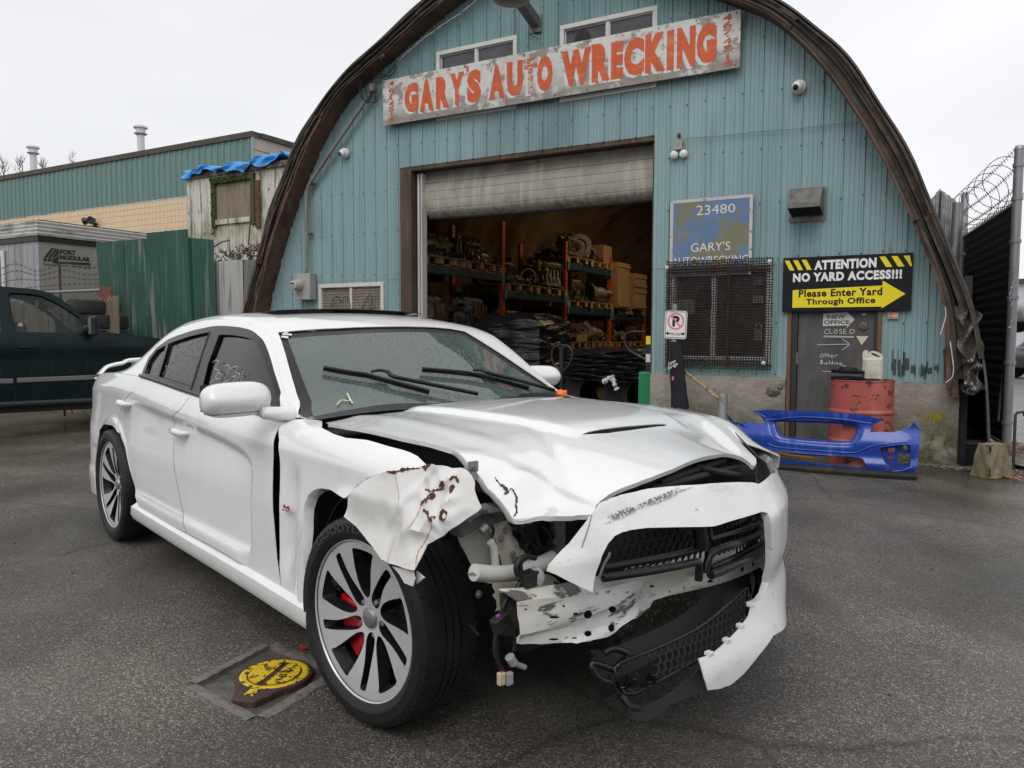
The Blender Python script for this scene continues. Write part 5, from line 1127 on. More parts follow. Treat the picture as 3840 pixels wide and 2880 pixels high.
# Fort Modular trailer
YF=-1.12; fc_=onf(82,477,YF); xF,zF=fc_.x,fc_.z
FM=Thing('office_trailer','grey site office trailer lettered FORT MODULAR with a dirty roof edge','trailer',FAC,(xF,YF,0))
M_fgrey=mat('pale_grey_trailer',(.33,.34,.36),.6,spots=[((.24,.25,.24),(4,4,.5),.45,.7,.7),((.17,.17,.13),(2,2,.8),.56,.72,.7,None,8)])
M_fside=mat('trailer_side',(.30,.29,.25),.65,spots=[((.20,.195,.14),(2,2,.7),.45,.7,.8,None,8),((.40,.39,.35),(9,9,1),.55,.7,.5)])
zs=at(142*1.0+0,400+835/1.659,FAC,1,YF).z
mb=MB()
for k in range(46):
    a=xF-k*.2; mb.add([(a,YF,.5),(a-.15,YF,.5),(a-.16,YF-.012,.5),(a-.19,YF-.012,.5),(a-.2,YF,.5),(a,YF,zs),(a-.15,YF,zs),(a-.16,YF-.012,zs),(a-.19,YF-.012,zs),(a-.2,YF,zs)],[(i,i+1,i+6,i+5) for i in range(4)])
FM.part('front_wall',mb,M_fgrey)
FM.part('side_wall',MB().b2((xF-.02,YF,.5),(xF,YF+9,zs)),M_fside)
FM.part('dark_band',MB().b2((xF-9,YF-.03,zs),(xF+.03,YF+9,zs+.09)),M_black)
M_fascia=mat('dirty_fascia',(.52,.51,.48),.6,spots=[((.12,.11,.08),(2,2,7),.5,.66,.85,None,9),((.20,.21,.12),(3,3,6),.56,.7,.6)],bump=((1,1,26),.5,.02))
mb=MB(); n=4
for k in range(n):
    a,b=lerp(zs+.09,zF,k/n),lerp(zs+.09,zF,(k+1)/n)
    mb.add([(xF-9,YF-.05,a),(xF+.05,YF-.05,a),(xF+.05,YF+9,a),(xF-9,YF-.065,b-.02),(xF+.065,YF-.065,b-.02),(xF+.065,YF+9,b-.02),(xF-9,YF-.05,b),(xF+.05,YF-.05,b),(xF+.05,YF+9,b)],[(0,1,4,3),(1,2,5,4),(3,4,7,6),(4,5,8,7)])
FM.part('fascia',mb,M_fascia); FM.part('roof',MB().b2((xF-9,YF,zF-.03),(xF+.04,YF+9,zF+.02)),M_roofskin)
FM.part('window',MB().b2((xF-1.65,YF-.04,1.0),(xF-1.05,YF-.015,zs-.12)),M_white); FM.part('pane',MB().b2((xF-1.60,YF-.045,1.05),(xF-1.15,YF-.041,zs-.22)),M_darkglass)
M_logo=mat('dark_logo_paint',(.03,.03,.035),.6)
def fx(cx,cy): p=at(cx/1.659,400+cy/1.659,FAC,0,xF+.004); return (p.y,p.z)
def logo(pts,mb): q=[fx(*p_) for p_ in pts]; mb.add([(xF+.004,a,b) for a,b in q],[tuple(range(len(q)))])
mb=MB(); 
logo([(272,940),(293,940),(340,880),(318,880)],mb); logo([(298,940),(320,940),(355,885),(348,880)],mb); logo([(325,940),(345,940),(368,915),(368,888),(356,888)],mb)
logo([(272,944),(293,944),(293,962),(272,962)],mb); logo([(299,944),(320,944),(320,964),(299,964)],mb); logo([(326,944),(345,944),(368,922),(368,950),(345,972),(326,972)],mb); logo([(350,962),(562,972),(562,988),(340,976)],mb)
def fq(p00,p10,p11,p01):
    a,b,c,d=fx(*p00),fx(*p10),fx(*p11),fx(*p01)
    def fn(u,v):
        y=(1-v)*((1-u)*a[0]+u*b[0])+v*((1-u)*d[0]+u*c[0]); z=(1-v)*((1-u)*a[1]+u*b[1])+v*((1-u)*d[1]+u*c[1]); return (xF+.005,y,z)
    return fn
text_mb(mb,'FORT',fq((373,918),(472,925),(472,895),(373,886)),.06); text_mb(mb,'MODULAR',fq((373,951),(562,965),(562,937),(373,921)),.06)
text_mb(mb,'fortmodular.com',fq((272,987),(425,996),(425,984),(272,968)),.005); text_mb(mb,'604.381.3678',fq((443,998),(565,1008),(565,994),(443,985)),.01)
FM.part('lettering',mb,M_logo)
# chain-link fence with barbed wire in front of it
YC=-1.75; zr=at(200,1095,FAC,1,YC).z
FE=Thing('barbed_wire_fence','low chain-link fence topped with rusty barbed wire behind the pickup truck','fence',FAC,(xF-1,YC,0))
M_fw=mat('rusty_fence_wire',(.07,.055,.045),.7,.3)
xe_=onf(215,560,YC).x; xs_=xF-4
FE.part('top_rail',MB().tube([(xs_,YC,zr),(xe_,YC,zr)],.022,8),M_galv,smooth=60)
for px in (128,): 
    x=onf(px,560,YC).x; FE.part('post',MB().tube([(x,YC,0),(x,YC,zr+.42)],.018,8),M_fw,smooth=60)
FE.part('post',MB().tube([(xs_+.5,YC,0),(xs_+.5,YC,zr+.85)],.022,8),M_fw,smooth=60)
for k in range(4):
    z=zr+.08+k*.11; mb=MB(); P=[(lerp(xs_,xe_,t),YC,z+.03*ss(t*9+k)+.02*k*ss(t*31)) for t in np.linspace(0,1,40)]; mb.tube(P,.0035,4)
    for t in np.linspace(0,1,52): x=lerp(xs_,xe_,t); zz=z+.03*ss(t*9+k)+.02*k*ss(t*31); mb.beam((x-.014,YC,zz-.016),(x+.014,YC,zz+.016),.004,.004); mb.beam((x+.014,YC,zz-.016),(x-.014,YC,zz+.016),.004,.004)
    FE.part('barbed_strand',mb,M_fw)
mb=MB(); x=xs_
while x<xe_:
    for sg in (1,-1):
        h_=zr; mb.beam((x,YC+.003*sg,h_-1.2),(x+sg*1.2,YC+.003*sg,h_),.004,.004)
        mb.beam((x+sg*1.2,YC,h_-.01),(x+sg*1.2+.02,YC,h_+.05),.004,.004)
    x+=.085
FE.part('chain_link',mb,M_fw,kind='stuff')
# boards behind the fence
mb=MB(); M_gbrd=mat('mossy_boards',(.24,.20,.14),.85,spots=[((.12,.12,.06),(6,6,1),.45,.7,.8),((.09,.07,.05),(9,9,1),.55,.7,.8)])
BF=Thing('board_fence','mossy vertical board fence behind the chain-link and the tyres','fence',FAC,(xe_-1,YC+.35,0))
x=xs_+1
while x<xe_-.1:
    BF.part('board',MB().b2((x,YC+.3+random.uniform(0,.02),0),(x+.135,YC+.33,zr-.12+random.uniform(-.05,.05))),M_gbrd,bevel=.004); x+=.145
# stack of tyres
M_tyre=mat('dull_rubber',(.022,.022,.022),.7,spots=[((.05,.048,.045),8,.5,.7,.7)],bump=(30,.3,.005))
tc_=at(340,1180,WORLD,1,12.25)
for k in range(5):
    z=tc_.z+.12-k*.235; lab=['topmost worn tyre on the stack beside the green fence','second tyre from the top of the stack by the green fence','third tyre from the top of the stack by the green fence','fourth tyre from the top of the stack behind the truck','bottom tyre of the stack behind the truck'][k]
    x=tc_.x+[0,.12,-.03,.08,0][k]
    solo('tyre',MB().lathe([(.20,-.09),(.24,-.108),(.34,-.112),(.375,-.09),(.385,-.04),(.385,.04),(.375,.09),(.34,.112),(.24,.108),(.20,.09),(.2,-.09)],40,Matrix.Translation((x,12.35,max(z,.115))) @ Matrix.Rotation(R(3 if k == 0 else 0),4,'Y')),M_tyre,lab,'tyre',o=(x,12.35,max(z,.115)-.11),group='tyres stacked behind the pickup truck',smooth=40)
rp=at(370,1130,WORLD,1,12.9); solo('leaning_board',MB().beam((rp.x-.05,12.9,.3),(rp.x+.1,12.95,rp.z+.25),.22,.03,(0,1,0)),mat('reddish_board',(.20,.085,.05),.8,spots=[((.1,.05,.04),9,.5,.7,.7)]),'reddish rotten board leaning behind the tyres','board',o=(rp.x,12.9,.3))
# green corrugated fence and grey sheets
M_gfence=mat('faded_green_sheet',(.022,.085,.062),.55,spots=[((.22,.24,.22),(11,11,.42),.55,.66,.85,None,6),((.035,.11,.085),(3,3,.5),.45,.6,.6),((.20,.18,.09),(3,3,.8),.5,.75,.6,None,6,(2,1.1,.3)),((.05,.05,.04),(7,7,1),.66,.74,.6)],bump=(9,.2,.006))
GF=Thing('green_sheet_fence','tall fence of faded green corrugated sheets, leaning and stepped on top','fence',FAC,(onf(330,700,.2).x,-.1,0))
M_gsheet=mat('old_grey_sheet',(.45,.45,.43),.55,.3,spots=[((.20,.14,.09),(7,7,.6),.5,.7,.7),((.48,.48,.46),(9,9,.6),.55,.7,.6),((.10,.10,.08),(9,9,1),.6,.72,.7)])
M_gsheet2=mat('dark_grey_sheet',(.16,.165,.16),.55,.3,spots=[((.3,.3,.29),(7,7,.5),.5,.7,.7),((.15,.10,.06),(9,9,1),.6,.72,.7)])
def sheet(T,xl0,xr0,xl1,xr1,yl,yr,ztl,ztr,m,pitch=.076,amp=.011,name='corrugated_sheet'):
    """bottom edge xl0..xr0, top edge xl1..xr1 at heights ztl/ztr"""
    n=max(4,int((xr0-xl0)/pitch*8)); mb=MB()
    def fn(u,v):
        xb=lerp(xl0,xr0,u); xt=lerp(xl1,xr1,u); return (lerp(xb,xt,v),lerp(yl,yr,u)-amp*math.cos(u*(xr0-xl0)/pitch*2*math.pi),v*lerp(ztl,ztr,u))
    mb.grid(fn,n,2); return T.part(name,mb,m,smooth=60,solid=.001)
def gx(dx,dy,y): p=onf(dx,dy,y); return p
# segments by top-edge pixels (display px): left, right, top-left y, top-right y
segs=[(209,318,524,515,-.75,-.45),(318,402,503,495,-.50,-.22),(402,460,513,518,-.2,.02)]
for (a,b,ya_,yb_,y0_,y1_) in segs:
    pa,pb=gx(a,ya_,y0_),gx(b,yb_,y1_); n=2 if b-a>70 else 1
    for k in range(n):
        t0,t1=k/n,(k+1)/n; xl1,xr1=lerp(pa.x,pb.x,t0),lerp(pa.x,pb.x,t1); lean=.28*(1-(xl1-gx(209,520,-.75).x)/2.4)
        lean1=.28*(1-(xr1-gx(209,520,-.75).x)/2.4)
        sheet(GF,xl1+max(0,lean),xr1+max(0,lean1)+.03,xl1,xr1+.03,lerp(y0_,y1_,t0)-.01*k,lerp(y0_,y1_,t1),lerp(pa.z,pb.z,t0),lerp(pa.z,pb.z,t1),M_gfence,.09,.016)
GS2=Thing('grey_sheet_fence','grey corrugated sheets between the green fence and the timber rim','fence',FAC,(onf(500,700,.2).x,.12,0))
pa,pb,pc=gx(461,565,.1),gx(525,560,.12),gx(562,566,.14)
sheet(GS2,pa.x,pb.x,pa.x,pb.x,.10,.12,pa.z,pb.z,M_gsheet,.07,.011); sheet(GS2,pb.x,pc.x+.25,pb.x-.02,pc.x+.2,.14,.16,pb.z,pc.z,M_gsheet2,.20,.016)
pp=gx(578,475,.35); solo('short_wood_post',MB().lathe([(.075,.0),(.075,pp.z),(.05,pp.z+.01),(0,pp.z+.01)],14,Matrix.Translation((pp.x,.6,0))),mat('brown_post',(.24,.13,.085),.8,spots=[((.12,.06,.04),(12,12,1.5),.45,.7,.8)]),'round brown wooden post beside the mouldy trailer','post',FAC,(pp.x,.6,0),smooth=50)
M_bram=mat('bramble_stem',(.10,.055,.045),.8); M_bleaf=mat('bramble_leaf',(.05,.04,.02),.8,spots=[((.14,.05,.04),3,.5,.6,.8)])
mb=MB(); ml=MB()
for k in range(34):
    x=random.uniform(pa.x-.2,pc.x+.1); z=pb.z+random.uniform(-.05,.1); P=[(x,.35,z)]
    a=random.uniform(-1,1)
    for q in range(6): P.append((P[-1][0]+a*.1+random.uniform(-.04,.04),P[-1][1]+random.uniform(-.05,.03),P[-1][2]+random.uniform(-.02,.10)-q*.012))
    mb.tube(P,.005,4)
    for p in P[1:]:
        for m_ in range(2): ml.box((p[0]+random.uniform(-.03,.03),p[1]-random.random()*.05,p[2]-random.random()*.05),(.035,.02,.004),Matrix.Rotation(random.random()*6,3,'X') @ Matrix.Rotation(random.random()*6,3,'Z'))
for s_ in ((1320,880,1430,830),(1545,850,1640,930),(1560,700,1545,860),(1100,800,1170,840)):
    a_=at(s_[0]/1.659,400+s_[1]/1.659,FAC,1,.4); b_=at(s_[2]/1.659,400+s_[3]/1.659,FAC,1,.4); mb.tube([tuple(a_),tuple((a_+b_)/2+Vector((0,0,.03))),tuple(b_)],.012,5)
T=Thing('bramble','bare bramble stems growing over the top of the grey sheets','bramble',FAC,(pb.x,.35,pb.z)); T.part('stems',mb,M_bram,kind='stuff'); T.part('leaves',ml,M_bleaf,kind='stuff')
# ================================================================ right: gate, pipe post, corrugated wing
gp=ground(3772,1711); GN=Vector((gp.x,gp.y,0)); ZG=at(3806,760,WORLD,1,gp.y).z; gtop=at(3828,560,WORLD,1,gp.y).z
ffar=at(3618,760,WORLD,1,gp.y+2.9); GFp=Vector((ffar.x,gp.y+2.9,0))
GT=Thing('mesh_gate','tall chain-link gate with black privacy slats and coiled barbed wire','gate',o=tuple(GN))
M_slat=mat('black_privacy_slat',(.010,.010,.012),.5)
GT.part('hinge_post',MB().lathe([(.046,0),(.046,gtop),(.05,gtop),(.04,gtop+.035),(0,gtop+.05)],20,Matrix.Translation(GN)),M_galv,smooth=45)
GT.part('far_post',MB().lathe([(.05,0),(.05,ffar.z+.1),(.03,ffar.z+.15),(0,ffar.z+.16)],16,Matrix.Translation(GFp)),M_galv,smooth=45)
for z in (.35,1.0,1.7,2.3,2.75,3.1): GT.part('clamp',MB().lathe([(.0465,0),(.056,0),(.056,.035),(.0465,.035)],18,Matrix.Translation(GN+Vector((0,0,z)))),M_galv,smooth=30)
gd=(GFp-GN); gl=gd.length; gd.normalize(); gn_=Vector((-gd.y,gd.x,0))
if gn_.dot(-GN)<0: gn_=-gn_
gdz=Matrix(((gd.x,gn_.x,0,GN.x),(gd.y,gn_.y,0,GN.y),(0,0,1,0),(0,0,0,1)))     # x along gate, y towards the camera, z up
GT.part('frame_rail',MB().tube([tuple(gdz @ Vector((.1,0,.12))),tuple(gdz @ Vector((gl-.05,0,.12))),tuple(gdz @ Vector((gl-.05,0,ZG))),tuple(gdz @ Vector((.1,0,ZG))),],.02,8,closed=True),M_galv,smooth=60)
nsl=34
for k in range(nsl):
    x=lerp(.13,gl-.08,(k+.5)/nsl); w=(gl-.2)/nsl*.97; m_=MB(); m_.box((0,0,0),(w,.008,ZG-.14))
    ob=GT.part('privacy_slat',None,M_slat,mesh=GT.__dict__.setdefault('slm',mesh_of('privacy_slat',m_,M_slat)))
    ob.matrix_local=Matrix.Translation(-GN) @ gdz @ Matrix.Translation((x,0,(ZG+.14)/2)) @ Matrix.Rotation(R(random.uniform(-2,2)),4,'Z')
# chain link in front of the slats: zigzag wires
mb=MB(); M_clink=mat('black_coated_wire',(.012,.013,.014),.5)
nx_=int((gl-.2)/.062)
for k in range(nx_):
    x=.12+k*.062; P=[]; nz=int((ZG-.1)/.052)
    for j in range(nz+1): P.append(tuple(gdz @ Vector((x+(.031 if j % 2 else 0)+(.031 if k % 2 else 0)*0,.014+(.006 if j % 2 else -.002),.1+j*.052))))
    mb.tube(P,.0020,3,cap=False)
    P=[tuple(gdz @ Vector((x+(.031 if j % 2 == 0 else .062)-.031,.018-(.006 if j % 2 else -.002),.1+j*.052))) for j in range(nz+1)]; mb.tube(P,.0020,3,cap=False)
GT.part('chain_link',mb,M_clink,kind='stuff')
for k in range(3):
    z0_,z1_=ZG+.16+k*.22,ZG+.16+k*.22; mb=MB(); P=[]
    for t in np.linspace(0,1,30): P.append(tuple(gdz @ Vector((lerp(0.05,gl,t),0,z0_+.03*ss(t*3.1)* -1))))
    mb.tube(P,.004,4)
    for t in np.linspace(.02,.98,26):
        p=gdz @ Vector((lerp(.05,gl,t),0,z0_-.03*ss(t*3.1))); mb.beam(tuple(p+Vector((-.02,0,-.022))),tuple(p+Vector((.02,0,.022))),.004,.004); mb.beam(tuple(p+Vector((.02,.01,-.022))),tuple(p+Vector((-.02,-.01,.022))),.004,.004)
    GT.part('barbed_strand',mb,M_fw)
mb=MB(); P=[]; nl=6
for k in range(nl*24+1):
    t=k/(nl*24); a=t*nl*2*math.pi+2.2; P.append(tuple(gdz @ Vector((lerp(.15,gl-.05,t)+.10*math.cos(a)*.6,.24*math.cos(a),ZG+.34+.27*math.sin(a)))))
mb.tube(P,.0042,5)
for k in range(0,len(P),5):
    p=Vector(P[k]); mb.beam(tuple(p+Vector((-.018,0,-.018))),tuple(p+Vector((.018,0,.018))),.004,.004)
GT.part('barbed_coil',mb,M_fw,smooth=60)
mb=MB()
for k in range(60): x=lerp(.1,gl-.05,k/59); mb.beam(tuple(gdz @ Vector((x,.01,ZG-.03))),tuple(gdz @ Vector((x+.02*(-1)**k,.01,ZG+.07))),.004,.004)
GT.part('twisted_ends',mb,M_clink,kind='stuff')
mb=MB(); P=[(GN.x-.07+.02*ss(i*.9),GN.y-.08,2.05-i*.06) for i in range(12)]
for a,b in zip(P,P[1:]): mb.tube([a,((a[0]+b[0])/2+.014,a[1],(a[2]+b[2])/2),b],.006,5)
GT.part('chain',mb,M_galv,smooth=60)
# pipe post, corrugated wing beside the hall
pq=at(3590,760,WORLD,1,9.9)
PPT=Thing('pipe_post','thick grey pipe post between the hall rim and the gate','post',o=(pq.x-.03,9.9,0))
PPT.part('pipe',MB().tube([(pq.x-.045,9.9,0),(pq.x,9.9,pq.z)],.055,20),M_galv,smooth=50); zb2=at(3585,945,WORLD,1,9.9).z
PPT.part('strap',MB().tube([(pq.x-.02,9.9,zb2-.06),(pq.x-.018,9.9,zb2+.06)],.062,20),M_galv,smooth=50)
PPT.part('cross_bracket',MB().b2((pq.x-.24,9.88,zb2-.04),(pq.x+.12,9.92,zb2-.005)),M_galv)
w0,w1,w2=at(3484,756,WORLD,1,10.1),at(3524,708,WORLD,1,10.1),at(3588,754,WORLD,1,10.1)
def wing(u,v): x=lerp(w0.x-.25,w2.x,u); zt_=interp(x,[w0.x-.25,w0.x,w1.x,w2.x],[w0.z-.25,w0.z,w1.z,w2.z]); return (x,10.1-.012*math.cos(u*60),lerp(zb2-.14 if u>.4 else 1.6,zt_,v))
mb=MB(); mb.grid(wing,60,3); solo('corrugated_wing',mb,M_corr,'pointed galvanised corrugated sheet standing behind the rim by the pipe post','metal sheet',o=(w1.x,10.1,1.6),smooth=60,solid=.002)
wl_=MB(); a_=at(3528,712,WORLD,1,10.07); wl_.beam((a_.x,10.07,a_.z-.02),(a_.x-.02,10.07,2.2),.02,.01,(0,1,0)); solo('seam_strip',wl_,M_black,'dark seam strip down the pointed corrugated sheet','strip',o=(a_.x,10.07,2.2))
hk=ground(3300+1105/2.211,1150+1345/2.211); hz=at(3300+1140/2.211,1150+880/2.211,WORLD,1,hk.y)
solo('bent_rod',MB().tube([(hk.x,hk.y,0),(hz.x-.02,hk.y,hz.z-.02),(hz.x,hk.y,hz.z),(hz.x+.06,hk.y,hz.z+.01),(hz.x+.07,hk.y,hz.z-.03)],.014,8),M_fw,'thin bent steel rod standing right of the gate post','rod',o=(hk.x,hk.y,0),smooth=60)
# second gate leaf rail at the frame edge and pipe beside the post
ga=ground(3300+1075/2.211,1150+1240/2.211)
solo('side_pole',MB().tube([(GN.x+.10,GN.y+.3,.35),(GN.x+.17,GN.y+.3,1.6),(GN.x+.16,GN.y+.3,3.2)],.022,10),M_galv,'thin galvanised pole just right of the gate post','pole',o=(GN.x+.1,GN.y+.3,.35),smooth=50)
# bright gravel yard and stacked wrecks beyond the gate
M_gravel=mat('wet_gravel_yard',(.20,.20,.20),.3,spots=[((.42,.42,.43),3,.45,.6,.8,.12,8),((.07,.065,.06),9,.55,.65,.8,.6,8)],bump=(20,.7,.03))
mb=MB(); mb.grid(lambda u,v: (lerp(5.9,40,u),lerp(8.9,60,v),.01+.0*u),20,20); solo('gravel_yard',mb,M_gravel,kind='structure')
def wreck(x,y,z,rz,col,lab):
    fr_=frame((x,y,z),rz); T=Thing('wrecked_car',lab,'car',fr_,(0,0,0),group='wrecked cars stacked beyond the gate')
    m_=mat('wreck_paint',col,.35,spots=[((.1,.07,.05),3,.55,.7,.7)])
    prof_=smoothline([(-2.1,.35),(-2.15,.7),(-1.9,.92),(-1.3,.98),(-.7,1.36),(.3,1.40),(1.0,1.0),(1.9,.85),(2.15,.6),(2.1,.32)],3)
    mb=MB(); n=len(prof_); rings=[(-.84,.96),(-.88,1.0),(.88,1.0),(.84,.96)]
    mb.prism([(a,b) for a,b in prof_],1.7,Matrix.Translation((0,.85,0)) @ Matrix.Rotation(R(90),4,'X')); T.part('body',mb,m_,bevel=.06,smooth=40)
    for sy in (-.858,.858): T.part('side_window',MB().b2((-1.0,sy-.004,.98),(.45,sy+.004,1.26)),M_blackgloss)
    for wx in (-1.3,1.3):
        for sy in (-.8,.8): T.part('wheel',MB().lathe([(0,.1),(.2,.1),(.3,.08),(.31,0),(.31,-.1),(0,-.1)],20,Matrix.Translation((wx,sy,.31)) @ Matrix.Rotation(R(90),4,'X')),M_tyre,smooth=40)
pw_=at(3838,1330,WORLD,1,24)
wreck(pw_.x+1.6,24,0,5,(.10,.11,.12),'dark grey wreck at the bottom of the stack beyond the gate'); wreck(pw_.x+1.7,24.1,1.42,-3,(.32,.33,.34),'silver wreck resting on the dark grey one beyond the gate')
mb=MB(); mb.b2((pw_.x+.6,34,0),(pw_.x+16,42,3.6)); T=Thing('far_white_shed','pale shed far beyond the gate at the right edge','shed',o=(pw_.x+4,34,0)); T.part('wall',mb,mat('far_white',(.55,.56,.58),.7)); T.part('roof',MB().b2((pw_.x+.4,33.8,3.6),(pw_.x+16.2,42.2,3.8)),M_roofskin)
# ================================================================ pickup truck
YP=0.0; TRK=frame((-6.15,9.6,0),40)
def tp(cx,cy,y=YP): p=at(cx/2.37,1000+cy/2.37,TRK,1,y); return (p.x,p.z)
M_truck=mat('dark_green_paint',(.004,.014,.014),.25,spots=[((.014,.02,.032),(3,3,6),.5,.7,.6,.35,5),((.03,.035,.04),(16,16,1.6),.60,.66,.5,.5,6,(2,1.05,.8))],coat=0,spec=.25,bump=(60,.03,.002))
TK=Thing('pickup_truck','dark green pickup truck parked in front of the green sheet fence','pickup truck',TRK,(tp(500,600)[0],YP+.95,0))
g=lambda L_: [tp(*p_) for p_ in L_]
cabtop=[(-900,150),(-300,140),(-40,168),(100,178),(330,198),(450,225),(540,270),(640,350),(760,450),(860,530),(920,580),(925,590)]
zsill=tp(300,1200)[1]
def tk_y(x,z):      # side surface: tumblehome above the belt, slight tuck below
    zb_=1.27; y=YP
    if z>zb_: y+=.30*(z-zb_)**1.0+.02
    y+=.06*max(0,.75-z)**1-.02*math.exp(-((z-1.12)/.05)**2)
    return y
def side_outline():
    top=g(cabtop); hood=g([(925,590),(1060,600),(1300,620),(1440,645)]); hood+=[(hood[-1][0]+.2,hood[-1][1]-.03),(hood[-1][0]+.4,hood[-1][1]-.10)]
    xf=hood[-1][0]; xr=top[0][0]
    arch=[(xf-.62+.50*math.cos(a),.40+.50*math.sin(a)) for a in np.linspace(0,math.pi,18)]
    low=[(xf,.55),(xf-.05,.42)]+arch+[(tp(60,1200)[0],.44),(xr,.44)]
    return top,hood,low,xf,xr
top,hood,low,xf,xr=side_outline()
win=smoothline(g([(92,240),(130,232),(300,240),(400,262),(520,320),(640,400),(700,450),(722,500),(730,590),(140,590),(120,450)]),2,True)
win=g([(92,250),(105,234),(130,230),(300,242),(400,264),(520,322),(640,400),(715,455),(732,500),(738,594),(140,590),(105,400)])
winr=g([(-500,240),(-60,236),(-15,300),(10,450),(22,560),(5,592),(-500,592)])
mb=MB(); full=[(x,z) for x,z in top]+[(x,z) for x,z in hood[1:]]+low
panel(mb,full[::-1],lambda u,v: (u,tk_y(u,v),v),.09,[win,winr]); TK.part('body_side',mb,M_truck,smooth=40,solid=-.02)
W_=1.9
# far side mirror, roof, hood, glass
mb=MB(); panel(mb,full[::-1],lambda u,v: (u,2*(YP+.95)-tk_y(u,v),v),.25,[win,winr]); TK.part('body_side',mb,M_truck,smooth=40,solid=-.02)
tt=top[:8]; mb=MB()
def roof_(u,v):
    i=u*(len(tt)-1); k=min(len(tt)-2,int(i)); f_=i-k; x=lerp(tt[k][0],tt[k+1][0],f_); z=lerp(tt[k][1],tt[k+1][1],f_); y0_=tk_y(x,z); return (x,lerp(y0_,2*(YP+.95)-y0_,v),z+.015*math.sin(math.pi*v))
mb.grid(roof_,30,16); TK.part('roof',mb,M_truck,smooth=50)
wsr=top[6:]
def wsf(u,v): i=u*(len(wsr)-1); k=min(len(wsr)-2,int(i)); f_=i-k; x=lerp(wsr[k][0],wsr[k+1][0],f_); z=lerp(wsr[k][1],wsr[k+1][1],f_); y0_=tk_y(x,z)+.02; return (x+.04*math.sin(math.pi*v),lerp(y0_,2*(YP+.95)-y0_,v),z+.015)
def glassmat(name,tint,rough=.02,alpha=.55,**kw): return mat(name,tint,rough,alpha=alpha,spec=.6,**kw)
M_tglass=glassmat('pickup_glass',(.02,.035,.03),.04,.55)
mb=MB(); mb.grid(wsf,10,12); TK.part('windscreen',mb,M_tglass,smooth=60)
def hoodf(u,v): i=u*(len(hood)-1); k=min(len(hood)-2,int(i)); f_=i-k; x=lerp(hood[k][0],hood[k+1][0],f_); z=lerp(hood[k][1],hood[k+1][1],f_); return (x,lerp(YP,YP+W_,v),z+.02*math.sin(math.pi*v))
mb=MB(); mb.grid(hoodf,20,16); TK.part('hood',mb,M_truck,smooth=50)
mb=MB().add([(xf,YP+.02,.45),(xf,YP+W_-.02,.45),(xf,YP+W_-.02,hood[-1][1]),(xf,YP+.02,hood[-1][1])],[(0,1,2,3)]); TK.part('front_end',mb,M_black)
TK.part('underbody',MB().b2((xr,YP+.15,.30),(xf-.1,YP+W_-.15,.5)),M_black)
for w_,yy in ((win,.012),(winr,.012)):
    mb=MB(); panel(mb,w_[::-1],lambda u,v: (u,tk_y(u,v)+.018,v),.15); pane=TK.part('side_glass',mb,M_tglass)
    mb=MB(); q=dens(w_,.08); n=len(q); cx=sum(p[0] for p in q)/n; cz=sum(p[1] for p in q)/n
    A_=[]; 
    for p_ in q: A_+=[(p_[0],tk_y(*p_)-.006,p_[1]),(p_[0]+(cx-p_[0])*.035,tk_y(*p_)+.012,p_[1]+(cz-p_[1])*.05)]
    mb.add(A_,[(2*i,2*((i+1) % n),2*((i+1) % n)+1,2*i+1) for i in range(n)]); TK.part('window_seal',mb,M_black)
# interior
M_int=mat('truck_interior',(.10,.12,.11),.8)
x0_,z0_=tp(450,540); TK.part('dashboard',MB().box((tp(620,560)[0],YP+.95,1.18),(.45,1.6,.22)),M_int,bevel=.05)
TK.part('seat',MB().box((tp(200,600)[0],YP+.5,1.1),(.18,.5,.7)).box((tp(200,600)[0],YP+1.4,1.1),(.18,.5,.7)),M_int,bevel=.06)
sp=tp(190,515); TK.part('sticker',MB().lathe([(0,0),(.028,0)],14,Matrix.Translation((sp[0],tk_y(*sp)+.012,sp[1])) @ RX),mat('pinkish_sticker',(.45,.36,.38),.5))
mr_=at(345/2.37,1000+325/2.37,TRK,1,YP+.9); TK.part('rear_view_mirror',MB().box((mr_.x,mr_.y,mr_.z),(.05,.24,.10)).tube([(mr_.x,mr_.y,mr_.z+.03),(mr_.x+.15,mr_.y,mr_.z+.06)],.012,6),M_black,bevel=.01)
# door gaps
def gap(pts,w=.012,m=M_blackgloss,dy=-.003):
    mb=MB(); stroke(mb,dens(smoothline(g(pts),4),.05,False),w,lambda a,b: (a,tk_y(a,b)+dy,b)); return mb
TK.part('door_gap',gap([(18,180),(35,300),(60,450),(92,610),(105,640),(120,800),(125,960),(118,1120),(100,1200)]),M_blackgloss)
TK.part('door_gap',gap([(930,600),(965,650),(985,720),(988,850),(960,1000),(940,1180)]),M_blackgloss)
hd=TK.part('door_handle',MB().box((*[tp(232,722)[0]],YP-.01,tp(232,722)[1]),(.28,.02,.12)),M_black,bevel=.03)
TK.part('grip',MB().tube([(tp(165,720)[0],YP-.03,tp(165,718)[1]),(tp(232,716)[0],YP-.05,tp(232,716)[1]),(tp(295,718)[0],YP-.03,tp(295,718)[1])],.016,8),M_truck,parent=hd,smooth=60)
for (a,b) in (((-400,1022),(118,1016)),((148,1010),(905,980))):
    p,q=tp(*a),tp(*b); TK.part('side_moulding',MB().beam((p[0],YP-.012,p[1]),(q[0],YP-.012,q[1]),.03,.062),mat('moulding',(.16,.155,.145),.3),bevel=.01)
zsl=tp(400,1190)[1]; TK.part('sill',MB().tube([(xr,YP+.03,zsl-.03),(xf-1.15,YP+.03,zsl-.03)],.05,8),M_black,smooth=50)
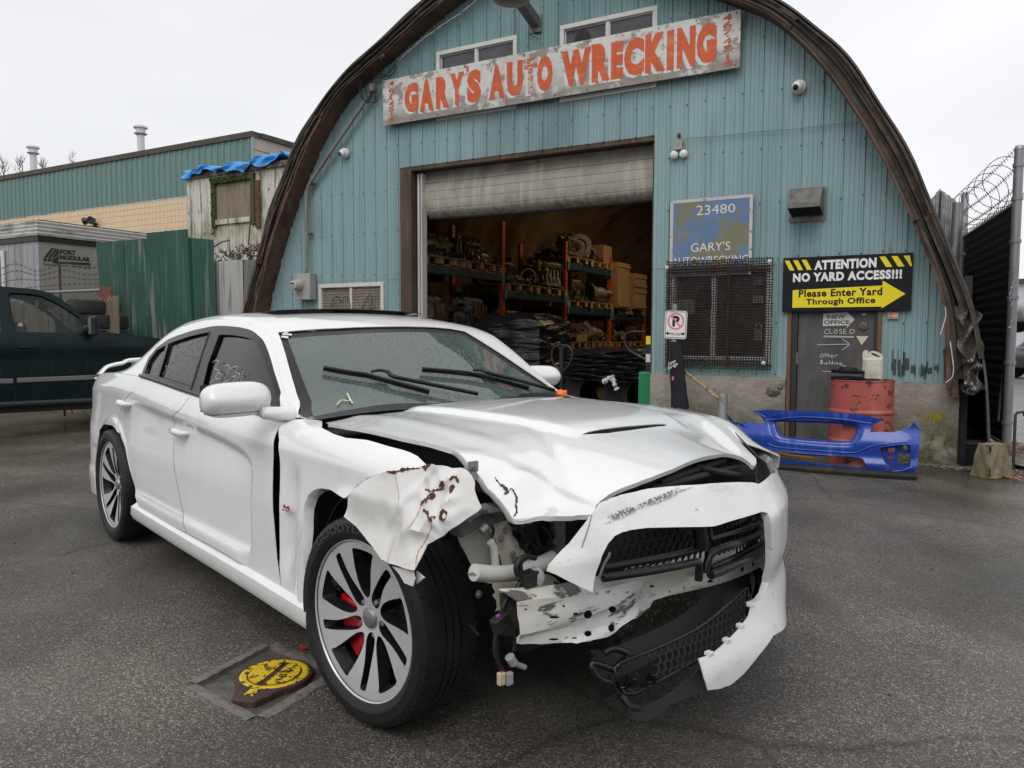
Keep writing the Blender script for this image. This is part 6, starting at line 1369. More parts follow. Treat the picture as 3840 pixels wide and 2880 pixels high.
p=tp(800,540); mm=TK.part('door_mirror',MB().box((p[0],YP-.17,p[1]+.02),(.075,.20,.25)).box((tp(765,560)[0],YP-.06,p[1]-.02),(.12,.12,.09)),M_black,bevel=.03); TK.part('mirror_glass',MB().box((p[0]-.04,YP-.17,p[1]+.02),(.004,.16,.21)),M_galv,parent=mm)
TK.part('mirror_triangle',MB().add([(*[tp(722,455)[0]],tk_y(*tp(722,455))-.004,tp(722,455)[1]),(tp(780,500)[0],tk_y(*tp(780,500))-.004,tp(780,500)[1]),(tp(790,600)[0],tk_y(*tp(790,600))-.004,tp(790,600)[1]),(tp(738,596)[0],tk_y(*tp(738,596))-.004,tp(738,596)[1])],[(0,1,2,3)]),M_black)
TK.part('wiper',MB().tube([(tp(920,560)[0],YP+.25,tp(920,556)[1]),(tp(970,575)[0],YP+.15,tp(960,566)[1]),(tp(1000,585)[0],YP+.1,tp(1000,578)[1])],.01,5),M_black)
for wx in (xf-.62,xf-.62-3.6):
    for wy in (YP+.14,YP+W_-.14):
        wh=TK.part('wheel',MB().lathe([(.0,.06),(.19,.06),(.2,.12),(.23,.13),(.34,.12),(.385,.08),(.39,0),(.385,-.08),(.34,-.12),(0,-.12)],36,Matrix.Translation((wx,wy,.39)) @ RX),M_tyre,smooth=40)
        TK.part('rim',MB().lathe([(0,.09),(.06,.09),(.07,.07),(.17,.065),(.2,.125)],24,Matrix.Translation((wx,wy,.39)) @ RX),M_galv,parent=wh,smooth=40)
for wx in (xf-.62,): TK.part('wheel_well',MB().lathe([(.49,-.5),(.49,.0)],28,Matrix.Translation((wx,YP+.02,.40)) @ RX),M_black,smooth=60)
# bed
zb_=1.30; mb=MB(); mb.b2((xr-2.2,YP,.62),(xr,YP+.06,zb_)).b2((xr-2.2,YP+W_-.06,.62),(xr,YP+W_,zb_)).b2((xr-2.25,YP,.62),(xr-2.2,YP+W_,zb_)); TK.part('bed',mb,M_truck,bevel=.02)

# ================================================================ unseen warehouse and trees, added for the car to reflect
WH=Thing('roadside_warehouse','long dark grey warehouse across the yard behind the viewpoint','building',frame((0,-15,0),8))
M_whw=mat('dark_cladding',(.10,.105,.11),.6,spots=[((.06,.06,.06),1,.45,.7,.6)])
for k in range(13): WH.part('wall_panel',MB().b2((-26+k*4,0,0),(-26+k*4+3.96,-.3,5.2)),M_whw)
for k in range(4): WH.part('loading_door',MB().b2((-22+k*12,.05,0),(-18.4+k*12,.0,3.8)),M_pale)
WH.part('roof',MB().b2((-26.5,-12,5.2),(26.5,.3,5.5)),M_roofskin)
for i,(x,y,h) in enumerate(((-19,-6,8),(-23,-1,9),(-21,4,7.5))):  # evergreens out of view, added as dark shapes for the car paint to reflect
    T=Thing('evergreen_tree',['dark evergreen behind the viewpoint at the end of the warehouse','tallest dark evergreen left of the yard','dark evergreen left of the yard nearest the pickup'][i],'tree',o=(x,y,0),group='evergreens left of the yard')
    T.part('trunk',MB().tube([(x,y,0),(x,y,h*.9)],[.25,.04],8),M_twig)
    mb=MB()
    for k in range(900):
        t=random.random(); z=.8+(h-.8)*t; r_=(1-t)*h*.27*math.sqrt(random.random())+.1; a=random.random()*6.3; s_=.28
        mb.add([(x+r_*math.cos(a),y+r_*math.sin(a),z),(x+r_*math.cos(a)+s_,y+r_*math.sin(a)+.1,z-.12),(x+r_*math.cos(a)-.1,y+r_*math.sin(a)+s_,z-.05)],[(0,1,2)])
    T.part('crown',mb,mat('needle_green',(.03,.05,.025),.9) if 'needle_green' not in MATS else MATS['needle_green'],kind='stuff')
# ================================================================ inside the hall
M_rackred=mat('orange_rack_paint',(.50,.075,.025),.45,spots=[((.2,.03,.015),6,.5,.7,.6)]); M_rackblue=mat('blue_rack_beam',(.008,.032,.055),.45,spots=[((.05,.06,.07),6,.5,.7,.6)])
M_pal=mat('pallet_wood',(.35,.235,.125),.8,spots=[((.28,.17,.08),5,.45,.7,.7),((.6,.42,.24),(20,3,20),.55,.7,.5)]); M_card=mat('cardboard',(.29,.185,.10),.8,spots=[((.3,.18,.09),3,.5,.7,.6)])
M_alu=mat('dirty_cast_metal',(.26,.245,.22),.5,.5,spots=[((.07,.06,.05),9,.45,.65,.8,.8)],bump=(25,.5,.01)); M_iron2=mat('greasy_iron',(.055,.05,.045),.55,.3,spots=[((.14,.10,.07),9,.5,.65,.7)],bump=(25,.6,.01))
M_wrap=mat('black_stretch_wrap',(.012,.012,.014),.22,bump=((3,3,17),1,.06),bumps=[((9,9,30),.5,.015)])
XR=-7.0; PY=[.42,2.94,5.5,7.9,10.2]; PT=[3.3,3.28,3.2,3.1,2.6]
BAYS=[(0,[2.36,1.25]),(1,[2.08,1.14]),(2,[2.78,1.88,1.02]),(3,[1.80,1.0])]
RK=[Thing('pallet_rack',lab,'rack',FAC,(XR,PY[i],0),group='pallet racks along the left side of the hall') for i,lab in enumerate(['orange and blue pallet rack just inside the roller door','second pallet rack into the hall, with lower shelves','third pallet rack into the hall, with the highest shelf','farthest pallet rack, holding wooden crates'])]
for i,y in enumerate(PY):
    T=RK[min(i,3)]
    for x in (XR,XR-1.05):
        mb=MB(); mb.b2((x-.035,y-.045,0),(x+.035,y-.035,PT[i])).b2((x-.035,y+.035,0),(x+.035,y+.045,PT[i])).b2((x+.025,y-.035,0),(x+.035,y+.035,PT[i])); T.part('upright',mb,M_rackred)
    mb=MB()
    for k in range(int(PT[i]/.09)): mb.b2((XR+.036,y-.012,.06+k*.09),(XR+.0375,y+.012,.10+k*.09))
    T.part('slots',mb,M_black,kind='stuff')
    mb=MB()
    for z in np.arange(.3,PT[i]-.6,.8): mb.beam((XR,y,z),(XR-1.05,y,z+.7),.03,.03)
    T.part('brace',mb,M_rackblue,kind='stuff')
for b,zs_ in BAYS:
    for z in zs_:
        for x in (XR+.03,XR-1.08): RK[b].part('beam',MB().b2((x-.025,PY[b]+.05,z-.13),(x+.025,PY[b+1]-.05,z)),M_rackblue,bevel=.006)
        for y in (PY[b]+.05,PY[b+1]-.05): RK[b].part('beam_clip',MB().b2((XR+.036,y-.04,z-.15),(XR+.062,y+.04,z+.02)),mat('pale_blue_clip',(.05,.18,.26),.5) if 'pale_blue_clip' not in MATS else MATS['pale_blue_clip'])
def pallet(x,y,z,rz,lab):
    fr_=FAC @ frame((x,y,z),rz); T=Thing('pallet',lab,'pallet',fr_,(0,0,0),group='wooden pallets on the racks')
    if not hasattr(pallet,'a'):
        pallet.a=mesh_of('deck_board',MB().box((0,0,0),(.095,1.0,.018)),M_pal); pallet.b=mesh_of('stringer',MB().box((0,0,0),(1.2,.09,.09)),M_pal); pallet.c=mesh_of('block',MB().box((0,0,0),(.11,.1,.085)),M_pal)
    def put(n,me,loc,rot=0): o=bpy.data.objects.new(n,me); COL.objects.link(o); o.parent=T.e; o.location=loc; o.rotation_euler[2]=rot
    for k in range(9): put('deck_board',pallet.a,(-.55+k*.1375,0,.13+random.uniform(-.003,.004)),random.uniform(-.01,.01))
    for k in range(3): put('bottom_board',pallet.a,(-.5+k*.5,0,.012))
    for i in (-.52,-.13,.26,.52):
        for j in (-.45,0,.45): put('block',pallet.c,(i,j,.068))
    return z+.14
lb=iter(['front pallet on the top shelf of the first rack','rear pallet on the top shelf of the first rack','front pallet on the middle shelf of the first rack','rear pallet on the middle shelf of the first rack','front pallet on the upper shelf of the second rack','rear pallet on the upper shelf of the second rack','front pallet on the lower shelf of the second rack','rear pallet on the lower shelf of the second rack','front pallet on the top shelf of the third rack','rear pallet on the top shelf of the third rack','front pallet on the middle shelf of the third rack','rear pallet on the middle shelf of the third rack','front pallet on the lowest shelf of the third rack','rear pallet on the lowest shelf of the third rack','front pallet under the crates on the fourth rack','rear pallet under the crates on the fourth rack','front pallet on the low shelf of the fourth rack','rear pallet on the low shelf of the fourth rack'])
SP=[]
for b,zs_ in BAYS:
    for z in zs_:
        for f_ in (.27,.74): y=lerp(PY[b],PY[b+1],f_); zt_=pallet(XR-.42,y,z,90+random.uniform(-5,5),next(lb)); SP.append((XR-.42,y,zt_,b))
def gearbox(x,y,z,rz,lab,tag_=None,s=1.0,m=None):
    M_=frame((x,y,z),rz); T=Thing('gearbox',lab,'gearbox',FAC @ M_,(0,0,0),group='gearboxes and engines on the racks'); m=m or M_alu
    Y=Matrix.Translation((0,0,.23*s)) @ Matrix.Rotation(R(90),4,'Y')
    T.part('bell_housing',MB().lathe([(.19,.0),(.235,.0),(.235,.03),(.21,.04),(.15,.22),(.13,.24),(.12,.2),(.18,.03),(.19,.0)],22,Y @ Matrix.Scale(s,4)),m,smooth=40)
    T.part('case',MB().lathe([(.13,.22),(.15,.26),(.14,.45),(.10,.50),(.085,.72),(.05,.74),(.05,.82),(0,.82)],14,Y @ Matrix.Scale(s,4)),m,smooth=30)
    mb=MB()
    for k in range(14): a=random.random()*6.3; h=random.uniform(.2,.7); mb.box((-0+h*s,.13*s*math.cos(a),.23*s+.13*s*math.sin(a)),(.07*s,.05*s,.05*s),Matrix.Rotation(a,3,'X'))
    T.part('ribs_and_bolts',mb,m,kind='stuff')
    T.part('pan',MB().box((.36*s,0,.06*s),(.36*s,.26*s,.1*s)),M_iron2,bevel=.015)
    mb=MB().tube(smoothline([(.1*s,.2*s,.2),(.2*s,.26*s,.42*s),(.4*s,.1,.46*s),(.6*s,.12,.3*s)],4),.012,6); T.part('hose',mb,M_cable,smooth=60)
    if tag_: T.part('tag',MB().box((-.02,-.02,.25*s),(.004,.075,.17)),tag_)
    return T
def engine(x,y,z,rz,lab,m=None,s=1.0):
    M_=frame((x,y,z),rz); T=Thing('engine',lab,'engine',FAC @ M_,(0,0,0),group='gearboxes and engines on the racks'); m=m or M_iron2
    T.part('block',MB().box((0,0,.22*s),(.5*s,.34*s,.34*s),taper=(.9,.8)),m,bevel=.02)
    T.part('cylinder_head',MB().box((0,.1*s,.46*s),(.5*s,.14*s,.12*s),Matrix.Rotation(R(-25),3,'X')),M_alu,bevel=.015); T.part('cylinder_head',MB().box((0,-.1*s,.46*s),(.5*s,.14*s,.12*s),Matrix.Rotation(R(25),3,'X')),M_alu,bevel=.015)
    T.part('oil_pan',MB().box((0,0,.03),(.42*s,.24*s,.12)),M_iron2,bevel=.02)
    mb=MB()
    for k in range(4): xx=(-.18+k*.12)*s; mb.tube(smoothline([(xx,-.18*s,.42*s),(xx,-.26*s,.36*s),(xx+.02,-.25*s,.22*s)],4),.022*s,7)
    T.part('manifold',mb,M_rust,smooth=50)
    for (py_,pz_,r_) in ((0,.2,.11),(.14,.36,.06),(-.15,.34,.055)): T.part('pulley',MB().lathe([(0,0),(r_*.4,0),(r_*.5,.02),(r_*.9,.02),(r_,.0),(r_,.05),(0,.05)],20,Matrix.Translation((-.3*s,py_*s,pz_*s)) @ Matrix.Rotation(R(90),4,'Y') @ Matrix.Scale(s,4)),M_alu,smooth=40)
    mb=MB()
    for k in range(5): a=random.uniform(-.2,.2); mb.tube(smoothline([(a,-.1,.5*s),(a+random.uniform(-.1,.1),random.uniform(-.2,.2),.62*s),(a+random.uniform(-.2,.2),.15,.48*s)],4),.010,5)
    T.part('hoses',mb,M_cable,smooth=60,kind='stuff'); return T
def discs(x,y,z,rz,lab,r=.2,m=None):
    M_=frame((x,y,z),rz); T=Thing('flywheel',lab,'flywheel',FAC @ M_,(0,0,0),group='discs and flywheels on the racks'); Y=Matrix.Translation((0,0,r+.01)) @ Matrix.Rotation(R(-80),4,'Y')
    T.part('disc',MB().lathe([(.03,.05),(.07,.05),(.08,.02),(r*.62,.015),(r*.66,.0),(r,0),(r,.03),(r*.6,.035)],34,Y),m or M_alu,smooth=30); T.part('ring',MB().lathe([(r*.98,-.005),(r*1.04,-.005),(r*1.04,.02),(r*.98,.02)],40,Y),M_iron2,smooth=30); return T
M_lime=mat('lime_tag',(.12,.85,.05),.6); M_ytag=mat('yellow_tag',(.9,.72,.03),.6); M_pink=mat('pink_tag',(.75,.02,.25),.6)
X0=XR-.25
z1,z2=2.50,1.39
gearbox(X0-.05,2.05,z1,205,'gearbox with a lime green tag on the top front shelf',M_lime); gearbox(X0-.1,.72,z1,60,'brassy gearbox beside the door track on the top front shelf',None,.9,mat('brassy',(.42,.36,.16),.45,.6,spots=[((.1,.09,.06),7,.5,.7,.8)]))
engine(X0-.2,1.2,z1,90,'small engine behind the brassy gearbox on the top shelf',None,.8); gearbox(X0-.2,2.35,z1,80,'dull long gearbox lying at the rear of the first top shelf',None,.8); engine(X0-.3,2.65,z1,85,'dark engine at the second upright on the top shelf',M_iron2,.8)
engine(X0,.95,z2,80,'dusty engine with a round timing cover low in the first rack',None,.95); discs(X0+.1,.75,z2,100,'big pale ring flywheel low in the first rack',.21); engine(X0,2.2,z2,95,'engine half hidden above the black wrapped stack')
engine(X0-.1,3.55,2.22,90,'dark engine with pink tag on the second rack',None,.8).part('tag',MB().box((-.36,-.1,.38),(.004,.14,.2)),M_pink)
gearbox(X0,4.4,2.22,150,'gearbox in the middle of the upper second shelf',None,.8); engine(X0+.05,5.1,2.22,80,'large aluminium engine wrapped beside the third upright',M_alu,1.0).part('tag',MB().box((-.38,-.08,.45),(.004,.07,.22)),M_ytag)
discs(X0+.05,4.75,1.28,110,'round clutch disc standing low on the second rack',.2); engine(X0,3.5,1.28,90,'dark engine low on the second rack',None,.9); gearbox(X0,4.2,1.28,60,'small jumbled gearbox low on the second rack',None,.6)
engine(X0+.1,5.9,2.92,90,'dark engine at the front of the highest shelf',None,.8); discs(X0+.2,6.3,2.92,120,'big brake drum on the highest shelf',.26); gearbox(X0,7.2,2.92,120,'gearbox with a yellow tag on the highest shelf',M_ytag,.8)
engine(X0,6.3,2.02,90,'dark engine on the middle third shelf',None,.9); gearbox(X0,7.2,2.02,70,'gearbox on the middle third shelf beside the pallet stack')
discs(X0+.15,6.6,1.16,115,'shiny torque converter on the lowest third shelf',.22); gearbox(X0+.05,6.95,1.16,80,'gearbox beside the torque converter on the lowest third shelf',None,.85); engine(X0,6.0,1.16,90,'rusty engine behind the cardboard on the lowest third shelf',None,.8)
gearbox(X0,8.4,1.14,90,'gearbox with yellow tag on the low fourth shelf',M_ytag,.8); discs(X0+.1,9.0,1.14,100,'small ring on the low fourth shelf',.13); engine(X0,9.5,1.14,90,'engine at the far end of the low fourth shelf',None,.9)
def carton(x,y,z,dx,dy,dz,rz,lab,m=M_card,name='carton',cat='box'): solo(name,MB().box((x,y,z+dz/2),(dx,dy,dz),Matrix.Rotation(R(rz),3,'Z')),m,lab,cat,FAC,(x,y,z),bevel=.006)
carton(X0-.3,1.75,1.40,.1,.75,.42,4,'flattened cardboard carton leaning in the first rack'); carton(X0+.02,.45+.35,2.02,.1,.3,.28,6,'cardboard box under the top shelf by the door track'); carton(X0,7.75,2.92,.5,.55,.42,3,'cardboard carton at the end of the highest shelf'); carton(X0+.1,6.25,1.42,.35,.3,.12,25,'flat cardboard carton on the flywheel, lowest third shelf'); carton(X0+.15,6.3,1.16,.3,.36,.16,-15,'crushed cardboard carton below the flat one')
def crate(x,y,z,dx,dy,dz,lab,n=5):
    T=Thing('wooden_crate',lab,'crate',FAC,(x,y,z),group='wooden crates on the fourth rack')
    T.part('core',MB().b2((x-dx/2+.02,y-dy/2+.02,z),(x+dx/2-.02,y+dy/2-.02,z+dz)),M_card)
    for k in range(n):
        a=y-dy/2+k*dy/n; T.part('plank',MB().b2((x+dx/2-.018,a+.004,z),(x+dx/2,a+dy/n-.004,z+dz)),M_pal)
    for k in range(2): T.part('cleat',MB().b2((x+dx/2,y-dy/2,z+.03+k*(dz-.14)),(x+dx/2+.02,y+dy/2,z+.11+k*(dz-.14))),M_pal)
    T.part('end_board',MB().b2((x-dx/2,y-dy/2-.002,z),(x+dx/2,y-dy/2+.02,z+dz)),M_pal)
crate(X0,8.4,1.94,.8,.75,1.05,'tall wooden crate standing on the fourth rack'); crate(X0+.05,9.4,1.94,.8,.8,.5,'lower of two stacked wooden crates on the fourth rack'); crate(X0+.05,9.4,2.45,.8,.8,.35,'upper of two stacked wooden crates on the fourth rack')
for i,(x,y,z,b) in enumerate(SP):
    mb=MB()
    for k in range(46):
        px_,py_=x+random.uniform(-.45,.40),y+random.gauss(0,.34); q_=random.random(); h=random.uniform(.04,.2)
        if q_<.4: mb.box((px_,py_,z+random.uniform(.03,h+.05)),(random.uniform(.04,.16),random.uniform(.04,.2),random.uniform(.03,.12)),Matrix.Rotation(random.random()*3,3,'Z') @ Matrix.Rotation(random.random(),3,'X'))
        elif q_<.7: mb.tube([(px_,py_,z+.03),(px_+random.uniform(-.1,.1),py_+random.uniform(-.15,.15),z+h+.08),(px_+random.uniform(-.1,.1),py_+random.uniform(-.25,.25),z+h)],random.uniform(.006,.02),6)
        else: r_=random.uniform(.03,.09); mb.lathe([(r_*.3,0),(r_,0),(r_,.03),(r_*.5,.05)],12,Matrix.Translation((px_,py_,z+r_)) @ Matrix.Rotation(random.random()*3,4,'X') @ Matrix.Rotation(random.random()*3,4,'Y'))
    solo('loose_parts',mb,[M_iron2,M_alu,M_iron2][i % 3],'loose small metal parts and hoses heaped on the %s pallet of rack %s' % (['front','rear'][i % 2],['one','two','three','four'][b]),'metal parts',FAC,(x,y,z),group='heaps of small parts on the racks',kind='stuff',smooth=40)
# wrapped stacks on the floor
def wrapped(x0,x1,y0,y1,z0,z1,lab,name='wrapped_stack',A=.4):
    def f(u,v):
        a=2*math.pi*u; c,s_=math.cos(a),math.sin(a); k=1/max(abs(c),abs(s_)); k=lerp(k,1.06,.12); r_=A*(.03*ss(v*40+a*3)+.02*ss(v*90-a*5)+.02*ss(a*9))
        zz=lerp(z0,z1,v); q=1-.35*max(0,v-.93)/.07; return (lerp(x0,x1,.5)+(x1-x0)/2*c*k*q+r_*c,lerp(y0,y1,.5)+(y1-y0)/2*s_*k*q+r_*s_,zz+.03*ss(a*4)*(v>.9))
    mb=MB(); mb.grid(f,90,60); n=61; mb.f.append(tuple(90*0+i*n+60 for i in range(90))); return solo(name,mb,M_wrap,lab,'wrapped pallet',FAC,(lerp(x0,x1,.5),lerp(y0,y1,.5),z0),smooth=45)
wrapped(-6.55,-5.35,1.2,2.3,.0,1.62,'tall stack wrapped in black stretch film, left inside the roller door')
wp0=at(2120,1300,FAC,1,.9); wp1=at(2400,1300,FAC,1,.9); zt_=at(2250,1312,FAC,1,.7).z; zbm_=at(2250,1430,FAC,1,.7).z
wrapped(wp0.x,-3.3,.75,1.75,zbm_,zt_,'long bundle wrapped in shiny black film lying on the big tyres, right of the door',A=.9)
for k,(yy) in enumerate((1.25,)):
    for j in range(2):
        xm=lerp(wp0.x,-3.3,.27+.47*j); solo('large_tyre',MB().lathe([(.2,-.3),(.44,-.3),(.47,-.26),(.48,0),(.47,.26),(.44,.3),(.2,.3)],40,Matrix.Translation((xm,yy,.485)) @ RX),M_tyre,['large black tyre under the wrapped bundle, nearer the pallet truck','large black tyre under the wrapped bundle, nearer the right jamb'][j],'tyre',FAC,(xm,yy,0),smooth=40)
wa=at(1950+1310/4.147,1200+960/4.147,FAC,1,.66); wb=at(1950+1440/4.147,1200+890/4.147,FAC,1,.68); wc=at(1950+1510/4.147,1200+1085/4.147,FAC,1,.66)
mb=MB(); q=smoothline([tuple(wa),((wa.x+wb.x)/2,.62,wa.z+.03),tuple(wb),(lerp(wb.x,wc.x,.6),.63,lerp(wb.z,wc.z,.5)),tuple(wc)],6); mb.tube(q,[.03+.012*ss(i*1.7) for i in range(len(q))],8)
solo('white_rag',mb,mat('white_rag',(.62,.6,.64),.8,bump=(30,.8,.02)),'white rag hanging over the edge of the black wrapped bundle','rag',FAC,tuple(wb),smooth=50)
# pallet truck handle
h0=at(1950+650/4.147,1200+400/4.147,FAC,1,.35); PTk=Thing('pallet_truck','dark pallet truck handle standing in front of the wrapped bundle','pallet truck',FAC,(h0.x,.35,0))
PTk.part('handle_loop',MB().tube(smoothline([(h0.x-.02,.35,h0.z-.34),(h0.x-.13,.35,h0.z-.22),(h0.x-.14,.35,h0.z-.07),(h0.x-.07,.35,h0.z),(h0.x+.07,.35,h0.z),(h0.x+.15,.35,h0.z-.07),(h0.x+.13,.35,h0.z-.22),(h0.x+.02,.35,h0.z-.34)],5),.018,8),M_black,smooth=60)
PTk.part('shaft',MB().tube([(h0.x,.35,h0.z-.02),(h0.x,.35,h0.z-.5),(h0.x-.04,.42,.15)],.035,10),M_black,smooth=60); PTk.part('steering_wheels',MB().lathe([(0,.08),(.09,.08),(.1,.0),(.09,-.08),(0,-.08)],18,Matrix.Translation((h0.x-.04,.45,.1)) @ Matrix.Rotation(R(90),4,'Y')),M_black,smooth=40)
for dy in (-.2,.2): PTk.part('fork',MB().b2((h0.x-.1,.6+dy,.05),(h0.x+1.0,.75+dy,.09)),M_black)
# green machine edge at the right jamb
j0=at(1950+1960/4.147,1200+1030/4.147,FAC,1,.25); JK=Thing('stacker','black mast and green body of a lift stacker just inside the right jamb','stacker',FAC,(-3.36,.4,0))
JK.part('mast',MB().b2((-3.40,.3,0),(-3.30,.42,1.30)),M_black,bevel=.008); JK.part('body',MB().b2((-3.48,.26,.28),(-3.30,.60,.85)),mat('green_machine',(.02,.22,.09),.4),bevel=.02)
JK.part('handle',MB().tube(smoothline([(-3.40,.3,1.0),(-3.62,.3,1.12),(-3.68,.3,1.27),(-3.6,.3,1.34),(-3.40,.3,1.34)],5),.018,8),M_black,smooth=60)
for z in (1.24,1.02): JK.part('label',MB().b2((-3.395,.296,z-.05),(-3.335,.299,z+.05)),M_ytag if z>1.2 else M_camw)
# fluorescent fixture, lit (warm light falls on the shelves)
fx0=at(1550+1270/3.016,750+95/3.016,FAC,1,9); L_=Thing('tube_light','lit fluorescent tube fitting hanging high under the brown liner','lamp',FAC,(fx0.x,9,fx0.z))
L_.part('fitting',MB().box((fx0.x,9.3,fx0.z),(.12,1.3,.05),Matrix.Rotation(R(-20),3,'Z')),M_white)
def hlamp(n,loc,e,sz):
    la=bpy.data.lights.new('hall_lamp','AREA'); la.energy=e; la.size=sz; la.shape='SQUARE'; la.color=(1,.74,.42); lo=bpy.data.objects.new('hall_lamp',la); COL.objects.link(lo); lo.matrix_world=FAC @ Matrix.Translation(loc)
hlamp(0,(-4.6,6.6,4.9),62,.5); hlamp(1,(-3.6,11.5,4.8),36,.5)
# ================================================================ the wrecked white car
CARi=CAR.inverted(); _cam=CARi @ Vector((0,0,CAMH)); _R3=CARi.to_3x3(); _f,_r,_u=_R3 @ _fw,_R3 @ _rt,_R3 @ _up
def pix(P): d=Vector(P)-_cam; z=d.dot(_f); return (1920+FPX*d.dot(_r)/z,1440-FPX*d.dot(_u)/z)
class Surf:
    """a parametric surface of the car; inv() finds the parameters seen at a point of the photograph"""
    def __init__(s,fn,ur,vr,nu=60,nv=40):
        s.fn=fn; s.U=np.linspace(*ur,nu); s.V=np.linspace(*vr,nv); s.G=np.array([[pix(fn(u,v)) for v in s.V] for u in s.U])
    def inv(s,px,py):
        d=np.hypot(s.G[...,0]-px,s.G[...,1]-py); i,j=np.unravel_index(np.argmin(d),d.shape); u,v=s.U[i],s.V[j]; e=1e-3
        for _ in range(7):
            a=pix(s.fn(u,v)); b=pix(s.fn(u+e,v)); c=pix(s.fn(u,v+e)); J=np.array([[(b[0]-a[0])/e,(c[0]-a[0])/e],[(b[1]-a[1])/e,(c[1]-a[1])/e]])
            try: st=np.linalg.solve(J,np.array([px-a[0],py-a[1]]))
            except Exception: break
            n=np.abs(st).max(); st *= min(1,.06/max(n,1e-9)); u+=st[0]; v+=st[1]
        return (float(u),float(v))
    def O(s,pts,cr=None):
        """outline: (x, y) in a crop, or ('u', u, v) given in parameters"""
        return [(p[1],p[2]) if p[0] == 'u' else s.inv(*(cr(*p) if cr else p)) for p in pts]
c1=crop(300,1100,1.659); c2=crop(1000,1400,2.0743); c3=crop(1000,1900,1.8433); c4_=crop(1900,1400,1.8436); c5=crop(1700,1800,1.6592); c5b=crop(1700,1850,2.765); cw=crop(1000,1150,1.9235)
def tab(xs,ys):
    P=smoothline(list(zip(xs,ys)),8); X=[p[0] for p in P]; Y=[p[1] for p in P]; return lambda x: float(np.interp(x,X,Y))
Wt=tab([-4.16,-4.10,-4.0,-3.85,-3.6,-3.05,-2.5,-1.8,-1,-.5,0,.3,.5,.62],[.60,.70,.80,.865,.905,.922,.930,.935,.935,.94,.945,.93,.88,.80])
TZ=tab([-4.16,-3.9,-3.3,-2.6,-1.8,-1,-.6,-.3,0,.3,.5,.62],[.93,1.0,1.045,1.05,1.005,.967,.962,.958,.952,.93,.87,.80])
TY=tab([-4.16,-3.9,-3.3,-2.6,-1.8,-1,-.7,-.55,0,.3,.5,.62],[.55,.78,.84,.86,.862,.86,.83,.79,.775,.765,.74,.70])
ZC=tab([-4.2,-3.2,-2.49,-1.77,-1.33,-1.05,-.95,-.89,-.86],[.90,.925,.911,.879,.85,.822,.80,.765,.70])
def side(x,v,sg=-1):
    W=Wt(x); zt=TZ(x); ty=TY(x); r1=math.hypot(x,v-.362); r2=math.hypot(x+3.052,v-.362)
    if v <= .85:
        z=v; y=W-.10*max(0,.34-v)**1.2-.02*sstep(.6,.85,v)
        if x<-.85:
            sc=sstep(0,.035,ZC(x)-z)*sstep(0,.018,z-.395)*sstep(0,.025,-.86-x)*(1-.8*sstep(-2.2,-2.75,x)); y-=.032*sc*lerp(1,.25,min(1,(ZC(x)-z)/.45))
            y+=.010*sstep(.40,.37,z)*sstep(-.9,-1.0,x)
        elif x<-.35 and v>.35: y-=.024*math.exp(-((x+.50-.10*(z-.6))/.045)**2)*sstep(.35,.5,v)*sstep(.85,.68,v)
        for r_ in (r1,r2): y+=.015*math.exp(-((r_-.388)/.032)**2)
    else:
        A=R(lerp(50,84,sstep(-.8,-.5,x))); a=min(1.1,(v-.85)/.2)*A; z=.85+(zt-.85)*math.sin(a)/math.sin(A); W2=W-.02+.015*math.exp(-((r1-.388)/.032)**2)+.015*math.exp(-((r2-.388)/.032)**2); y=W2-(W2-ty)*(1-math.cos(a))/(1-math.cos(A))
        if x<-.85: y-=.026*sstep(0,.035,ZC(x)-z)*(1-.8*sstep(-2.2,-2.75,x))*sstep(0,.035,-.86-x)
    if sg>0: z-=.06*sstep(.2,.42,x)*sstep(.5,.8,z); y-=.03*sstep(.2,.42,x)
    return Vector((x,sg*y,z))
# cabin: key sections (belt -> centre of the roof)
SEC=[(-.55,[(.88,.955),(.84,.957),(.79,.955),(.72,.945),(.36,.95),(0,.955)]),(-.80,[(.862,.965),(.805,.985),(.775,.995),(.745,1.0),(.37,1.075),(0,1.09)]),
       (-1.10,[(.862,.975),(.742,1.18),(.705,1.203),(.665,1.212),(.36,1.252),(0,1.268)]),(-1.30,[(.862,.98),(.712,1.28),(.665,1.312),(.62,1.328),(.36,1.355),(0,1.365)]),
       (-1.55,[(.862,.99),(.70,1.315),(.65,1.352),(.595,1.372),(.36,1.40),(0,1.41)]),(-1.9,[(.862,1.01),(.695,1.335),(.645,1.38),(.58,1.40),(.36,1.42),(0,1.43)]),
       (-2.3,[(.86,1.04),(.70,1.31),(.64,1.37),(.57,1.395),(.35,1.415),(0,1.425)]),(-2.7,[(.86,1.05),(.74,1.225),(.665,1.305),(.57,1.345),(.34,1.375),(0,1.385)]),
       (-3.1,[(.85,1.045),(.80,1.075),(.735,1.115),(.62,1.17),(.36,1.25),(0,1.27)]),(-3.5,[(.835,1.03),(.79,1.035),(.72,1.045),(.62,1.06),(.34,1.09),(0,1.10)]),
       (-3.85,[(.79,.995),(.76,1.0),(.71,1.01),(.62,1.02),(.34,1.03),(0,1.03)]),(-4.16,[(.55,.93),(.53,.95),(.50,.96),(.45,.965),(.3,.97),(0,.975)])]
SX=[s_[0] for s_ in SEC][::-1]; CT=[]
for k in range(6):
    CT.append((tab(SX,[s_[1][k][0] for s_ in SEC][::-1]),tab(SX,[s_[1][k][1] for s_ in SEC][::-1])))
KN=[0,.33,.42,.49,.74,1.09]
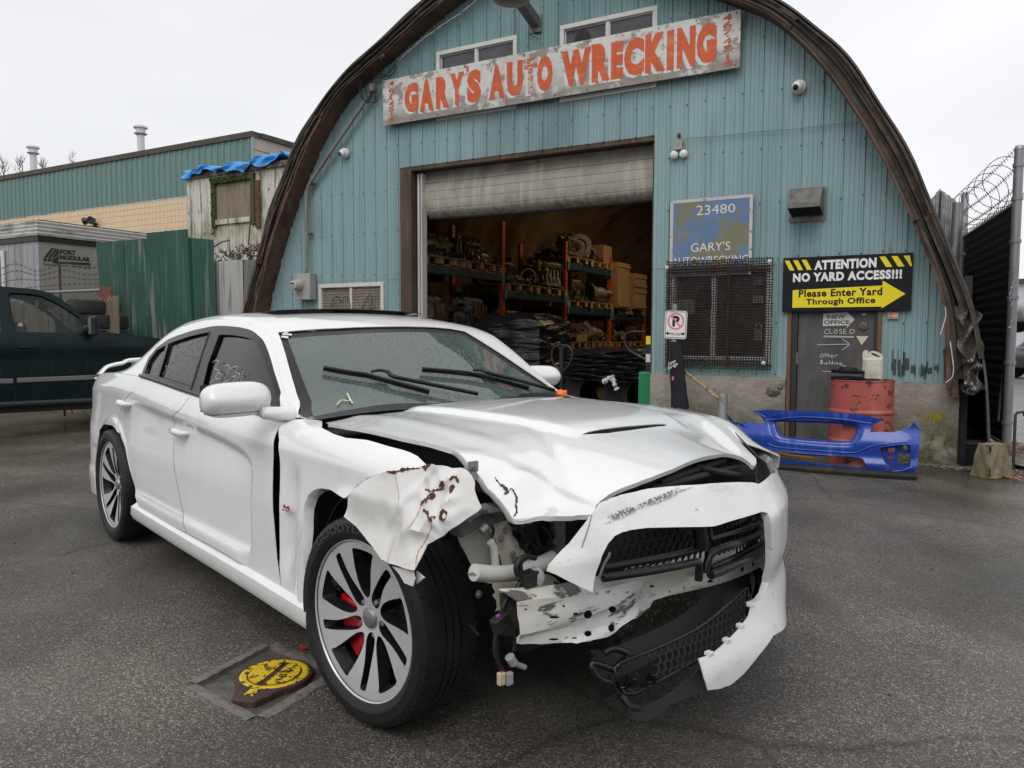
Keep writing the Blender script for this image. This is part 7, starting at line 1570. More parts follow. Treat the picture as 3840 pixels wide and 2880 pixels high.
def cabin(x,v,off=0.0):
    sg=-1
    if v>1.09: v=2.18-v; sg=1
    s_=float(np.interp(v,KN,range(6))); k=min(4,int(s_)); t=s_-k
    P=[Vector((CT[i][0](x),CT[i][1](x))) for i in range(6)]; P[0]=Vector((TY(x),TZ(x)))
    g=lambda i: P[i] if 0 <= i<6 else (2*P[0]-P[1] if i<0 else Vector((-P[4].x,P[4].y)))
    p0,p1,p2,p3=g(k-1),g(k),g(k+1),g(k+2)
    q=.5*(2*p1+(p2-p0)*t+(2*p0-5*p1+4*p2-p3)*t*t+(3*p1-p0-3*p2+p3)*t**3)
    if off:
        d=(P[min(5,k+1)]-P[k]); n=Vector((d.y,-d.x)).normalized(); q=q-n*off if n.y>0 or n.x>0 else q+n*off
    return Vector((x,sg*q.x,q.y))
HB=tab([-.65,-.55,-.3,0,.3,.6,.8,.98],[.965,.985,.998,.990,.968,.925,.882,.83]); ZE=tab([-.95,-.82,-.6,-.48,-.33,-.1,.12,.22,.34,.43,.48,.62,.78],[.80,.80,.797,.835,.868,.892,.888,.877,.85,.82,.795,.80,.79]); XE=tab([-.95,-.82,-.6,-.33,-.1,.12,.22,.34,.43,.48,.62,.78],[.64,.66,.74,.74,.725,.68,.655,.625,.60,.595,.55,.47])
def hood(x,y):
    z=HB(x)-.032*(abs(y)/.78)**2.2; yc_=.40-.10*sstep(-.4,.4,x); z+=.020*sstep(yc_+.05,yc_,abs(y-.03))*sstep(.40,.28,x)*sstep(-.6,-.45,x); z+=.006*math.exp(-((abs(y)-.60)/.05)**2)*sstep(.5,.2,x)
    q=sstep(-.4,-.7,y); e=XE(y); w=sstep(lerp(.22,.33,q),max(e-.01,.4),x); z+=(ZE(y)-(HB(e)-.032*(abs(y)/.78)**2.2))*w
    d=abs((y+.59)-(-.18)*(x-.74)/-.5); z+=.014*math.exp(-(d/.05)**2)*sstep(.15,.6,x); d2=abs((y+.40)+.55*(x-.35)); z-=.007*math.exp(-(d2/.03)**2)*sstep(.05,.3,x)*sstep(.75,.5,x)
    z+=.004*ss(x*9+y*14)*sstep(.3,.6,x)*sstep(.0,-.4,y)
    if x>.42 and y<-.55: z+=.012*ss(x*38+y*9)*sstep(-.55,-.72,y)*sstep(.42,.55,x)
    return Vector((x,y,z))
XO=tab([-1.1,-1.0,-.85,-.7,-.5,-.3,-.1,.1,.3,.5,.7,.85,.95,1.0],[.55,.64,.76,.83,.875,.90,.905,.89,.825,.725,.58,.40,.13,-.1])
def bump(y,z,dx=0.0):
    x=XO(y); x-=.62*max(0,z-.70)+.9*max(0,z-.84); x+=.035*sstep(.42,.28,z)*sstep(.45,.15,y)-.10*max(0,.17-z)-.018*math.exp(-((z-.47)/.05)**2)
    x+=.014*math.exp(-((y+.21)/.09)**2)*sstep(.62,.72,z)
    if y<-.55: x+=.010*ss(z*22+y*15)
    return Vector((x+dx,y,z))
S_side=Surf(side,(-4.1,.6),(.2,1.05),130,45); S_cab=Surf(cabin,(-4.0,-.56),(0.0,2.1),90,80); S_cs=Surf(cabin,(-3.9,-.6),(0.0,.43),120,30); S_ws=Surf(cabin,(-1.5,-.6),(.42,1.76),50,60); S_hood=Surf(lambda x,y: hood(x,y),(-.65,.95),(-1.0,.8),60,60); S_b=Surf(lambda y,z: bump(y,z),(-1.0,.7),(.1,.95),60,50)
M_paint=mat('white_car_paint',(.82,.82,.82),.18,spots=[((.70,.70,.70),(4,4,.9),.50,.72,.5,.4,4)],coat=.8,coatr=.04,bumps=[((95,95,70),.5,.0016,'drops'),((190,190,120),.3,.0008,'drops')])
M_scuff=mat('scuffed_white_paint',(.78,.78,.77),.3,spots=[((.50,.48,.45),(7,5,12),.53,.72,.55,.5,6),((.20,.19,.18),(7,16,60),.66,.69,.6,.7,7,(2,.42,.52)),((.42,.38,.33),(24,24,24),.66,.70,.6,.6,8)],coat=.6,coatr=.06,bumps=[((60,60,60),.35,.0012,'drops')])
M_hood=mat('wet_white_hood',(.82,.82,.82),.2,spots=[((.72,.715,.71),(3,3,3),.52,.74,.5,.35,5),((.40,.37,.33),(14,14,14),.70,.74,.5,.5,6)],coat=.8,coatr=.05,bumps=[((80,80,80),.4,.0014,'drops')])
M_flap=mat('torn_fender_paint',(.76,.755,.74),.35,spots=[((.60,.55,.45),(3,3,7),.52,.74,.6,.5,6),((.30,.12,.035),(5,5,8),.665,.70,.9,.8,9)],coat=.7,bumps=[((90,90,80),.3,.0012,'drops'),((5,5,5),.25,.01)])
M_trim=mat('satin_black_trim',(.010,.010,.011),.3,bumps=[((90,90,90),.5,.0015,'drops')])
M_dkin=mat('dark_interior',(.02,.02,.022),.7); M_seat=mat('dark_seat',(.03,.03,.032),.75)
def glass(name,tint,dif=.1,dcol=(.3,.34,.33),drops=0.0,ior=1.75,win=None):
    m=bpy.data.materials.new(name); m.use_nodes=True; nt=m.node_tree; nt.nodes.clear(); L=nt.links.new; N=nt.nodes.new
    o=N('ShaderNodeOutputMaterial'); t=N('ShaderNodeBsdfTransparent'); t.inputs[0].default_value=c4(tint); g=N('ShaderNodeBsdfGlossy'); g.inputs['Roughness'].default_value=.015; fr_=N('ShaderNodeFresnel'); fr_.inputs[0].default_value=ior; d=N('ShaderNodeBsdfDiffuse'); d.inputs[0].default_value=c4(dcol)
    a=N('ShaderNodeMixShader'); b=N('ShaderNodeMixShader'); L(fr_.outputs[0],b.inputs[0]); L(t.outputs[0],a.inputs[1]); L(d.outputs[0],a.inputs[2]); L(a.outputs[0],b.inputs[1]); L(g.outputs[0],b.inputs[2]); L(b.outputs[0],o.inputs[0]); a.inputs[0].default_value=dif
    tc=N('ShaderNodeTexCoord'); mp=N('ShaderNodeMapping'); mp.inputs['Scale'].default_value=(70,70,45); L(tc.outputs['Object'],mp.inputs[0]); v=N('ShaderNodeTexVoronoi'); v.inputs['Scale'].default_value=1; L(mp.outputs[0],v.inputs['Vector'])
    mr=N('ShaderNodeMapRange'); mr.inputs[1].default_value=.33; mr.inputs[2].default_value=.08; L(v.outputs['Distance'],mr.inputs[0]); fac=mr.outputs[0]
    bp=N('ShaderNodeBump'); bp.inputs['Distance'].default_value=.003; L(fac,bp.inputs['Height'])
    if win is None: bp.inputs['Strength'].default_value=drops
    else:                                   # wiped fan: no drops inside the arc swept by the wiper
        c_,r_,st=win; vm=N('ShaderNodeVectorMath'); vm.operation='DISTANCE'; L(tc.outputs['Object'],vm.inputs[0]); vm.inputs[1].default_value=c_; q=N('ShaderNodeMapRange'); q.inputs[1].default_value=r_-.01; q.inputs[2].default_value=r_+.01; q.inputs[4].default_value=st; L(vm.outputs['Value'],q.inputs[0]); L(q.outputs[0],bp.inputs['Strength'])
        q2=N('ShaderNodeMapRange'); q2.inputs[1].default_value=r_-.01; q2.inputs[2].default_value=r_+.01; q2.inputs[3].default_value=dif; q2.inputs[4].default_value=dif+.22; L(vm.outputs['Value'],q2.inputs[0]); L(q2.outputs[0],a.inputs[0])
    L(bp.outputs[0],g.inputs['Normal']); L(bp.outputs[0],fr_.inputs['Normal']); return m
M_ws=glass('windscreen_glass',(.45,.55,.51),.10,(.24,.32,.29),.9,win=((-.45,-.25,.95),.78,.55),ior=2.0); M_sg=glass('tinted_side_glass',(.06,.07,.07),.06,(.06,.07,.07),.12); M_rg=glass('wet_dark_glass',(.03,.03,.035),.12,(.08,.085,.09),.45)
CW=Thing('wrecked_sedan','white four-door sedan with smashed front corner and torn bumper','car',CAR,(-1.5,0,0))
P=CW.part
def shell(name,S,outline,m,h=.03,holes=(),parent=None,smooth=60,solid=.0025,fn=None,cr=(),label=None,kind=None):
    mb=MB(); panel(mb,outline,fn or S.fn,h,holes,cr); return P(name,mb,m,smooth=smooth,parent=parent,solid=solid,label=label,kind=kind)
# --- upper shell
win_px=[(380,520),(395,480),(430,400),(480,340),(550,290),(640,255),(700,235),(800,212),(860,205),(930,208),(1000,215),(1060,230),(1110,265),(1145,300),(1175,370),(1210,490),(1250,620),(1288,775)]
winT=S_cs.O(win_px,c1); winT=[(u,max(v,.012)) for u,v in winT]; winT+=[(winT[-1][0],.012),(lerp(winT[-1][0],winT[0][0],.5),.012),(winT[0][0],.012)]
ws_px=[(285,812),(238,690),(200,575),(150,405),(80,190),(200,178),(500,160),(900,147),(1200,151),(1330,163),(1430,182),(1600,285),(1800,418),(2000,552),(2070,600)]
wsO=S_ws.O(ws_px,cw); wsE=list(wsO); wsO=wsO+[(-.74,2.18-.49),(-.62,1.45),(-.56,1.09),(-.62,.73),(-.66,.50)]
winL=[(u,2.18-v) for u,v in winT][::-1]
shell_o=[(-.80,.0),(-.72,.25),(-.68,.40)]+[(wsE[0][0],wsE[0][1]-.012)]+wsE+[(-.76,1.71),(-.72,1.93),(-.80,2.18),(-1.5,2.18),(-2.5,2.18),(-3.5,2.18),(-4.13,2.18),(-4.13,1.09),(-4.13,0),(-3.5,0),(-2.5,0),(-1.5,0)]
sun_o=smoothline([(-1.62,.66),(-1.62,1.52),(-2.28,1.52),(-2.28,.66)],1,True); sun_o=[(-1.60,.70),(-1.60,1.48),(-1.64,1.53),(-2.26,1.53),(-2.3,1.48),(-2.3,.70),(-2.26,.65),(-1.64,.65)]
rw_o=[(-2.86,.56),(-2.86,1.62),(-3.5,1.66),(-3.5,.52)]
shell('roof_and_pillars',S_cab,shell_o,M_paint,.035,[winT,winL,sun_o,rw_o],solid=-.004)
mb=MB(); panel(mb,sun_o,lambda u,v: cabin(u,v)+Vector((0,0,.006+.022*sstep(-1.9,-1.6,u))),.06); P('sunroof',mb,M_blackgloss,smooth=60,solid=.004)
mb=MB(); panel(mb,rw_o,lambda u,v: cabin(u,v)-Vector((0,0,.006)),.08); P('rear_window',mb,M_rg,smooth=60)
# windscreen with frit band
def inset(poly,d):
    q=np.array(poly); n=len(q); o=[]
    A_=sum(q[i][0]*q[(i+1) % n][1]-q[(i+1) % n][0]*q[i][1] for i in range(n)); sg=1 if A_>0 else -1
    for i in range(n):
        t=q[(i+1) % n]-q[i-1]; t=t/max(1e-9,np.hypot(*t)); nn=np.array([-t[1],t[0]])*sg; o.append(tuple(q[i]+nn*d))
    return o
gl_in=inset(dens(wsO,.05),.045); lo_=lambda u,v: cabin(u,v)-Vector((0,0,.006))
mb=MB(); panel(mb,wsO,lo_,.05,[gl_in]); fb=P('windscreen_border',mb,M_trim,smooth=60,solid=.004); mb=MB(); panel(mb,gl_in,lambda u,v: lo_(u,v)+Vector((0,0,.0005)),.06); P('windscreen',mb,M_ws,smooth=80)
def st(S,pts,cr,w,off=(0,0,.004),jit=0): 
    q=[S.inv(*cr(*p)) for p in pts]; q=smoothline(q,4) if len(q)>2 else q; mb=MB(); stroke(mb,dens(q,.006,False) if jit else q,w,lambda a,b: S.fn(a,b)+Vector(off),jit); return mb
for a,b in (((130,188),(160,186)),((118,200),(186,204)),((112,218),(162,224))): P('paper_sticker',st(S_ws,[a,b],cw,.014,(-.002,-.003,.002)),M_camw,parent=fb)
P('chalk_mark',st(S_ws,[(508,712),(540,680),(600,684),(580,630),(620,702)],cw,.0045),mat('pale_yellow_marker',(.55,.57,.40),.8))
# wipers on the glass
M_wip=mat('wiper_black',(.01,.01,.011),.4)
for pts,arm in (([(402,470),(600,505),(720,522),(860,560),(1165,640)],[(745,515),(800,505),(860,515),(905,550),(1100,590),(1510,672)]),([(1115,478),(1300,492),(1480,512),(1700,560),(1880,612)],[(1480,500),(1540,500),(1590,520),(1800,570),(2060,640)])):
    bl_=[S_ws.fn(*S_ws.inv(*cw(*p)))+Vector((.012,0,.022)) for p in pts]; am=[S_ws.fn(*S_ws.inv(*cw(*p)))+Vector((.014,0,.030)) for p in arm]; T_=P('wiper',MB().tube([tuple(p) for p in smoothline([tuple(q) for q in bl_],4)],.008,6),M_wip,smooth=60)
    P('wiper_blade',MB().tube([tuple(p-Vector((.006,0,.012))) for p in bl_],.006,4),M_black,parent=T_); P('wiper_arm',MB().tube([tuple(p) for p in smoothline([tuple(q) for q in am],4)],[.007]*8+[.010]*13,7),M_wip,parent=T_,smooth=60)
# side windows and black surrounds
qg=[(400,508),(430,425),(480,358),(537,325),(470,532)]; rg=[(484,536),(552,318),(640,285),(720,262),(810,244),(790,290),(740,440),(692,612)]; fg=[(744,638),(800,440),(868,262),(950,262),(1040,278),(1095,310),(1130,370),(1165,470),(1200,560),(1238,690),(1250,748),(1100,740),(900,690)]
for mir in (0,1):
    M_=(lambda o: [(u,2.18-v) for u,v in o][::-1]) if mir else (lambda o: o)
    hs=[M_([(u,max(v,.03)) for u,v in S_cs.O(q,c1)]) for q in (qg,rg,fg)]
    sgn=Vector((0,(1 if not mir else -1)*.006,0)); mb=MB(); panel(mb,M_(winT),lambda u,v: cabin(u,v)+sgn*.4,.035,hs); tr_=P('window_trim',mb,M_trim,smooth=60,solid=-.006 if not mir else -.006)
    for i,h_ in enumerate(hs): mb=MB(); panel(mb,h_,lambda u,v: cabin(u,v)+sgn*2.2,.05); P('side_window',mb,M_rg if i<2 else M_sg,smooth=60,parent=tr_)
    if not mir:
        mb=MB(); q=[S_cs.inv(*c1(*p)) for p in [(375,522),(470,552),(680,648),(800,688),(1100,758),(1290,785)]]; mb.tube([tuple(cabin(u,.0)+Vector((0,-.004,.008))) for u in np.linspace(winT[0][0],winT[-4][0]+.02,26)],.011,8); P('belt_strip',mb,M_trim,smooth=60)
        mb=MB(); q=[S_cs.inv(*c1(*p)) for p in [(690,615),(745,440),(812,240)]]; mb.tube([tuple(cabin(u,v)+Vector((0,-.004,0))) for u,v in q],.006,6); P('pillar_seam',mb,M_blackgloss,parent=tr_)
        mk=mat('yellow_window_writing',(.45,.46,.33),.7); mb=MB()
        for s_ in ([(830,430),(855,415),(870,430),(845,465),(868,485),(850,530),(815,558)],[(868,490),(850,520),(868,535),(882,505),(868,490)],[(905,455),(925,445),(935,470),(900,550),(890,562),(930,540)],[(955,520),(975,515),(965,545),(940,560)],[(940,470),(985,455),(975,490),(1000,505),(978,555)],[(1025,480),(1008,545)]): mb2=st(S_cs,s_,c1,.0030,(0,-.006,.001)); mb.add(mb2.v,mb2.f)
        P('window_writing',mb,mk,parent=tr_)
# --- side panels
arch_r=[(128,1230),(115,1000),(120,850),(150,812),(200,822),(250,872),(280,955),(310,1100),(345,1240),(370,1340)]
low=[(1225,1659),(1203,1400),(1198,1100),(1201,960),(1215,880),(1236,832)]
mid=[(680,650),(630,715),(592,800),(585,950),(590,1100),(610,1200),(640,1350),(665,1490)]
rr_=[(478,548),(330,610),(262,700),(240,800),(262,890),(282,960)]
o=S_side.O(mid+[(800,1560),(940,1640)],c1)+S_side.O([(105,588)],c3)+S_side.O(low,c1); T0=1.05
fd=o+[(o[-1][0]+.03,T0),('x',0)]; fd=fd[:-1]+[(-1.0,T0),(-1.3,T0),(o[0][0],T0)]
shell('front_door',S_side,fd,M_paint,.018); 
midO=S_side.O(mid,c1); rrO=S_side.O(rr_,c1)
rd_=[(rrO[0][0],T0),(lerp(rrO[0][0],midO[0][0],.5),T0),(midO[0][0],T0)]+midO+S_side.O([(520,1420),(370,1340),(345,1240),(310,1100)],c1)+rrO[::-1]
shell('rear_door',S_side,rd_,M_paint,.018)
aO=S_side.O(arch_r,c1)
qp=[(-4.13,T0),(-3.6,T0),(-3.0,T0),(rrO[0][0],T0)]+rrO+[aO[7]][0:0]+aO[6::-1][0:]+[(aO[0][0]-.03,.22),(-3.9,.20),(-4.13,.28)]
shell('rear_quarter',S_side,qp,M_paint,.02)
fen=[(93,430),(110,400),(165,360),(300,358),(430,368),(430,425),(520,472),(620,502),(800,518),(980,567),(1080,592),(1140,612),(1200,642),(1265,705),(1200,733),(1100,745),(960,762),(830,802),(730,862),(642,958),(615,968),(500,905),(420,893),(370,905),(320,950),(290,1040),(283,1150),(285,1450),(300,1659)]
fo=S_side.O(fen,c2)+S_side.O([(303,720)],c3)+S_side.O([(110,590)],c3)+S_side.O([(115,1659),(100,1500),(100,1100),(103,900),(105,700),(98,520)],c2); fo=[(u,min(v,1.085)) for u,v in fo]
fe=shell('front_fender',S_side,fo,M_paint,.02,fn=lambda u,v: side(u,v)+Vector((0,-.012*sstep(-.3,.1,u),0)))
mb=MB(); q=dens(S_side.O([(615,968),(500,905),(420,893),(370,905),(320,950),(290,1040),(283,1150),(285,1450),(300,1640)],c2),.02,False); n=len(q); A_=[]
for p in q: a=side(*p)+Vector((0,-.012*sstep(-.3,.1,p[0]),0)); A_+=[a,a+Vector((.006,.008,-.004)),a+Vector((.012,.035,-.010))]
mb.add(A_,[(3*i+k,3*i+3+k,3*i+4+k,3*i+1+k) for i in range(n-1) for k in (0,1)]); P('arch_lip',mb,M_paint,smooth=60,parent=fe)
# rocker / side skirt
mb=MB()
def rock(u,v):
    x=lerp(-2.52,-.30,u); k=v*5; return Vector((x,-(Wt(x)-.004),.325))+[Vector((0,.02,.02)),Vector((0,-.006,.002)),Vector((0,-.030,-.012)),Vector((0,-.034,-.055)),Vector((0,-.020,-.085)),Vector((0,.08,-.09))][int(round(k))]
mb.grid(rock,60,5); mb.f.append(tuple(60*6+k for k in range(6))); P('side_skirt',mb,M_paint,smooth=45,bevel=None)
# left side: mirrored plain panels
mb=MB(); arc=lambda cx,n=16: [(cx+.375*math.cos(a),.362+.375*math.sin(a)) for a in np.linspace(math.pi,0,n)]
oL=[(-4.13,.25),(-3.43,.25)]+arc(-3.052)+[(-2.6,.25),(-.45,.25)]+arc(0)[:12]+[(.40,.70),(.50,.80),(.52,.95),(.40,T0+.03),(0,T0+.03),(-.5,T0+.03),(-.8,T0),(-4.13,T0)]
panel(mb,oL,lambda u,v: side(u,v,1),.05); P('left_side',mb,M_paint,smooth=60,solid=.003)
mb=MB().add([side(-4.13,v,s_) for v in (.22,.5,.8,1.05) for s_ in (-1,1)],[(0,1,3,2),(2,3,5,4),(4,5,7,6)]); P('tail',mb,M_paint)
# spoiler
mb=MB(); sp=[(-4.02,-.86,1.02),(-3.98,-.70,1.07),(-3.95,-.45,1.115),(-3.94,0,1.13),(-3.95,.45,1.115),(-3.98,.70,1.07),(-4.02,.86,1.02)]
sps=[at(*c1(*p),CAR,0,-3.93) for p in ((108,508),(135,475),(172,445),(260,425),(392,402))]
L1=[tuple(p) for p in sps]; L1+=[(-3.93,-a[1],a[2]) for a in L1[::-1]]; Ls=smoothline(L1,4)
def spf(u,v): i=u*(len(Ls)-1); k=min(len(Ls)-2,int(i)); f_=i-k; p=Vector(Ls[k])*(1-f_)+Vector(Ls[k+1])*f_; a=v*2*math.pi; return p+Vector((-.09*math.cos(a),0,-.012-.016*math.sin(a)-.01*math.cos(a)))
mb.grid(spf,60,14); so=P('spoiler',mb,M_paint,smooth=60)
for yy in (-.52,.52): P('spoiler_foot',MB().box((-3.95,yy,1.05),(.10,.035,.09)),M_paint,parent=so,bevel=.008)
# dark gaps between panels
M_gap=mat('gap_grey',(.10,.10,.10),.7)
for q in (midO,rrO[1:]): mb=MB(); stroke(mb,dens(smoothline(q,4),.02,False),.0028,lambda a,b: side(a,b)+Vector((0,-.0022,0))); P('panel_gap',mb,M_gap)
mb=MB(); stroke(mb,[(-4.13,.60),(-3.95,.585),(-3.6,.56),(-3.38,.55)],.005,lambda a,b: side(a,b)+Vector((0,-.0022,0))); P('panel_gap',mb,M_black)
P('side_marker',MB().add([side(a,b)+Vector((-.001,-.003,0)) for a,b in ((-4.06,.63),(-4.0,.63),(-4.0,.66),(-4.06,.66))],[(0,1,2,3)]),mat('red_marker',(.25,.01,.01),.3))
# door handles
for pc in ((290,685),(640,862)):
    u,v=S_side.inv(*c1(*pc)); a=side(u,v); hd=P('door_handle',MB().lathe([(0,-.004),(.04,-.004),(.052,.0),(.055,.002)],18,Matrix.Translation(a+Vector((.0,.004,-.028))) @ Matrix.Rotation(R(90),4,'X') @ Matrix.Diagonal((1.25,.8,1,1))),M_paint,smooth=60)
    P('grip',MB().tube([tuple(side(u-.09,v)+Vector((0,.006,0))),tuple(side(u-.075,v+.003)+Vector((0,-.03,0))),tuple(side(u,v+.004)+Vector((0,-.040,0))),tuple(side(u+.075,v)+Vector((0,-.032,0))),tuple(side(u+.09,v)+Vector((0,.004,0)))],[.012,.018,.020,.018,.012],10),M_paint,parent=hd,smooth=60)
# badge on the fender
M_chrome=mat('chrome',(.6,.6,.6),.12,1.0)
b0,b1,b2,b3=[S_side.inv(*c2(*p)) for p in ((160,1062),(228,1112),(222,1065),(162,1045))]; d0=[S_side.inv(*c2(*p)) for p in ((165,1038),(222,1068),(215,1035),(170,1008))]
def qs(Q,dy): return lambda u,v: side((1-v)*((1-u)*Q[0][0]+u*Q[1][0])+v*((1-u)*Q[3][0]+u*Q[2][0]),(1-v)*((1-u)*Q[0][1]+u*Q[1][1])+v*((1-u)*Q[3][1]+u*Q[2][1]))+Vector((0,dy,0))
mb=MB(); text_mb(mb,'HEMI',qs((b0,b1,b2,b3),-.018),.04); P('badge',mb,M_chrome,solid=-.004); mb=MB(); text_mb(mb,'6.4L',qs(d0,-.018),.03); P('badge_red',mb,mat('badge_red',(.4,.01,.02),.3),solid=-.004)
# mirrors
def mirror(sg,c,k=1.0):
    mb=MB(); n,m=32,18
    def sp_(u,v):
        a,b=(u*2-1)*math.pi,(v-.5)*math.pi; e=lambda t,p: math.copysign(abs(t)**p,t); x=.072*e(math.cos(b),.55)*e(math.cos(a),.6); y=.135*e(math.cos(b),.55)*e(math.sin(a),.6); z=.068*e(math.sin(b),.75)
        x-=.12*y*sg* -1*.5 ; z+=.10*abs(y)*.0-.10*y*sg* -1*(-.25) ; 
        if x>0: x *= 1.15-.5*abs(z)/.07
        return Vector((c[0]+x,c[1]+y*k,c[2]+z))
    mb.grid(sp_,n,m); mo_=P('door_mirror',mb,M_paint,smooth=60)
    P('mirror_seam',MB().tube([tuple(sp_(u,.28)*1.0) for u in np.linspace(0,1,40)],.0025,4),M_galv,parent=mo_); e_=side(-.80,T0,sg)
    P('mirror_arm',MB().tube([(c[0]+.02,c[1]-sg*.10,c[2]-.04),(c[0]+.05,(c[1]+e_[1])/2,c[2]-.055),(c[0]+.06,e_[1]-sg*.03,c[2]-.065)],[.035,.026,.03],10),M_paint,parent=mo_,smooth=60)
    P('mirror_glass',MB().box((c[0]-.074,c[1],c[2]+.004),(.003,.22,.105)),M_blackgloss,parent=mo_,bevel=.001); return mo_
mc=at(*c1(968,660),CAR,1,-1.03); mirror(-1,tuple(mc)); ml_=at(1950+305/4.147,1200+878/4.147,CAR,1,1.03); mirror(1,tuple(ml_))
P('mirror_triangle',MB().add([tuple(cabin(*S_cs.inv(*c1(*p)))+Vector((0,-.008,0))) for p in ((1130,735),(1200,690),(1240,700),(1282,775),(1200,765))],[(0,1,2,3,4)]),M_trim,solid=-.02)
# --- hood
he=[(1222,1569),(1231,1588),(1299,1598),(1410,1617),(1511,1641),(1617,1663),(1704,1689),(1752,1733),(1810,1800),(1863,1863),(1906,1916),(1923,1944),(1936,1948),(2063,1937),(2171,1931),(2226,1927),(2238,1892),(2252,1878),(2280,1856),(2323,1834),(2388,1810),(2442,1790),(2524,1758),(2605,1723),(2686,1704)]
ho=S_hood.O(he)+[(.655,.22),(.625,.34),(.60,.43),(.597,.475),(.575,.53),(.53,.60)]; hoodo=ho+[(.45,.665),(.34,.715),(.2,.74),(-.1,.757),(-.35,.77),(-.58,.775),(-.53,.5),(-.47,.2),(-.46,-.1),(-.50,-.4),(-.56,-.6)]
vo=S_hood.O([(518,424),(560,405),(640,388),(800,368),(960,355),(1080,349),(1108,353),(1095,364),(980,376),(850,394),(700,414)],c4_)
hd_=shell('hood',S_hood,hoodo,M_hood,.022,[vo],solid=.004,smooth=50)
mb=MB(); panel(mb,vo,lambda u,v: hood(u,v)-Vector((0,0,.016)),.03); P('hood_vent',mb,M_black,parent=hd_)
mb=MB(); v0=np.array(vo); 
for k in range(30):
    t=k/29; y=lerp(v0[:,1].min()+.015,v0[:,1].max()-.012,t); xs_=[p[0] for p in dens(vo,.005) if abs(p[1]-y)<.006]
    if len(xs_)>1: mb.beam(hood(min(xs_),y)-Vector((0,0,.006)),hood(max(xs_),y)-Vector((0,0,.006)),.003,.004)
P('vent_bars',mb,M_black,parent=hd_,kind='stuff')
mb=MB(); q=ho[1:30]; A_=[]
for p in dens(q,.02,False): a=hood(*p); A_+=[a,a+Vector((-.004,0,-.014)),a+Vector((-.03,.01,-.016))]
n=len(A_) // 3; mb.add(A_,[(3*i+k,3*i+3+k,3*i+4+k,3*i+1+k) for i in range(n-1) for k in (0,1)]); P('folded_edge',mb,M_hood,parent=hd_,smooth=60)
mb=st(S_hood,[(1775,812),(1820,868),(1862,905),(1870,935),(1845,940)],c2,.013,(0,0,.002),1); m2=st(S_hood,[(1880,925),(1905,900),(1925,930),(1945,975),(1940,1030),(1945,1085),(1915,1125)],c2,.007,(0,0,.0024),1); mb.add(m2.v,m2.f); P('crack',mb,M_black,parent=hd_)
for pc in ((1635,246),): a=hood(*S_hood.inv(*c2(*pc))); P('washer_nozzle',MB().ball(tuple(a),.018,10,(1,1,.6)),M_black,parent=hd_,smooth=60)
a=hood(*S_hood.inv(*c4_(413,170))); P('washer_nozzle',MB().ball(tuple(a),.018,10,(1,1,.6)),M_black,parent=hd_,smooth=60)
P('left_fender_gap',MB().tube([tuple(hood(x,y)+Vector((0,.004,-.004))) for x,y in ((.52,.64),(.34,.74),(0,.76),(-.35,.775),(-.57,.78))],.004,4),M_black)
P('cowl',MB().b2((-.72,-.76,.88),(-.40,.76,.915)),M_black,bevel=.01)
oc=at(*crop(1950,1200,4.147)(650,1148),CAR,0,-.62); solo('orange_scrap',MB().ball(tuple(oc),.028,8,(1,1.3,.8),.5),mat('orange_plastic',(.85,.20,.03),.5),'crumpled orange scrap lying at the far rear corner of the hood','scrap',CAR,tuple(oc),smooth=30)
# --- torn fender flap
FLx=[(635,1040),(640,960),(730,860),(830,800),(960,760),(1100,745),(1200,733),(1270,708),(1340,715),(1450,742),(1520,738),(1560,752),(1600,800),(1622,850),(1618,900),(1645,985),(1675,1045),(1640,1080),(1560,1130),(1500,1175),(1440,1210),(1380,1262),(1330,1290),(1255,1330),(1222,1400),(1180,1480),(1150,1535),(1080,1520),(1000,1490),(900,1450),(850,1380),(780,1290),(700,1190),(605,1115)]
import mathutils.noise as mn
def flap(x,z):
    y=-.985+.55*max(0,z-.80)**1.1+.16*max(0,x-.45)-.05*sstep(.75,.55,z)
    y+=.07*sstep(.0,-.12,x+.0)*0; 
    q=mn.noise(Vector((x*3.6,z*3.6,3))); r_=1-abs(mn.noise(Vector((x*3+5,z*3,1))))*2; tw=lambda t: abs((t % 1)*2-1)-.5; k_=sstep(.05,.45,x); y+=.020*q-.012*max(0,r_)**5+k_*(.014*tw((x*.8-z)*3.4)+.012*tw((x*1.6+z)*2.6)) 
    k=math.exp(-(((x-.50)/.13)**2+((z-.84)/.10)**2)); y+=.024*k*(abs(mn.noise(Vector((x*13,z*13,0))))*2-.6)
    d=abs((z-.66)-1.1*(x-.20)); y-=.015*math.exp(-(d/.02)**2)*sstep(.2,.5,x)
    return Vector((x,y,z))
S_fl=Surf(flap,(-.2,.8),(.5,1.0),50,40); flo=S_fl.O(FLx,c2)
mb=MB(); panel(mb,flo,flap,.011); fl_=P('torn_fender_flap',mb,M_flap,smooth=30,solid=-.003,label='crumpled torn piece of white fender with rust cracks')
M_rustc=mat('rusty_tear',(.13,.045,.015),.9,spots=[((.05,.02,.01),50,.45,.65,.8)]); M_rstain=mat('rust_stain',(.55,.38,.17),.6)
for pts,w in (([(940,762),(1000,768),(1080,745),(1200,735)],.005),([(1235,735),(1265,715),(1280,712)],.012),([(1245,725),(1230,745)],.01),([(1205,1022),(1240,985),(1285,955),(1320,938)],.010),([(1225,1058),(1262,1085),(1262,1110),(1292,1150)],.009),([(1350,1128),(1372,1105),(1400,1120)],.014),([(1360,845),(1385,880)],.014),([(1448,865),(1440,930)],.008),([(1240,900),(1280,915),(1330,905),(1390,895)],.005),([(1290,1110),(1320,1120)],.004),([(1430,830),(1470,800),(1500,850)],.005)): P('rust_tear',st(S_fl,pts,c2,w*1.7,(.001,-.0050,0),1.5),M_rustc,parent=fl_)
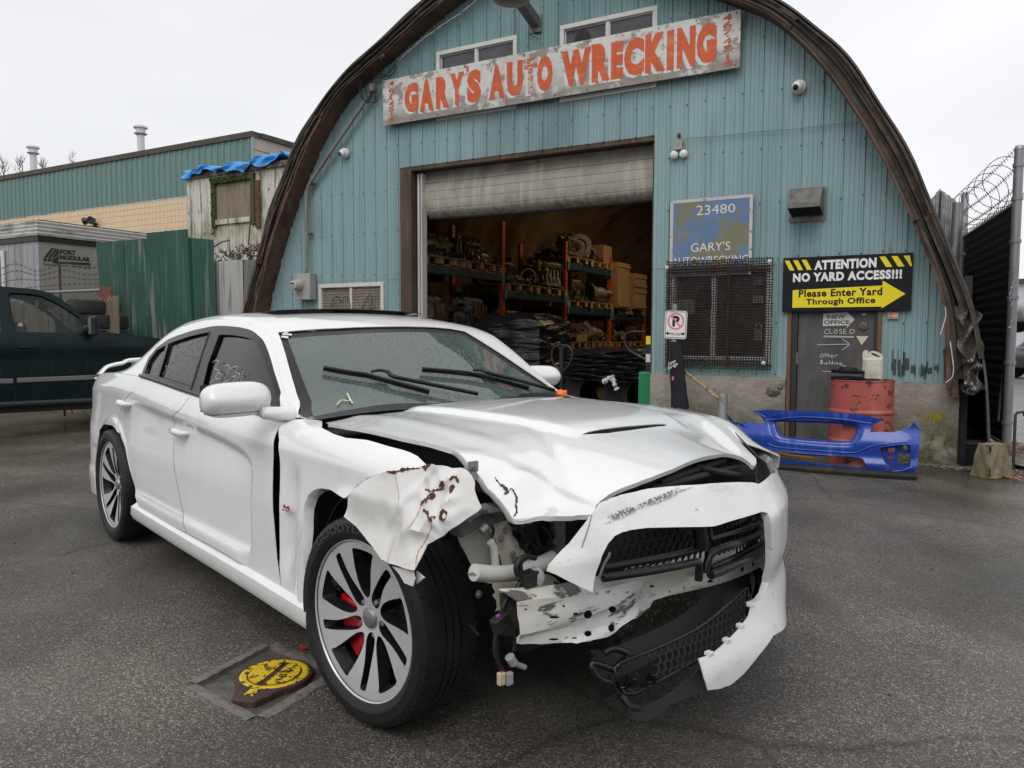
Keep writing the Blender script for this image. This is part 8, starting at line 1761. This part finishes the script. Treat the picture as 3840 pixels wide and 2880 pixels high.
for pts,w in (([(1000,768),(1020,860),(1035,960),(1035,1040)],.0035),([(1290,1150),(1260,1250),(1215,1340),(1180,1400),(1160,1520)],.005),([(1205,1022),(1180,1100),(1110,1200)],.005)): P('rust_run',st(S_fl,pts,c2,w*1.2,(.001,-.0045,0),.9),M_rstain,parent=fl_)
tb=[at(*c2(*p),CAR,1,-1.0) for p in ((985,1500),(1145,1540),(1160,1600),(1145,1655),(1080,1630),(1040,1560))]; P('torn_bracket',MB().add([tuple(p) for p in tb],[tuple(range(6))]),M_flap,solid=.004); tb=[at(*c2(*p),CAR,1,-.985) for p in ((1165,1540),(1225,1590),(1165,1640))]; P('torn_bracket',MB().add([tuple(p) for p in tb],[(0,1,2)]),M_camw,solid=.004)
cl_=at(*c2(1590,775),CAR,1,-.84); P('metal_clip',MB().box(tuple(cl_),(.03,.02,.04),Matrix.Rotation(.4,3,'X')).box((cl_.x+.01,cl_.y,cl_.z+.02),(.01,.03,.03)),M_galv)
# --- wheels
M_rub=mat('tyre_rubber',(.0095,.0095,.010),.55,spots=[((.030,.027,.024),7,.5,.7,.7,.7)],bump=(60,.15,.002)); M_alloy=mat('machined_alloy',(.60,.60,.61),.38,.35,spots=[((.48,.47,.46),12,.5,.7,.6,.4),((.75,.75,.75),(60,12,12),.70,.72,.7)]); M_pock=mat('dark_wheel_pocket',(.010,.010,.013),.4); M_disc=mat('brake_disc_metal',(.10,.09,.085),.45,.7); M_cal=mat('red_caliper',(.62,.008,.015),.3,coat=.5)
def polar(r,a): return (r*math.cos(a),r*math.sin(a))
def wheel(fr_,lab,full=True):
    """local: x = axle outwards is +z after fr_; wheel plane xy"""
    W_=P('wheel',MB().lathe([(.262,-.115),(.262,-.10),(.295,-.116),(.325,-.118),(.341,-.106),(.347,-.09),(.3495,-.06),(.3495,-.034),(.342,-.033),(.342,-.027),(.350,-.026),(.350,-.004),(.342,-.003),(.342,.003),(.350,.004),(.350,.026),(.342,.027),(.342,.033),(.3495,.034),(.3495,.06),(.347,.09),(.341,.104),(.325,.116),(.295,.118),(.278,.110),(.268,.100),(.264,.09)],72,fr_),M_rub,smooth=28,label=lab)
    mb=MB()
    for k in range(72):
        a=2*math.pi*k/72
        for h0,h1 in ((.062,.104),(-.104,-.062),(.006,.024),(-.024,-.006)): mb.beam(tuple(fr_ @ Vector((*polar(.348,a),h0))),tuple(fr_ @ Vector((*polar(.3475 if abs(h0)<.06 or abs(h1)<.06 else .341,a+.035),h1))),.005,.004)
    P('tread_sipes',mb,M_black,parent=W_,kind='stuff')
    P('rim_barrel',MB().lathe([(.264,.098),(.268,.103),(.272,.100),(.267,.094)],72,fr_),M_alloy,parent=W_,smooth=40)
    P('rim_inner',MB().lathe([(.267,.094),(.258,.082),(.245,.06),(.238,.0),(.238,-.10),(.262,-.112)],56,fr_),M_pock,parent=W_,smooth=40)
    ax=lambda r: .094-.044*max(0,1-r/.26)**1.3
    def face(x,y): return fr_ @ Vector((x,y,ax(math.hypot(x,y))))
    outl=[polar(.264,2*math.pi*k/90) for k in range(90)]; holes=[]; sw=lambda r:-.16*(r/.24)**1.5+.16
    for k in range(5):
        a0=2*math.pi*k/5+.30
        def ww(tb,c): 
            L_=[polar(r,c+sw(r)-w/r) for r,w in tb]; R_=[polar(r,c+sw(r)+w/r) for r,w in tb][::-1]; return smoothline(L_+R_,3,True)
        holes.append(ww([(.070,.005),(.085,.019),(.11,.030),(.14,.038),(.18,.046),(.215,.052),(.240,.050)],a0)); holes.append(ww([(.050,.006),(.060,.017),(.080,.0235),(.11,.022),(.15,.018),(.19,.017),(.225,.0165),(.240,.012)],a0+math.pi/5))
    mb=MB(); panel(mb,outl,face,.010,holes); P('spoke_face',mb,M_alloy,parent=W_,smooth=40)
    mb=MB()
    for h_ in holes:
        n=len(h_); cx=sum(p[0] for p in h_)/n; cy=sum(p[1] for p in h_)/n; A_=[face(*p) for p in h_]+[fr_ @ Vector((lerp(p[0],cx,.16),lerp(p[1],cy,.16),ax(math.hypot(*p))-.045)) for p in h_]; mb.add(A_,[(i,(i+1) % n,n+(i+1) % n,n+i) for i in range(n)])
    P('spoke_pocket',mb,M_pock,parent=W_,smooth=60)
    P('hub_cap',MB().lathe([(0,.073),(.025,.072),(.034,.067),(.036,.045)],28,fr_),M_galv,parent=W_,smooth=60)
    mb=MB(); text_mb(mb,'DODGE',lambda u,v: fr_ @ Vector((-.022+u*.044,-.005+v*.010,.0742)),.01); P('cap_letters',mb,M_chrome,parent=W_)
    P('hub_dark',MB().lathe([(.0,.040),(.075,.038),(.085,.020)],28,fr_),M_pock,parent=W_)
    for k in range(5): a=2*math.pi*k/5+.30+math.pi/5+.22; P('wheel_nut',MB().lathe([(0,.060),(.008,.059),(.011,.054),(.011,.036)],6,fr_ @ Matrix.Translation((*polar(.060,a),0))),M_galv,parent=W_)
    P('brake_disc',MB().lathe([(.05,.02),(.075,.02),(.08,.0),(.185,.0),(.185,-.03),(.05,-.03)],48,fr_),M_disc,parent=W_,smooth=30)
    P('hub_backing',MB().lathe([(.0,-.05),(.228,-.05),(.233,-.09)],32,fr_),M_black,parent=W_)
    mb=MB(); a_,b_=R(172),R(238); pr_=[]
    for s_ in np.linspace(0,1,14): pr_.append(polar(.212,lerp(a_,b_,s_)))
    for s_ in np.linspace(1,0,14): pr_.append(polar(.115,lerp(a_,b_,s_)))
    mb.prism(pr_,.07,fr_ @ Matrix.Translation((0,0,-.035))); P('brake_caliper',mb,M_cal,parent=W_,bevel=.008,smooth=40)
    return W_
def mxw(x,y,st_): return Matrix.Translation((x,y,.354)) @ Matrix.Rotation(R(st_),4,'Z') @ RX
Wf=mxw(-.008,-.822,5.7); wheel(Wf,'front wheel with grey twin spokes and a red brake caliper'); Wr=mxw(-3.064,-.825,0) @ Matrix.Rotation(.5,4,'Z'); wheel(Wr,'rear wheel with grey twin spokes')
fm=Wf; mb=MB(); text_mb(mb,'SRT',lambda u,v: fm @ Vector((*(lambda r,a: polar(r,a))(.205-u*.055+0,R(152)+(v-.5)*.085),.0885)),.02); P('spoke_letters',mb,M_black)
mb=MB(); text_mb(mb,'GOODYEAR',lambda u,v: fm @ Vector((*polar(.300+v*.025,R(135)-u*R(62)),.1215)),.01); P('tyre_lettering',mb,mat('tyre_letters',(.06,.06,.058),.7))
for x_ in (0,-3.06): P('far_wheel',MB().lathe([(0,.10),(.24,.10),(.262,.11),(.335,.115),(.362,.08),(.364,-.08),(.335,-.115),(0,-.1)],40,Matrix.Translation((x_,.825,.364)) @ RX),M_rub,smooth=40)
# wheel wells and underbody
P('wheel_liner',MB().lathe([(.40,.0),(.405,-.30)],30,Matrix.Translation((-3.03,-.885,.38)) @ RX,math.pi*1.2,-math.pi*.1),M_dkin,smooth=60,solid=.004); P('wheel_liner',MB().lathe([(.41,.0),(.41,-.33)],30,Matrix.Translation((.0,-.86,.38)) @ RX,math.pi*.62,math.pi*.48),M_dkin,smooth=60,solid=.004)
P('underbody',MB().b2((-3.9,-.55,.20),(-.45,.55,.34)).b2((-2.55,-.80,.22),(-.55,.80,.34)).b2((-.6,-.50,.24),(.35,.50,.42)),M_dkin)
P('inner_body',MB().b2((-.72,-.845,.3),(-.44,.80,.90)),M_dkin)
P('engine_bay',MB().b2((-.44,-.50,.42),(.30,.55,.84)).b2((-.44,-.66,.80),(.42,-.60,.91)),M_dkin)
P('cabin_floor',MB().b2((-3.2,-.78,.30),(-.75,.78,.45)),M_dkin)
# interior
P('dashboard',MB().box((-.98,0,.93),(.42,1.38,.13)),M_dkin,bevel=.05)
P('steering_wheel',MB().tube([(-1.28+.06*math.sin(a),.38+.18*math.cos(a),.93+.17*math.sin(a)) for a in np.linspace(0,2*math.pi,26)[:-1]],.016,8,closed=True),M_seat,smooth=60)
for y_ in (-.38,.38): s_=P('seat',MB().box((-1.95,y_,.86),(.20,.50,.66),Matrix.Rotation(R(-14),3,'Y')),M_seat,bevel=.06); P('headrest',MB().box((-2.06,y_,1.24),(.11,.27,.17)),M_seat,parent=s_,bevel=.04)
P('rear_seat',MB().box((-2.85,0,.85),(.25,1.3,.62),Matrix.Rotation(R(-18),3,'Y')),M_seat,bevel=.06)
rm=at(*cw(885,215),CAR,0,-1.28); P('rear_view_mirror',MB().box((-1.25,rm.y*.9,1.29),(.03,.25,.07)),M_dkin,bevel=.015)
# --- front bumper cover
def sp2(pts): return pts
BOp=[(850,218),(870,196),(905,148)]; top_=[(780,845),(1000,800),(1200,780),(1400,765),(1600,755),(1690,757),(1735,768)]
inner=[(1850,768),(1905,745),(1935,705),(1955,640),(1974,540),(1978,410),(1968,260),(1950,208),(1915,199),(1800,236),(1690,268),(1618,290),(1550,294),(1380,296),(1200,300),(1110,312),(1050,326),(1000,350),(960,395),(920,475),(885,570),(868,640),(862,698)]
leftp=[(800,672),(700,622),(640,590),(578,566),(592,525),(650,462),(720,392),(790,302)]
lowp=[(2060,815),(1985,968),(1900,1082),(1800,1205),(1720,1272),(1640,1298),(1578,1305),(1555,1230),(1520,1110),(1600,1085),(1700,1000),(1790,905),(1835,840)]
bo=S_b.O(BOp,c5)+S_b.O(top_,c4_)+[(.34,.80),(.55,.775),(.75,.745),(.93,.72),(.955,.5),(.955,.28),(.75,.235),(.55,.26),(.40,.31)]+S_b.O(lowp,c5)+S_b.O(inner,c5)+S_b.O(leftp,c5)
bc_=P('front_bumper',MB(),M_scuff) if False else shell('front_bumper',S_b,bo,M_scuff,.018,solid=-.004,smooth=42)
mb=MB(); q=dens(S_b.O(inner,c5),.02,False); A_=[]
for p in q: a=bump(*p); A_+=[a,a+Vector((-.008,0,0)),a+Vector((-.022,0,-.003))]
n=len(q); mb.add(A_,[(3*i+k,3*i+3+k,3*i+4+k,3*i+1+k) for i in range(n-1) for k in (0,1)]); P('opening_return',mb,M_scuff,parent=bc_,smooth=60)
P('bumper_crease',st(S_b,[(850,215),(838,270),(820,330),(790,420)],c5,.003,(.006,0,.001)),M_galv,parent=bc_)
for pc in ((1590,1078),(1700,995),(1785,905),(1850,775)): a=bump(*S_b.inv(*c5(*pc))); P('clip_tab',MB().box(tuple(a),(.02,.022,.012)),M_paint,parent=bc_,bevel=.002)
# scratches on the bumper: thin dark scrapes
M_scr=mat('grey_scrape',(.20,.19,.18),.7,spots=[((.75,.75,.74),(90,90,90),.5,.52,1)])
random.seed(3); mb=MB()
for k in range(44):
    t=random.random(); x=lerp(930,1330,t); y=lerp(255,88,t)+random.uniform(-16,26); l=random.uniform(40,170); m2=st(S_b,[(x,y),(x+l*.5,y-l*.22+random.uniform(-3,3)),(x+l,y-l*.36)],c5,random.uniform(.002,.0055),(.007,0,.004),.8); mb.add(m2.v,m2.f)
P('scrapes',mb,M_scr,parent=bc_,kind='stuff')
# --- grille and honeycombs
def Sb(dx): return Surf(lambda y,z: bump(y,z,dx),(-1.0,.7),(.0,.95),50,44)
S_g=Sb(-.11)
def hexes(name,S,outline,cell,r,m,skip=None,parent=None):
    q=np.array(outline); lo,hi=q.min(0),q.max(0); mb=MB(); s_=cell/math.sqrt(3); seen_=set(); j=0; y=lo[1]
    E_=[]
    while y<hi[1]+cell:
        x=lo[0]+(j % 2)*cell/2
        while x<hi[0]+cell:
            for k in range(3):
                a0,a1=math.pi/6+k*math.pi/3,math.pi/6+(k+1)*math.pi/3; E_.append(((x+s_*math.cos(a0),y+s_*math.sin(a0)),(x+s_*math.cos(a1),y+s_*math.sin(a1))))
            x+=cell
        y+=cell*.866; j+=1
    md=np.array([((a[0]+b[0])/2,(a[1]+b[1])/2) for a,b in E_]); ok=insides(md,outline)
    if skip is not None: ok &= ~insides(md,skip)
    for (a,b),k in zip(E_,ok):
        if k: mb.beam(S.fn(*a),S.fn(*b),r,r*2.2,(1,0,0))
    return P(name,mb,m,kind='stuff',parent=parent)
M_gb=mat('grille_black',(.007,.007,.008),.28,bumps=[((90,90,90),.6,.0015,'drops')])
go=S_g.O([(990,345),(1200,310),(1550,300),(1800,245),(1945,210),(1960,400),(1700,450),(1500,500),(1200,540),(900,600)],c5)
gbk=MB(); panel(gbk,go,lambda y,z: bump(y,z,-.17),.1); gr=P('grille',gbk,M_black); hexes('honeycomb',S_g,go,.030,.0032,M_gb,parent=gr)
def bar(pts,cr,r,m=M_gb,dx=-.06,name='grille_bar',par=None,n=8): 
    S=Surf(lambda y,z: bump(y,z,dx),(-1.0,.7),(.0,.95),40,36); q=[S.fn(*S.inv(*cr(*p))) for p in pts]; return P(name,MB().tube([tuple(p) for p in smoothline([tuple(p_) for p_ in q],3)],r,n),m,smooth=60,parent=par or gr)
bar([(930,610),(1200,570),(1400,535),(1500,512),(1525,520),(1530,560),(1525,625)],c5,.013); bar([(905,600),(1200,555),(1430,515)],c5,.007,M_pock)
bar([(1565,580),(1585,500),(1605,455),(1640,435),(1780,385),(1958,295)],c5,.013); bar([(935,545),(1200,500),(1400,460),(1525,425)],c5,.012,M_pock,-.08); bar([(1600,590),(1700,550),(1850,480),(1965,400)],c5,.016,M_gb); bar([(1605,545),(1750,480),(1960,385)],c5,.010,M_gb,-.08)
bar([(1530,300),(1545,380),(1540,420)],c5,.022,M_gb); bar([(1600,300),(1610,370)],c5,.004,M_pock,-.03); bar([(1600,370),(1800,310),(1955,245)],c5,.008,M_pock,-.08)
bar([(905,612),(940,520),(965,480),(975,450)],c5,.004,M_galv,-.03,'twig_scratch')
# bumper beam
XB=tab([-1.0,-.85,-.6,-.4,-.2,.1,.4,.7],[.66,.72,.76,.74,.70,.70,.66,.55])
def beam_(y,z):
    zc_=.50+.04*(y+.3) ; t=z-zc_; d=.016*sstep(.02,.035,abs(t))-.004*sstep(.07,.085,abs(t)) ; x=XB(y)+d+.03*math.exp(-((y+.30)/.07)**2)* -1
    if y<-.35: x+=.005*mn.noise(Vector((y*14,z*14,0)))
    return Vector((x,y,z))
S_bm=Surf(beam_,(-1.0,.7),(.3,.75),50,36)
bmO=S_bm.O([(392,745),(700,722),(850,697),(950,670),(1100,630),(1300,578),(1450,545),(1700,475),(1960,395),(1972,470),(1850,568),(1550,672),(1340,717),(1240,750),(1215,795),(1110,870),(1000,948),(955,975),(820,1008),(600,1015),(394,1015)],c5)
def ell(cx,cy,rx,ry,n=14): return S_bm.O([(cx+rx*math.cos(2*math.pi*k/n),cy+ry*math.sin(2*math.pi*k/n)) for k in range(n)],c5)
HL=[ell(*e) for e in ((835,835,27,27),(986,802,25,20),(834,955,25,20),(981,920,22,26),(628,853,33,9),(758,831,18,8),(622,990,33,8),(750,985,18,8),(448,804,9,8),(684,784,9,9),(1795,554,14,18),(1862,522,11,15),(1596,630,20,9),(1650,620,5,6),(1433,670,6,7),(1343,695,6,7),(1232,660,16,8))]
M_beam=mat('scraped_white_beam',(.66,.66,.64),.4,spots=[((.66,.60,.46),3,.5,.7,.6,.5,5),((.06,.055,.05),(5,9,44),.55,.60,.9,.7,8,(1,.15,-.35)),((.2,.19,.18),(16,16,16),.66,.70,.7)])
mb=MB(); panel(mb,bmO,beam_,.016,HL); bmp=P('bumper_beam',mb,M_beam,smooth=35,solid=-.003); mb=MB(); panel(mb,bmO,lambda y,z: beam_(y,z)+Vector((-.07,0,0)),.06); P('beam_back',mb,mat('beam_inside',(.05,.05,.05),.6),parent=bmp)
mb=MB(); q=S_bm.O([(392,745),(700,722),(850,697),(950,670),(1300,578),(1450,545),(1700,475),(1960,395)],c5); A_=[]
for p in dens(q,.03,False): a=beam_(*p); A_+=[a,a+Vector((-.07,0,.012))]
mb.add(A_,[(2*i,2*i+2,2*i+3,2*i+1) for i in range(len(A_) // 2-1)]); P('beam_top',mb,M_beam,parent=bmp,solid=.003)
# radiator, shroud, lower grille and air dam
def cpt(pts,cr,x): return [at(*cr(*p),CAR,0,x) for p in pts]
def slab(name,pts,cr,x,m,th=.03,h=.05,puff=0.0,parent=None,smooth=45,bevel=None,label=None):
    """a solid piece whose outline lies in the plane x; puff rounds its front"""
    q=[(p.y,p.z) for p in cpt(pts,cr,x)]; d_=np.array(dens(q,.01)); mb=MB()
    def f(y,z): d=float(np.min(np.hypot(d_[:,0]-y,d_[:,1]-z))); return Vector((x+puff*math.sqrt(min(1,d/max(puff,1e-3)/1.2)),y,z)) if puff else Vector((x,y,z))
    panel(mb,q,f,h); return P(name,mb,m,smooth=smooth,solid=None if False else th,parent=parent,label=label)
M_fin=mat('radiator_fins',(.05,.045,.038),.6,.3,spots=[((.22,.19,.14),(30,60,60),.54,.60,.9)],bumps=[((6,120,20),1,.01)])
slab('radiator',[(1030,980),(1120,860),(1240,745),(1530,680),(1530,815),(1300,880),(1060,985)],c5,.60,M_fin); slab('radiator_shroud',[(1525,690),(1840,580),(1860,700),(1700,830),(1560,880),(1300,960),(1050,1080),(1040,980),(1300,880),(1525,815)],c5,.60,M_black)
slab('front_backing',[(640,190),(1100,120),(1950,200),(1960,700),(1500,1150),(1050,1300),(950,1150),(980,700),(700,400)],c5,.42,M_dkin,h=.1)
S_l=Sb(-.05); lo=S_l.O([(1005,1170),(1080,1120),(1200,1075),(1350,1010),(1500,935),(1620,850),(1740,745),(1828,672),(1826,860),(1760,960),(1680,1030),(1520,1120),(1400,1185),(1200,1290),(1120,1330),(1050,1310)],c5)
sk=S_l.O([(1060,1160),(1180,1095),(1240,1110),(1260,1200),(1250,1240),(1180,1275),(1090,1310),(1040,1290),(1020,1200)],c5)
lgr=P('lower_grille',MB().tube([tuple(S_l.fn(*p)) for p in smoothline(lo,2,True)],.006,6,closed=True),M_gb,smooth=60); hexes('honeycomb',S_l,lo,.026,.0030,mat('hex_black',(.03,.03,.031),.35),sk,lgr)
gbk=MB(); panel(gbk,lo,lambda y,z: bump(y,z,-.14),.1); P('dark_duct',gbk,M_dkin,parent=lgr)
random.seed(9); mb=MB()
for k in range(26):
    t=k/25; p=S_l.fn(*S_l.inv(*c5(lerp(1040,1250,t),lerp(1300,1262,t)+random.uniform(-14,10)))); q_=p+Vector((random.uniform(-.01,.03),random.uniform(-.02,.02),random.uniform(.0,.035))); mb.beam(p,q_,.012,.003)
P('torn_mesh_edge',mb,M_gb,parent=lgr,kind='stuff')
ad=S_l.O([(1020,1200),(1045,1320),(1100,1395),(1150,1412),(1290,1348),(1400,1270),(1525,1160),(1560,1225),(1578,1300),(1450,1345),(1305,1398),(1300,1440),(1190,1495),(1075,1478),(1120,1440),(1180,1418),(1060,1400),(1000,1330),(985,1210)],c5)
ad=S_l.O([(1045,1325),(1110,1400),(1160,1412),(1290,1348),(1400,1270),(1525,1160),(1560,1225),(1578,1300),(1450,1345),(1305,1398),(1300,1440),(1190,1495),(1075,1478),(1170,1425),(1080,1410),(1030,1345)],c5)
mb=MB(); panel(mb,ad,lambda y,z: bump(y,z,-.04),.04); P('air_dam',mb,mat('scuffed_black_plastic',(.036,.036,.038),.4,spots=[((.06,.06,.06),9,.5,.7,.6)]),smooth=50,solid=.004)
for pts in ([(985,1210),(1000,1280),(1050,1360),(1110,1405),(1160,1412)],[(1000,1180),(860,1140),(900,1230),(1000,1270)],[(1010,1170),(1090,1090),(1000,1050),(940,1080)]): bar(pts,c5,.010,M_gb,-.06,'broken_duct_edge',lgr)
slab('broken_bracket',[(850,1060),(1000,1040),(1090,1090),(1010,1170),(990,1270),(1020,1285),(935,1370),(915,1360),(890,1250),(845,1160)],c5,.66,M_black,puff=.02,h=.02)
slab('fan_shroud_pipe',[(1040,1060),(1300,960),(1540,870),(1560,900),(1300,1010),(1090,1090)],c5,.68,M_gb,puff=.02,h=.02)
slab('horn_bracket',[(1885,560),(1915,548),(1960,640),(1945,745),(1900,770),(1870,755),(1890,650)],c5,.62,M_gb,puff=.02,h=.02)
# upper slot between hood and bumper: dark support
slab('upper_support',[(560,880),(800,780),(1200,640),(1500,560),(1700,640),(1720,780),(1400,790),(1000,830),(650,910)],c4_,.50,mat('dark_support',(.03,.03,.031),.5),puff=.015,h=.04)
for pts in ([(1000,800),(1300,720),(1600,640)],[(1060,760),(1150,720),(1500,600)],[(800,830),(840,860)],[(1300,640),(1500,690),(1680,700)]): bar(pts,c4_,.012,M_dkin,-.14,'support_rib',gr)
# --- behind the missing headlight
M_cream=mat('cream_plastic_bottle',(.56,.53,.44),.45,spots=[((.40,.34,.24),5,.5,.72,.7),((.66,.64,.57),7,.5,.7,.5)],bump=(9,.2,.01)); M_apron=mat('white_inner_panel',(.58,.58,.55),.5,spots=[((.36,.33,.28),6,.5,.72,.7)])
slab('inner_apron',[(30,385),(240,285),(400,200),(405,790),(230,805),(190,760),(140,650),(65,520)],c5b,.46,M_apron,puff=.01,h=.03)
slab('washer_neck',[(395,190),(550,180),(560,300),(600,420),(680,560),(780,660),(900,720),(700,790),(500,790),(450,600),(410,450)],c5b,.50,M_cream,puff=.04,h=.014)
slab('washer_bottle',[(405,880),(500,850),(700,850),(960,830),(1060,880),(1110,930),(1118,1100),(900,1120),(660,1130),(655,1300),(580,1372),(500,1290),(450,1180),(405,1060)],c5b,.52,M_cream,puff=.05,h=.014)
cp=cpt([(215,820),(400,835),(650,820),(850,760),(1040,670)],c5b,.60); cbm=P('cross_tube',MB().tube([tuple(p) for p in smoothline([tuple(p_) for p_ in cp],3)],.024,12),M_apron,smooth=60)
slab('bent_flange',[(205,815),(450,855),(440,905),(400,935),(340,925),(255,880)],c5b,.61,M_apron,puff=.006,h=.02); slab('support_post',[(1035,245),(1150,245),(1150,560),(1080,650),(1040,660),(1068,560),(1060,400)],c5b,.48,mat('grey_primer',(.30,.31,.31),.5),puff=.01,h=.03)
slab('hanging_plate',[(1110,930),(1330,1010),(1230,1040),(1190,1105),(1120,1060)],c5b,.60,M_black,h=.04)
rl=cpt([(0,370),(240,240),(560,170)],c5b,.50); P('upper_rail',MB().beam(rl[0],rl[1],.06,.05).beam(rl[1],rl[2],.06,.05),mat('dusty_rail',(.10,.105,.10),.6,spots=[((.22,.22,.21),9,.5,.65,.7)]),bevel=.008)
slab('fender_brace',[(130,150),(330,100),(420,140),(560,175),(300,215),(100,300)],c5b,.56,mat('dusty_rail2',(.13,.135,.13),.6),puff=.01,h=.03)
P('headlight_stay',MB().tube([tuple(p) for p in cpt([(385,500),(420,560),(440,770)],c5b,.56)],.012,8),M_apron,smooth=60); tk=cpt([(285,400),(345,345)],c5b,.56); P('stay_bolt',MB().tube([tuple(p) for p in tk],.012,8),M_galv,smooth=60)
for pts,r_ in (([(850,670),(760,655),(690,690),(650,780),(680,860),(700,910),(640,1020),(560,1090),(520,1180),(515,1260)],.008),([(760,660),(700,720),(700,830),(660,900)],.007),([(640,1000),(605,1080),(610,1180),(640,1330),(650,1480),(640,1560),(630,1640)],.006),([(470,1390),(440,1500),(430,1620),(440,1700)],.007)): P('wiring_harness',MB().tube([tuple(p) for p in smoothline([tuple(q) for q in cpt(pts,c5b,.66)],4)],r_,7),M_cable,smooth=60)
for pts in ([(268,930),(262,1000),(270,1100),(300,1195)],[(268,1000),(275,1100),(300,1170),(340,1210)]): P('wiring_harness',MB().tube([tuple(p) for p in smoothline([tuple(q) for q in cpt(pts,c5,.66)],4)],.006,6),M_cable,smooth=60)
def conn(pc,cr,sz,m,rz=0,name='connector'): p=cpt([pc],cr,.67)[0]; return P(name,MB().box(tuple(p),sz,Matrix.Rotation(R(rz),3,'X')),m,bevel=.003)
M_cgrey=mat('grey_connector',(.33,.33,.34),.5)
conn((490,1340),c5b,(.03,.05,.04),M_black,20); conn((468,1285),c5b,(.01,.012,.016),mat('purple_clip',(.30,.08,.32),.5),15); conn((515,1300),c5b,(.012,.02,.018),M_camw,15); conn((780,885),c5b,(.04,.05,.04),M_black,5)
q=cpt([(820,875),(900,860)],c5b,.67); P('bulb_holder',MB().tube([tuple(q[0]),tuple(q[0]*.5+q[1]*.5)],[.024,.03],16).tube([tuple(q[0]*.45+q[1]*.55),tuple(q[1])],.020,16),M_cgrey,smooth=50); q=cpt([(350,1100),(375,1140),(445,1165)],c5,.67); P('hanging_sensor',MB().tube([tuple(q[0]),tuple(q[1])],.014,8).tube([tuple(q[1]),tuple(q[2])],.008,8),M_cgrey,smooth=50)
conn((297,1235),c5,(.016,.02,.035),mat('tan_connector',(.55,.45,.30),.5)); conn((345,1235),c5,(.016,.022,.035),M_cgrey); conn((300,1205),c5,(.012,.010,.012),M_cal); conn((352,1210),c5,(.012,.010,.012),M_cal)
P('loose_hose',MB().tube([tuple(at(*c3(*p),CAR,1,-.72)) for p in ((1180,250),(1195,420),(1225,580),(1300,700),(1470,890))],.006,6),M_cable,smooth=60)
random.seed(21); fit=MB(); fw2=MB()
for k in range(46):
    px_,py_=random.uniform(60,1050),random.uniform(150,1080)
    if k % 3 == 0: p=at(*c5b(px_,py_),CAR,0,.50); fit.lathe([(0,.008),(.006,.008),(.007,.003),(.012,.002),(.012,0)],8,Matrix.Translation(p+Vector((.035,0,0))) @ Matrix.Rotation(R(90),4,'Y'))
    elif k % 3 == 1: p=at(*c5b(lerp(560,1000,random.random()),lerp(260,620,random.random())),CAR,0,.44); fw2.tube(smoothline([tuple(p),tuple(p+Vector((.03,random.uniform(-.05,.05),-.05))),tuple(p+Vector((.0,random.uniform(-.09,.09),-.12)))],4),random.uniform(.004,.012),6)
    else: p=at(*c5b(lerp(560,1000,random.random()),lerp(240,620,random.random())),CAR,0,.42); fw2.box(tuple(p),(random.uniform(.02,.05),)*3,Matrix.Rotation(random.random()*3,3,'X'))
P('bolts',fit,M_galv,kind='stuff'); P('engine_bay_hoses',fw2,mat('bay_plastic',(.035,.037,.045),.45),kind='stuff',smooth=40)
# left headlight remnant
hl_=P('headlight',MB().grid(lambda u,v: Vector((lerp(.40,.60,v)-.03*u,lerp(.88,.66,v)+.02*math.sin(math.pi*u),lerp(.68,.80,u))),8,10),mat('smoky_headlight',(.30,.31,.30),.12,coat=1),smooth=60,solid=.03)
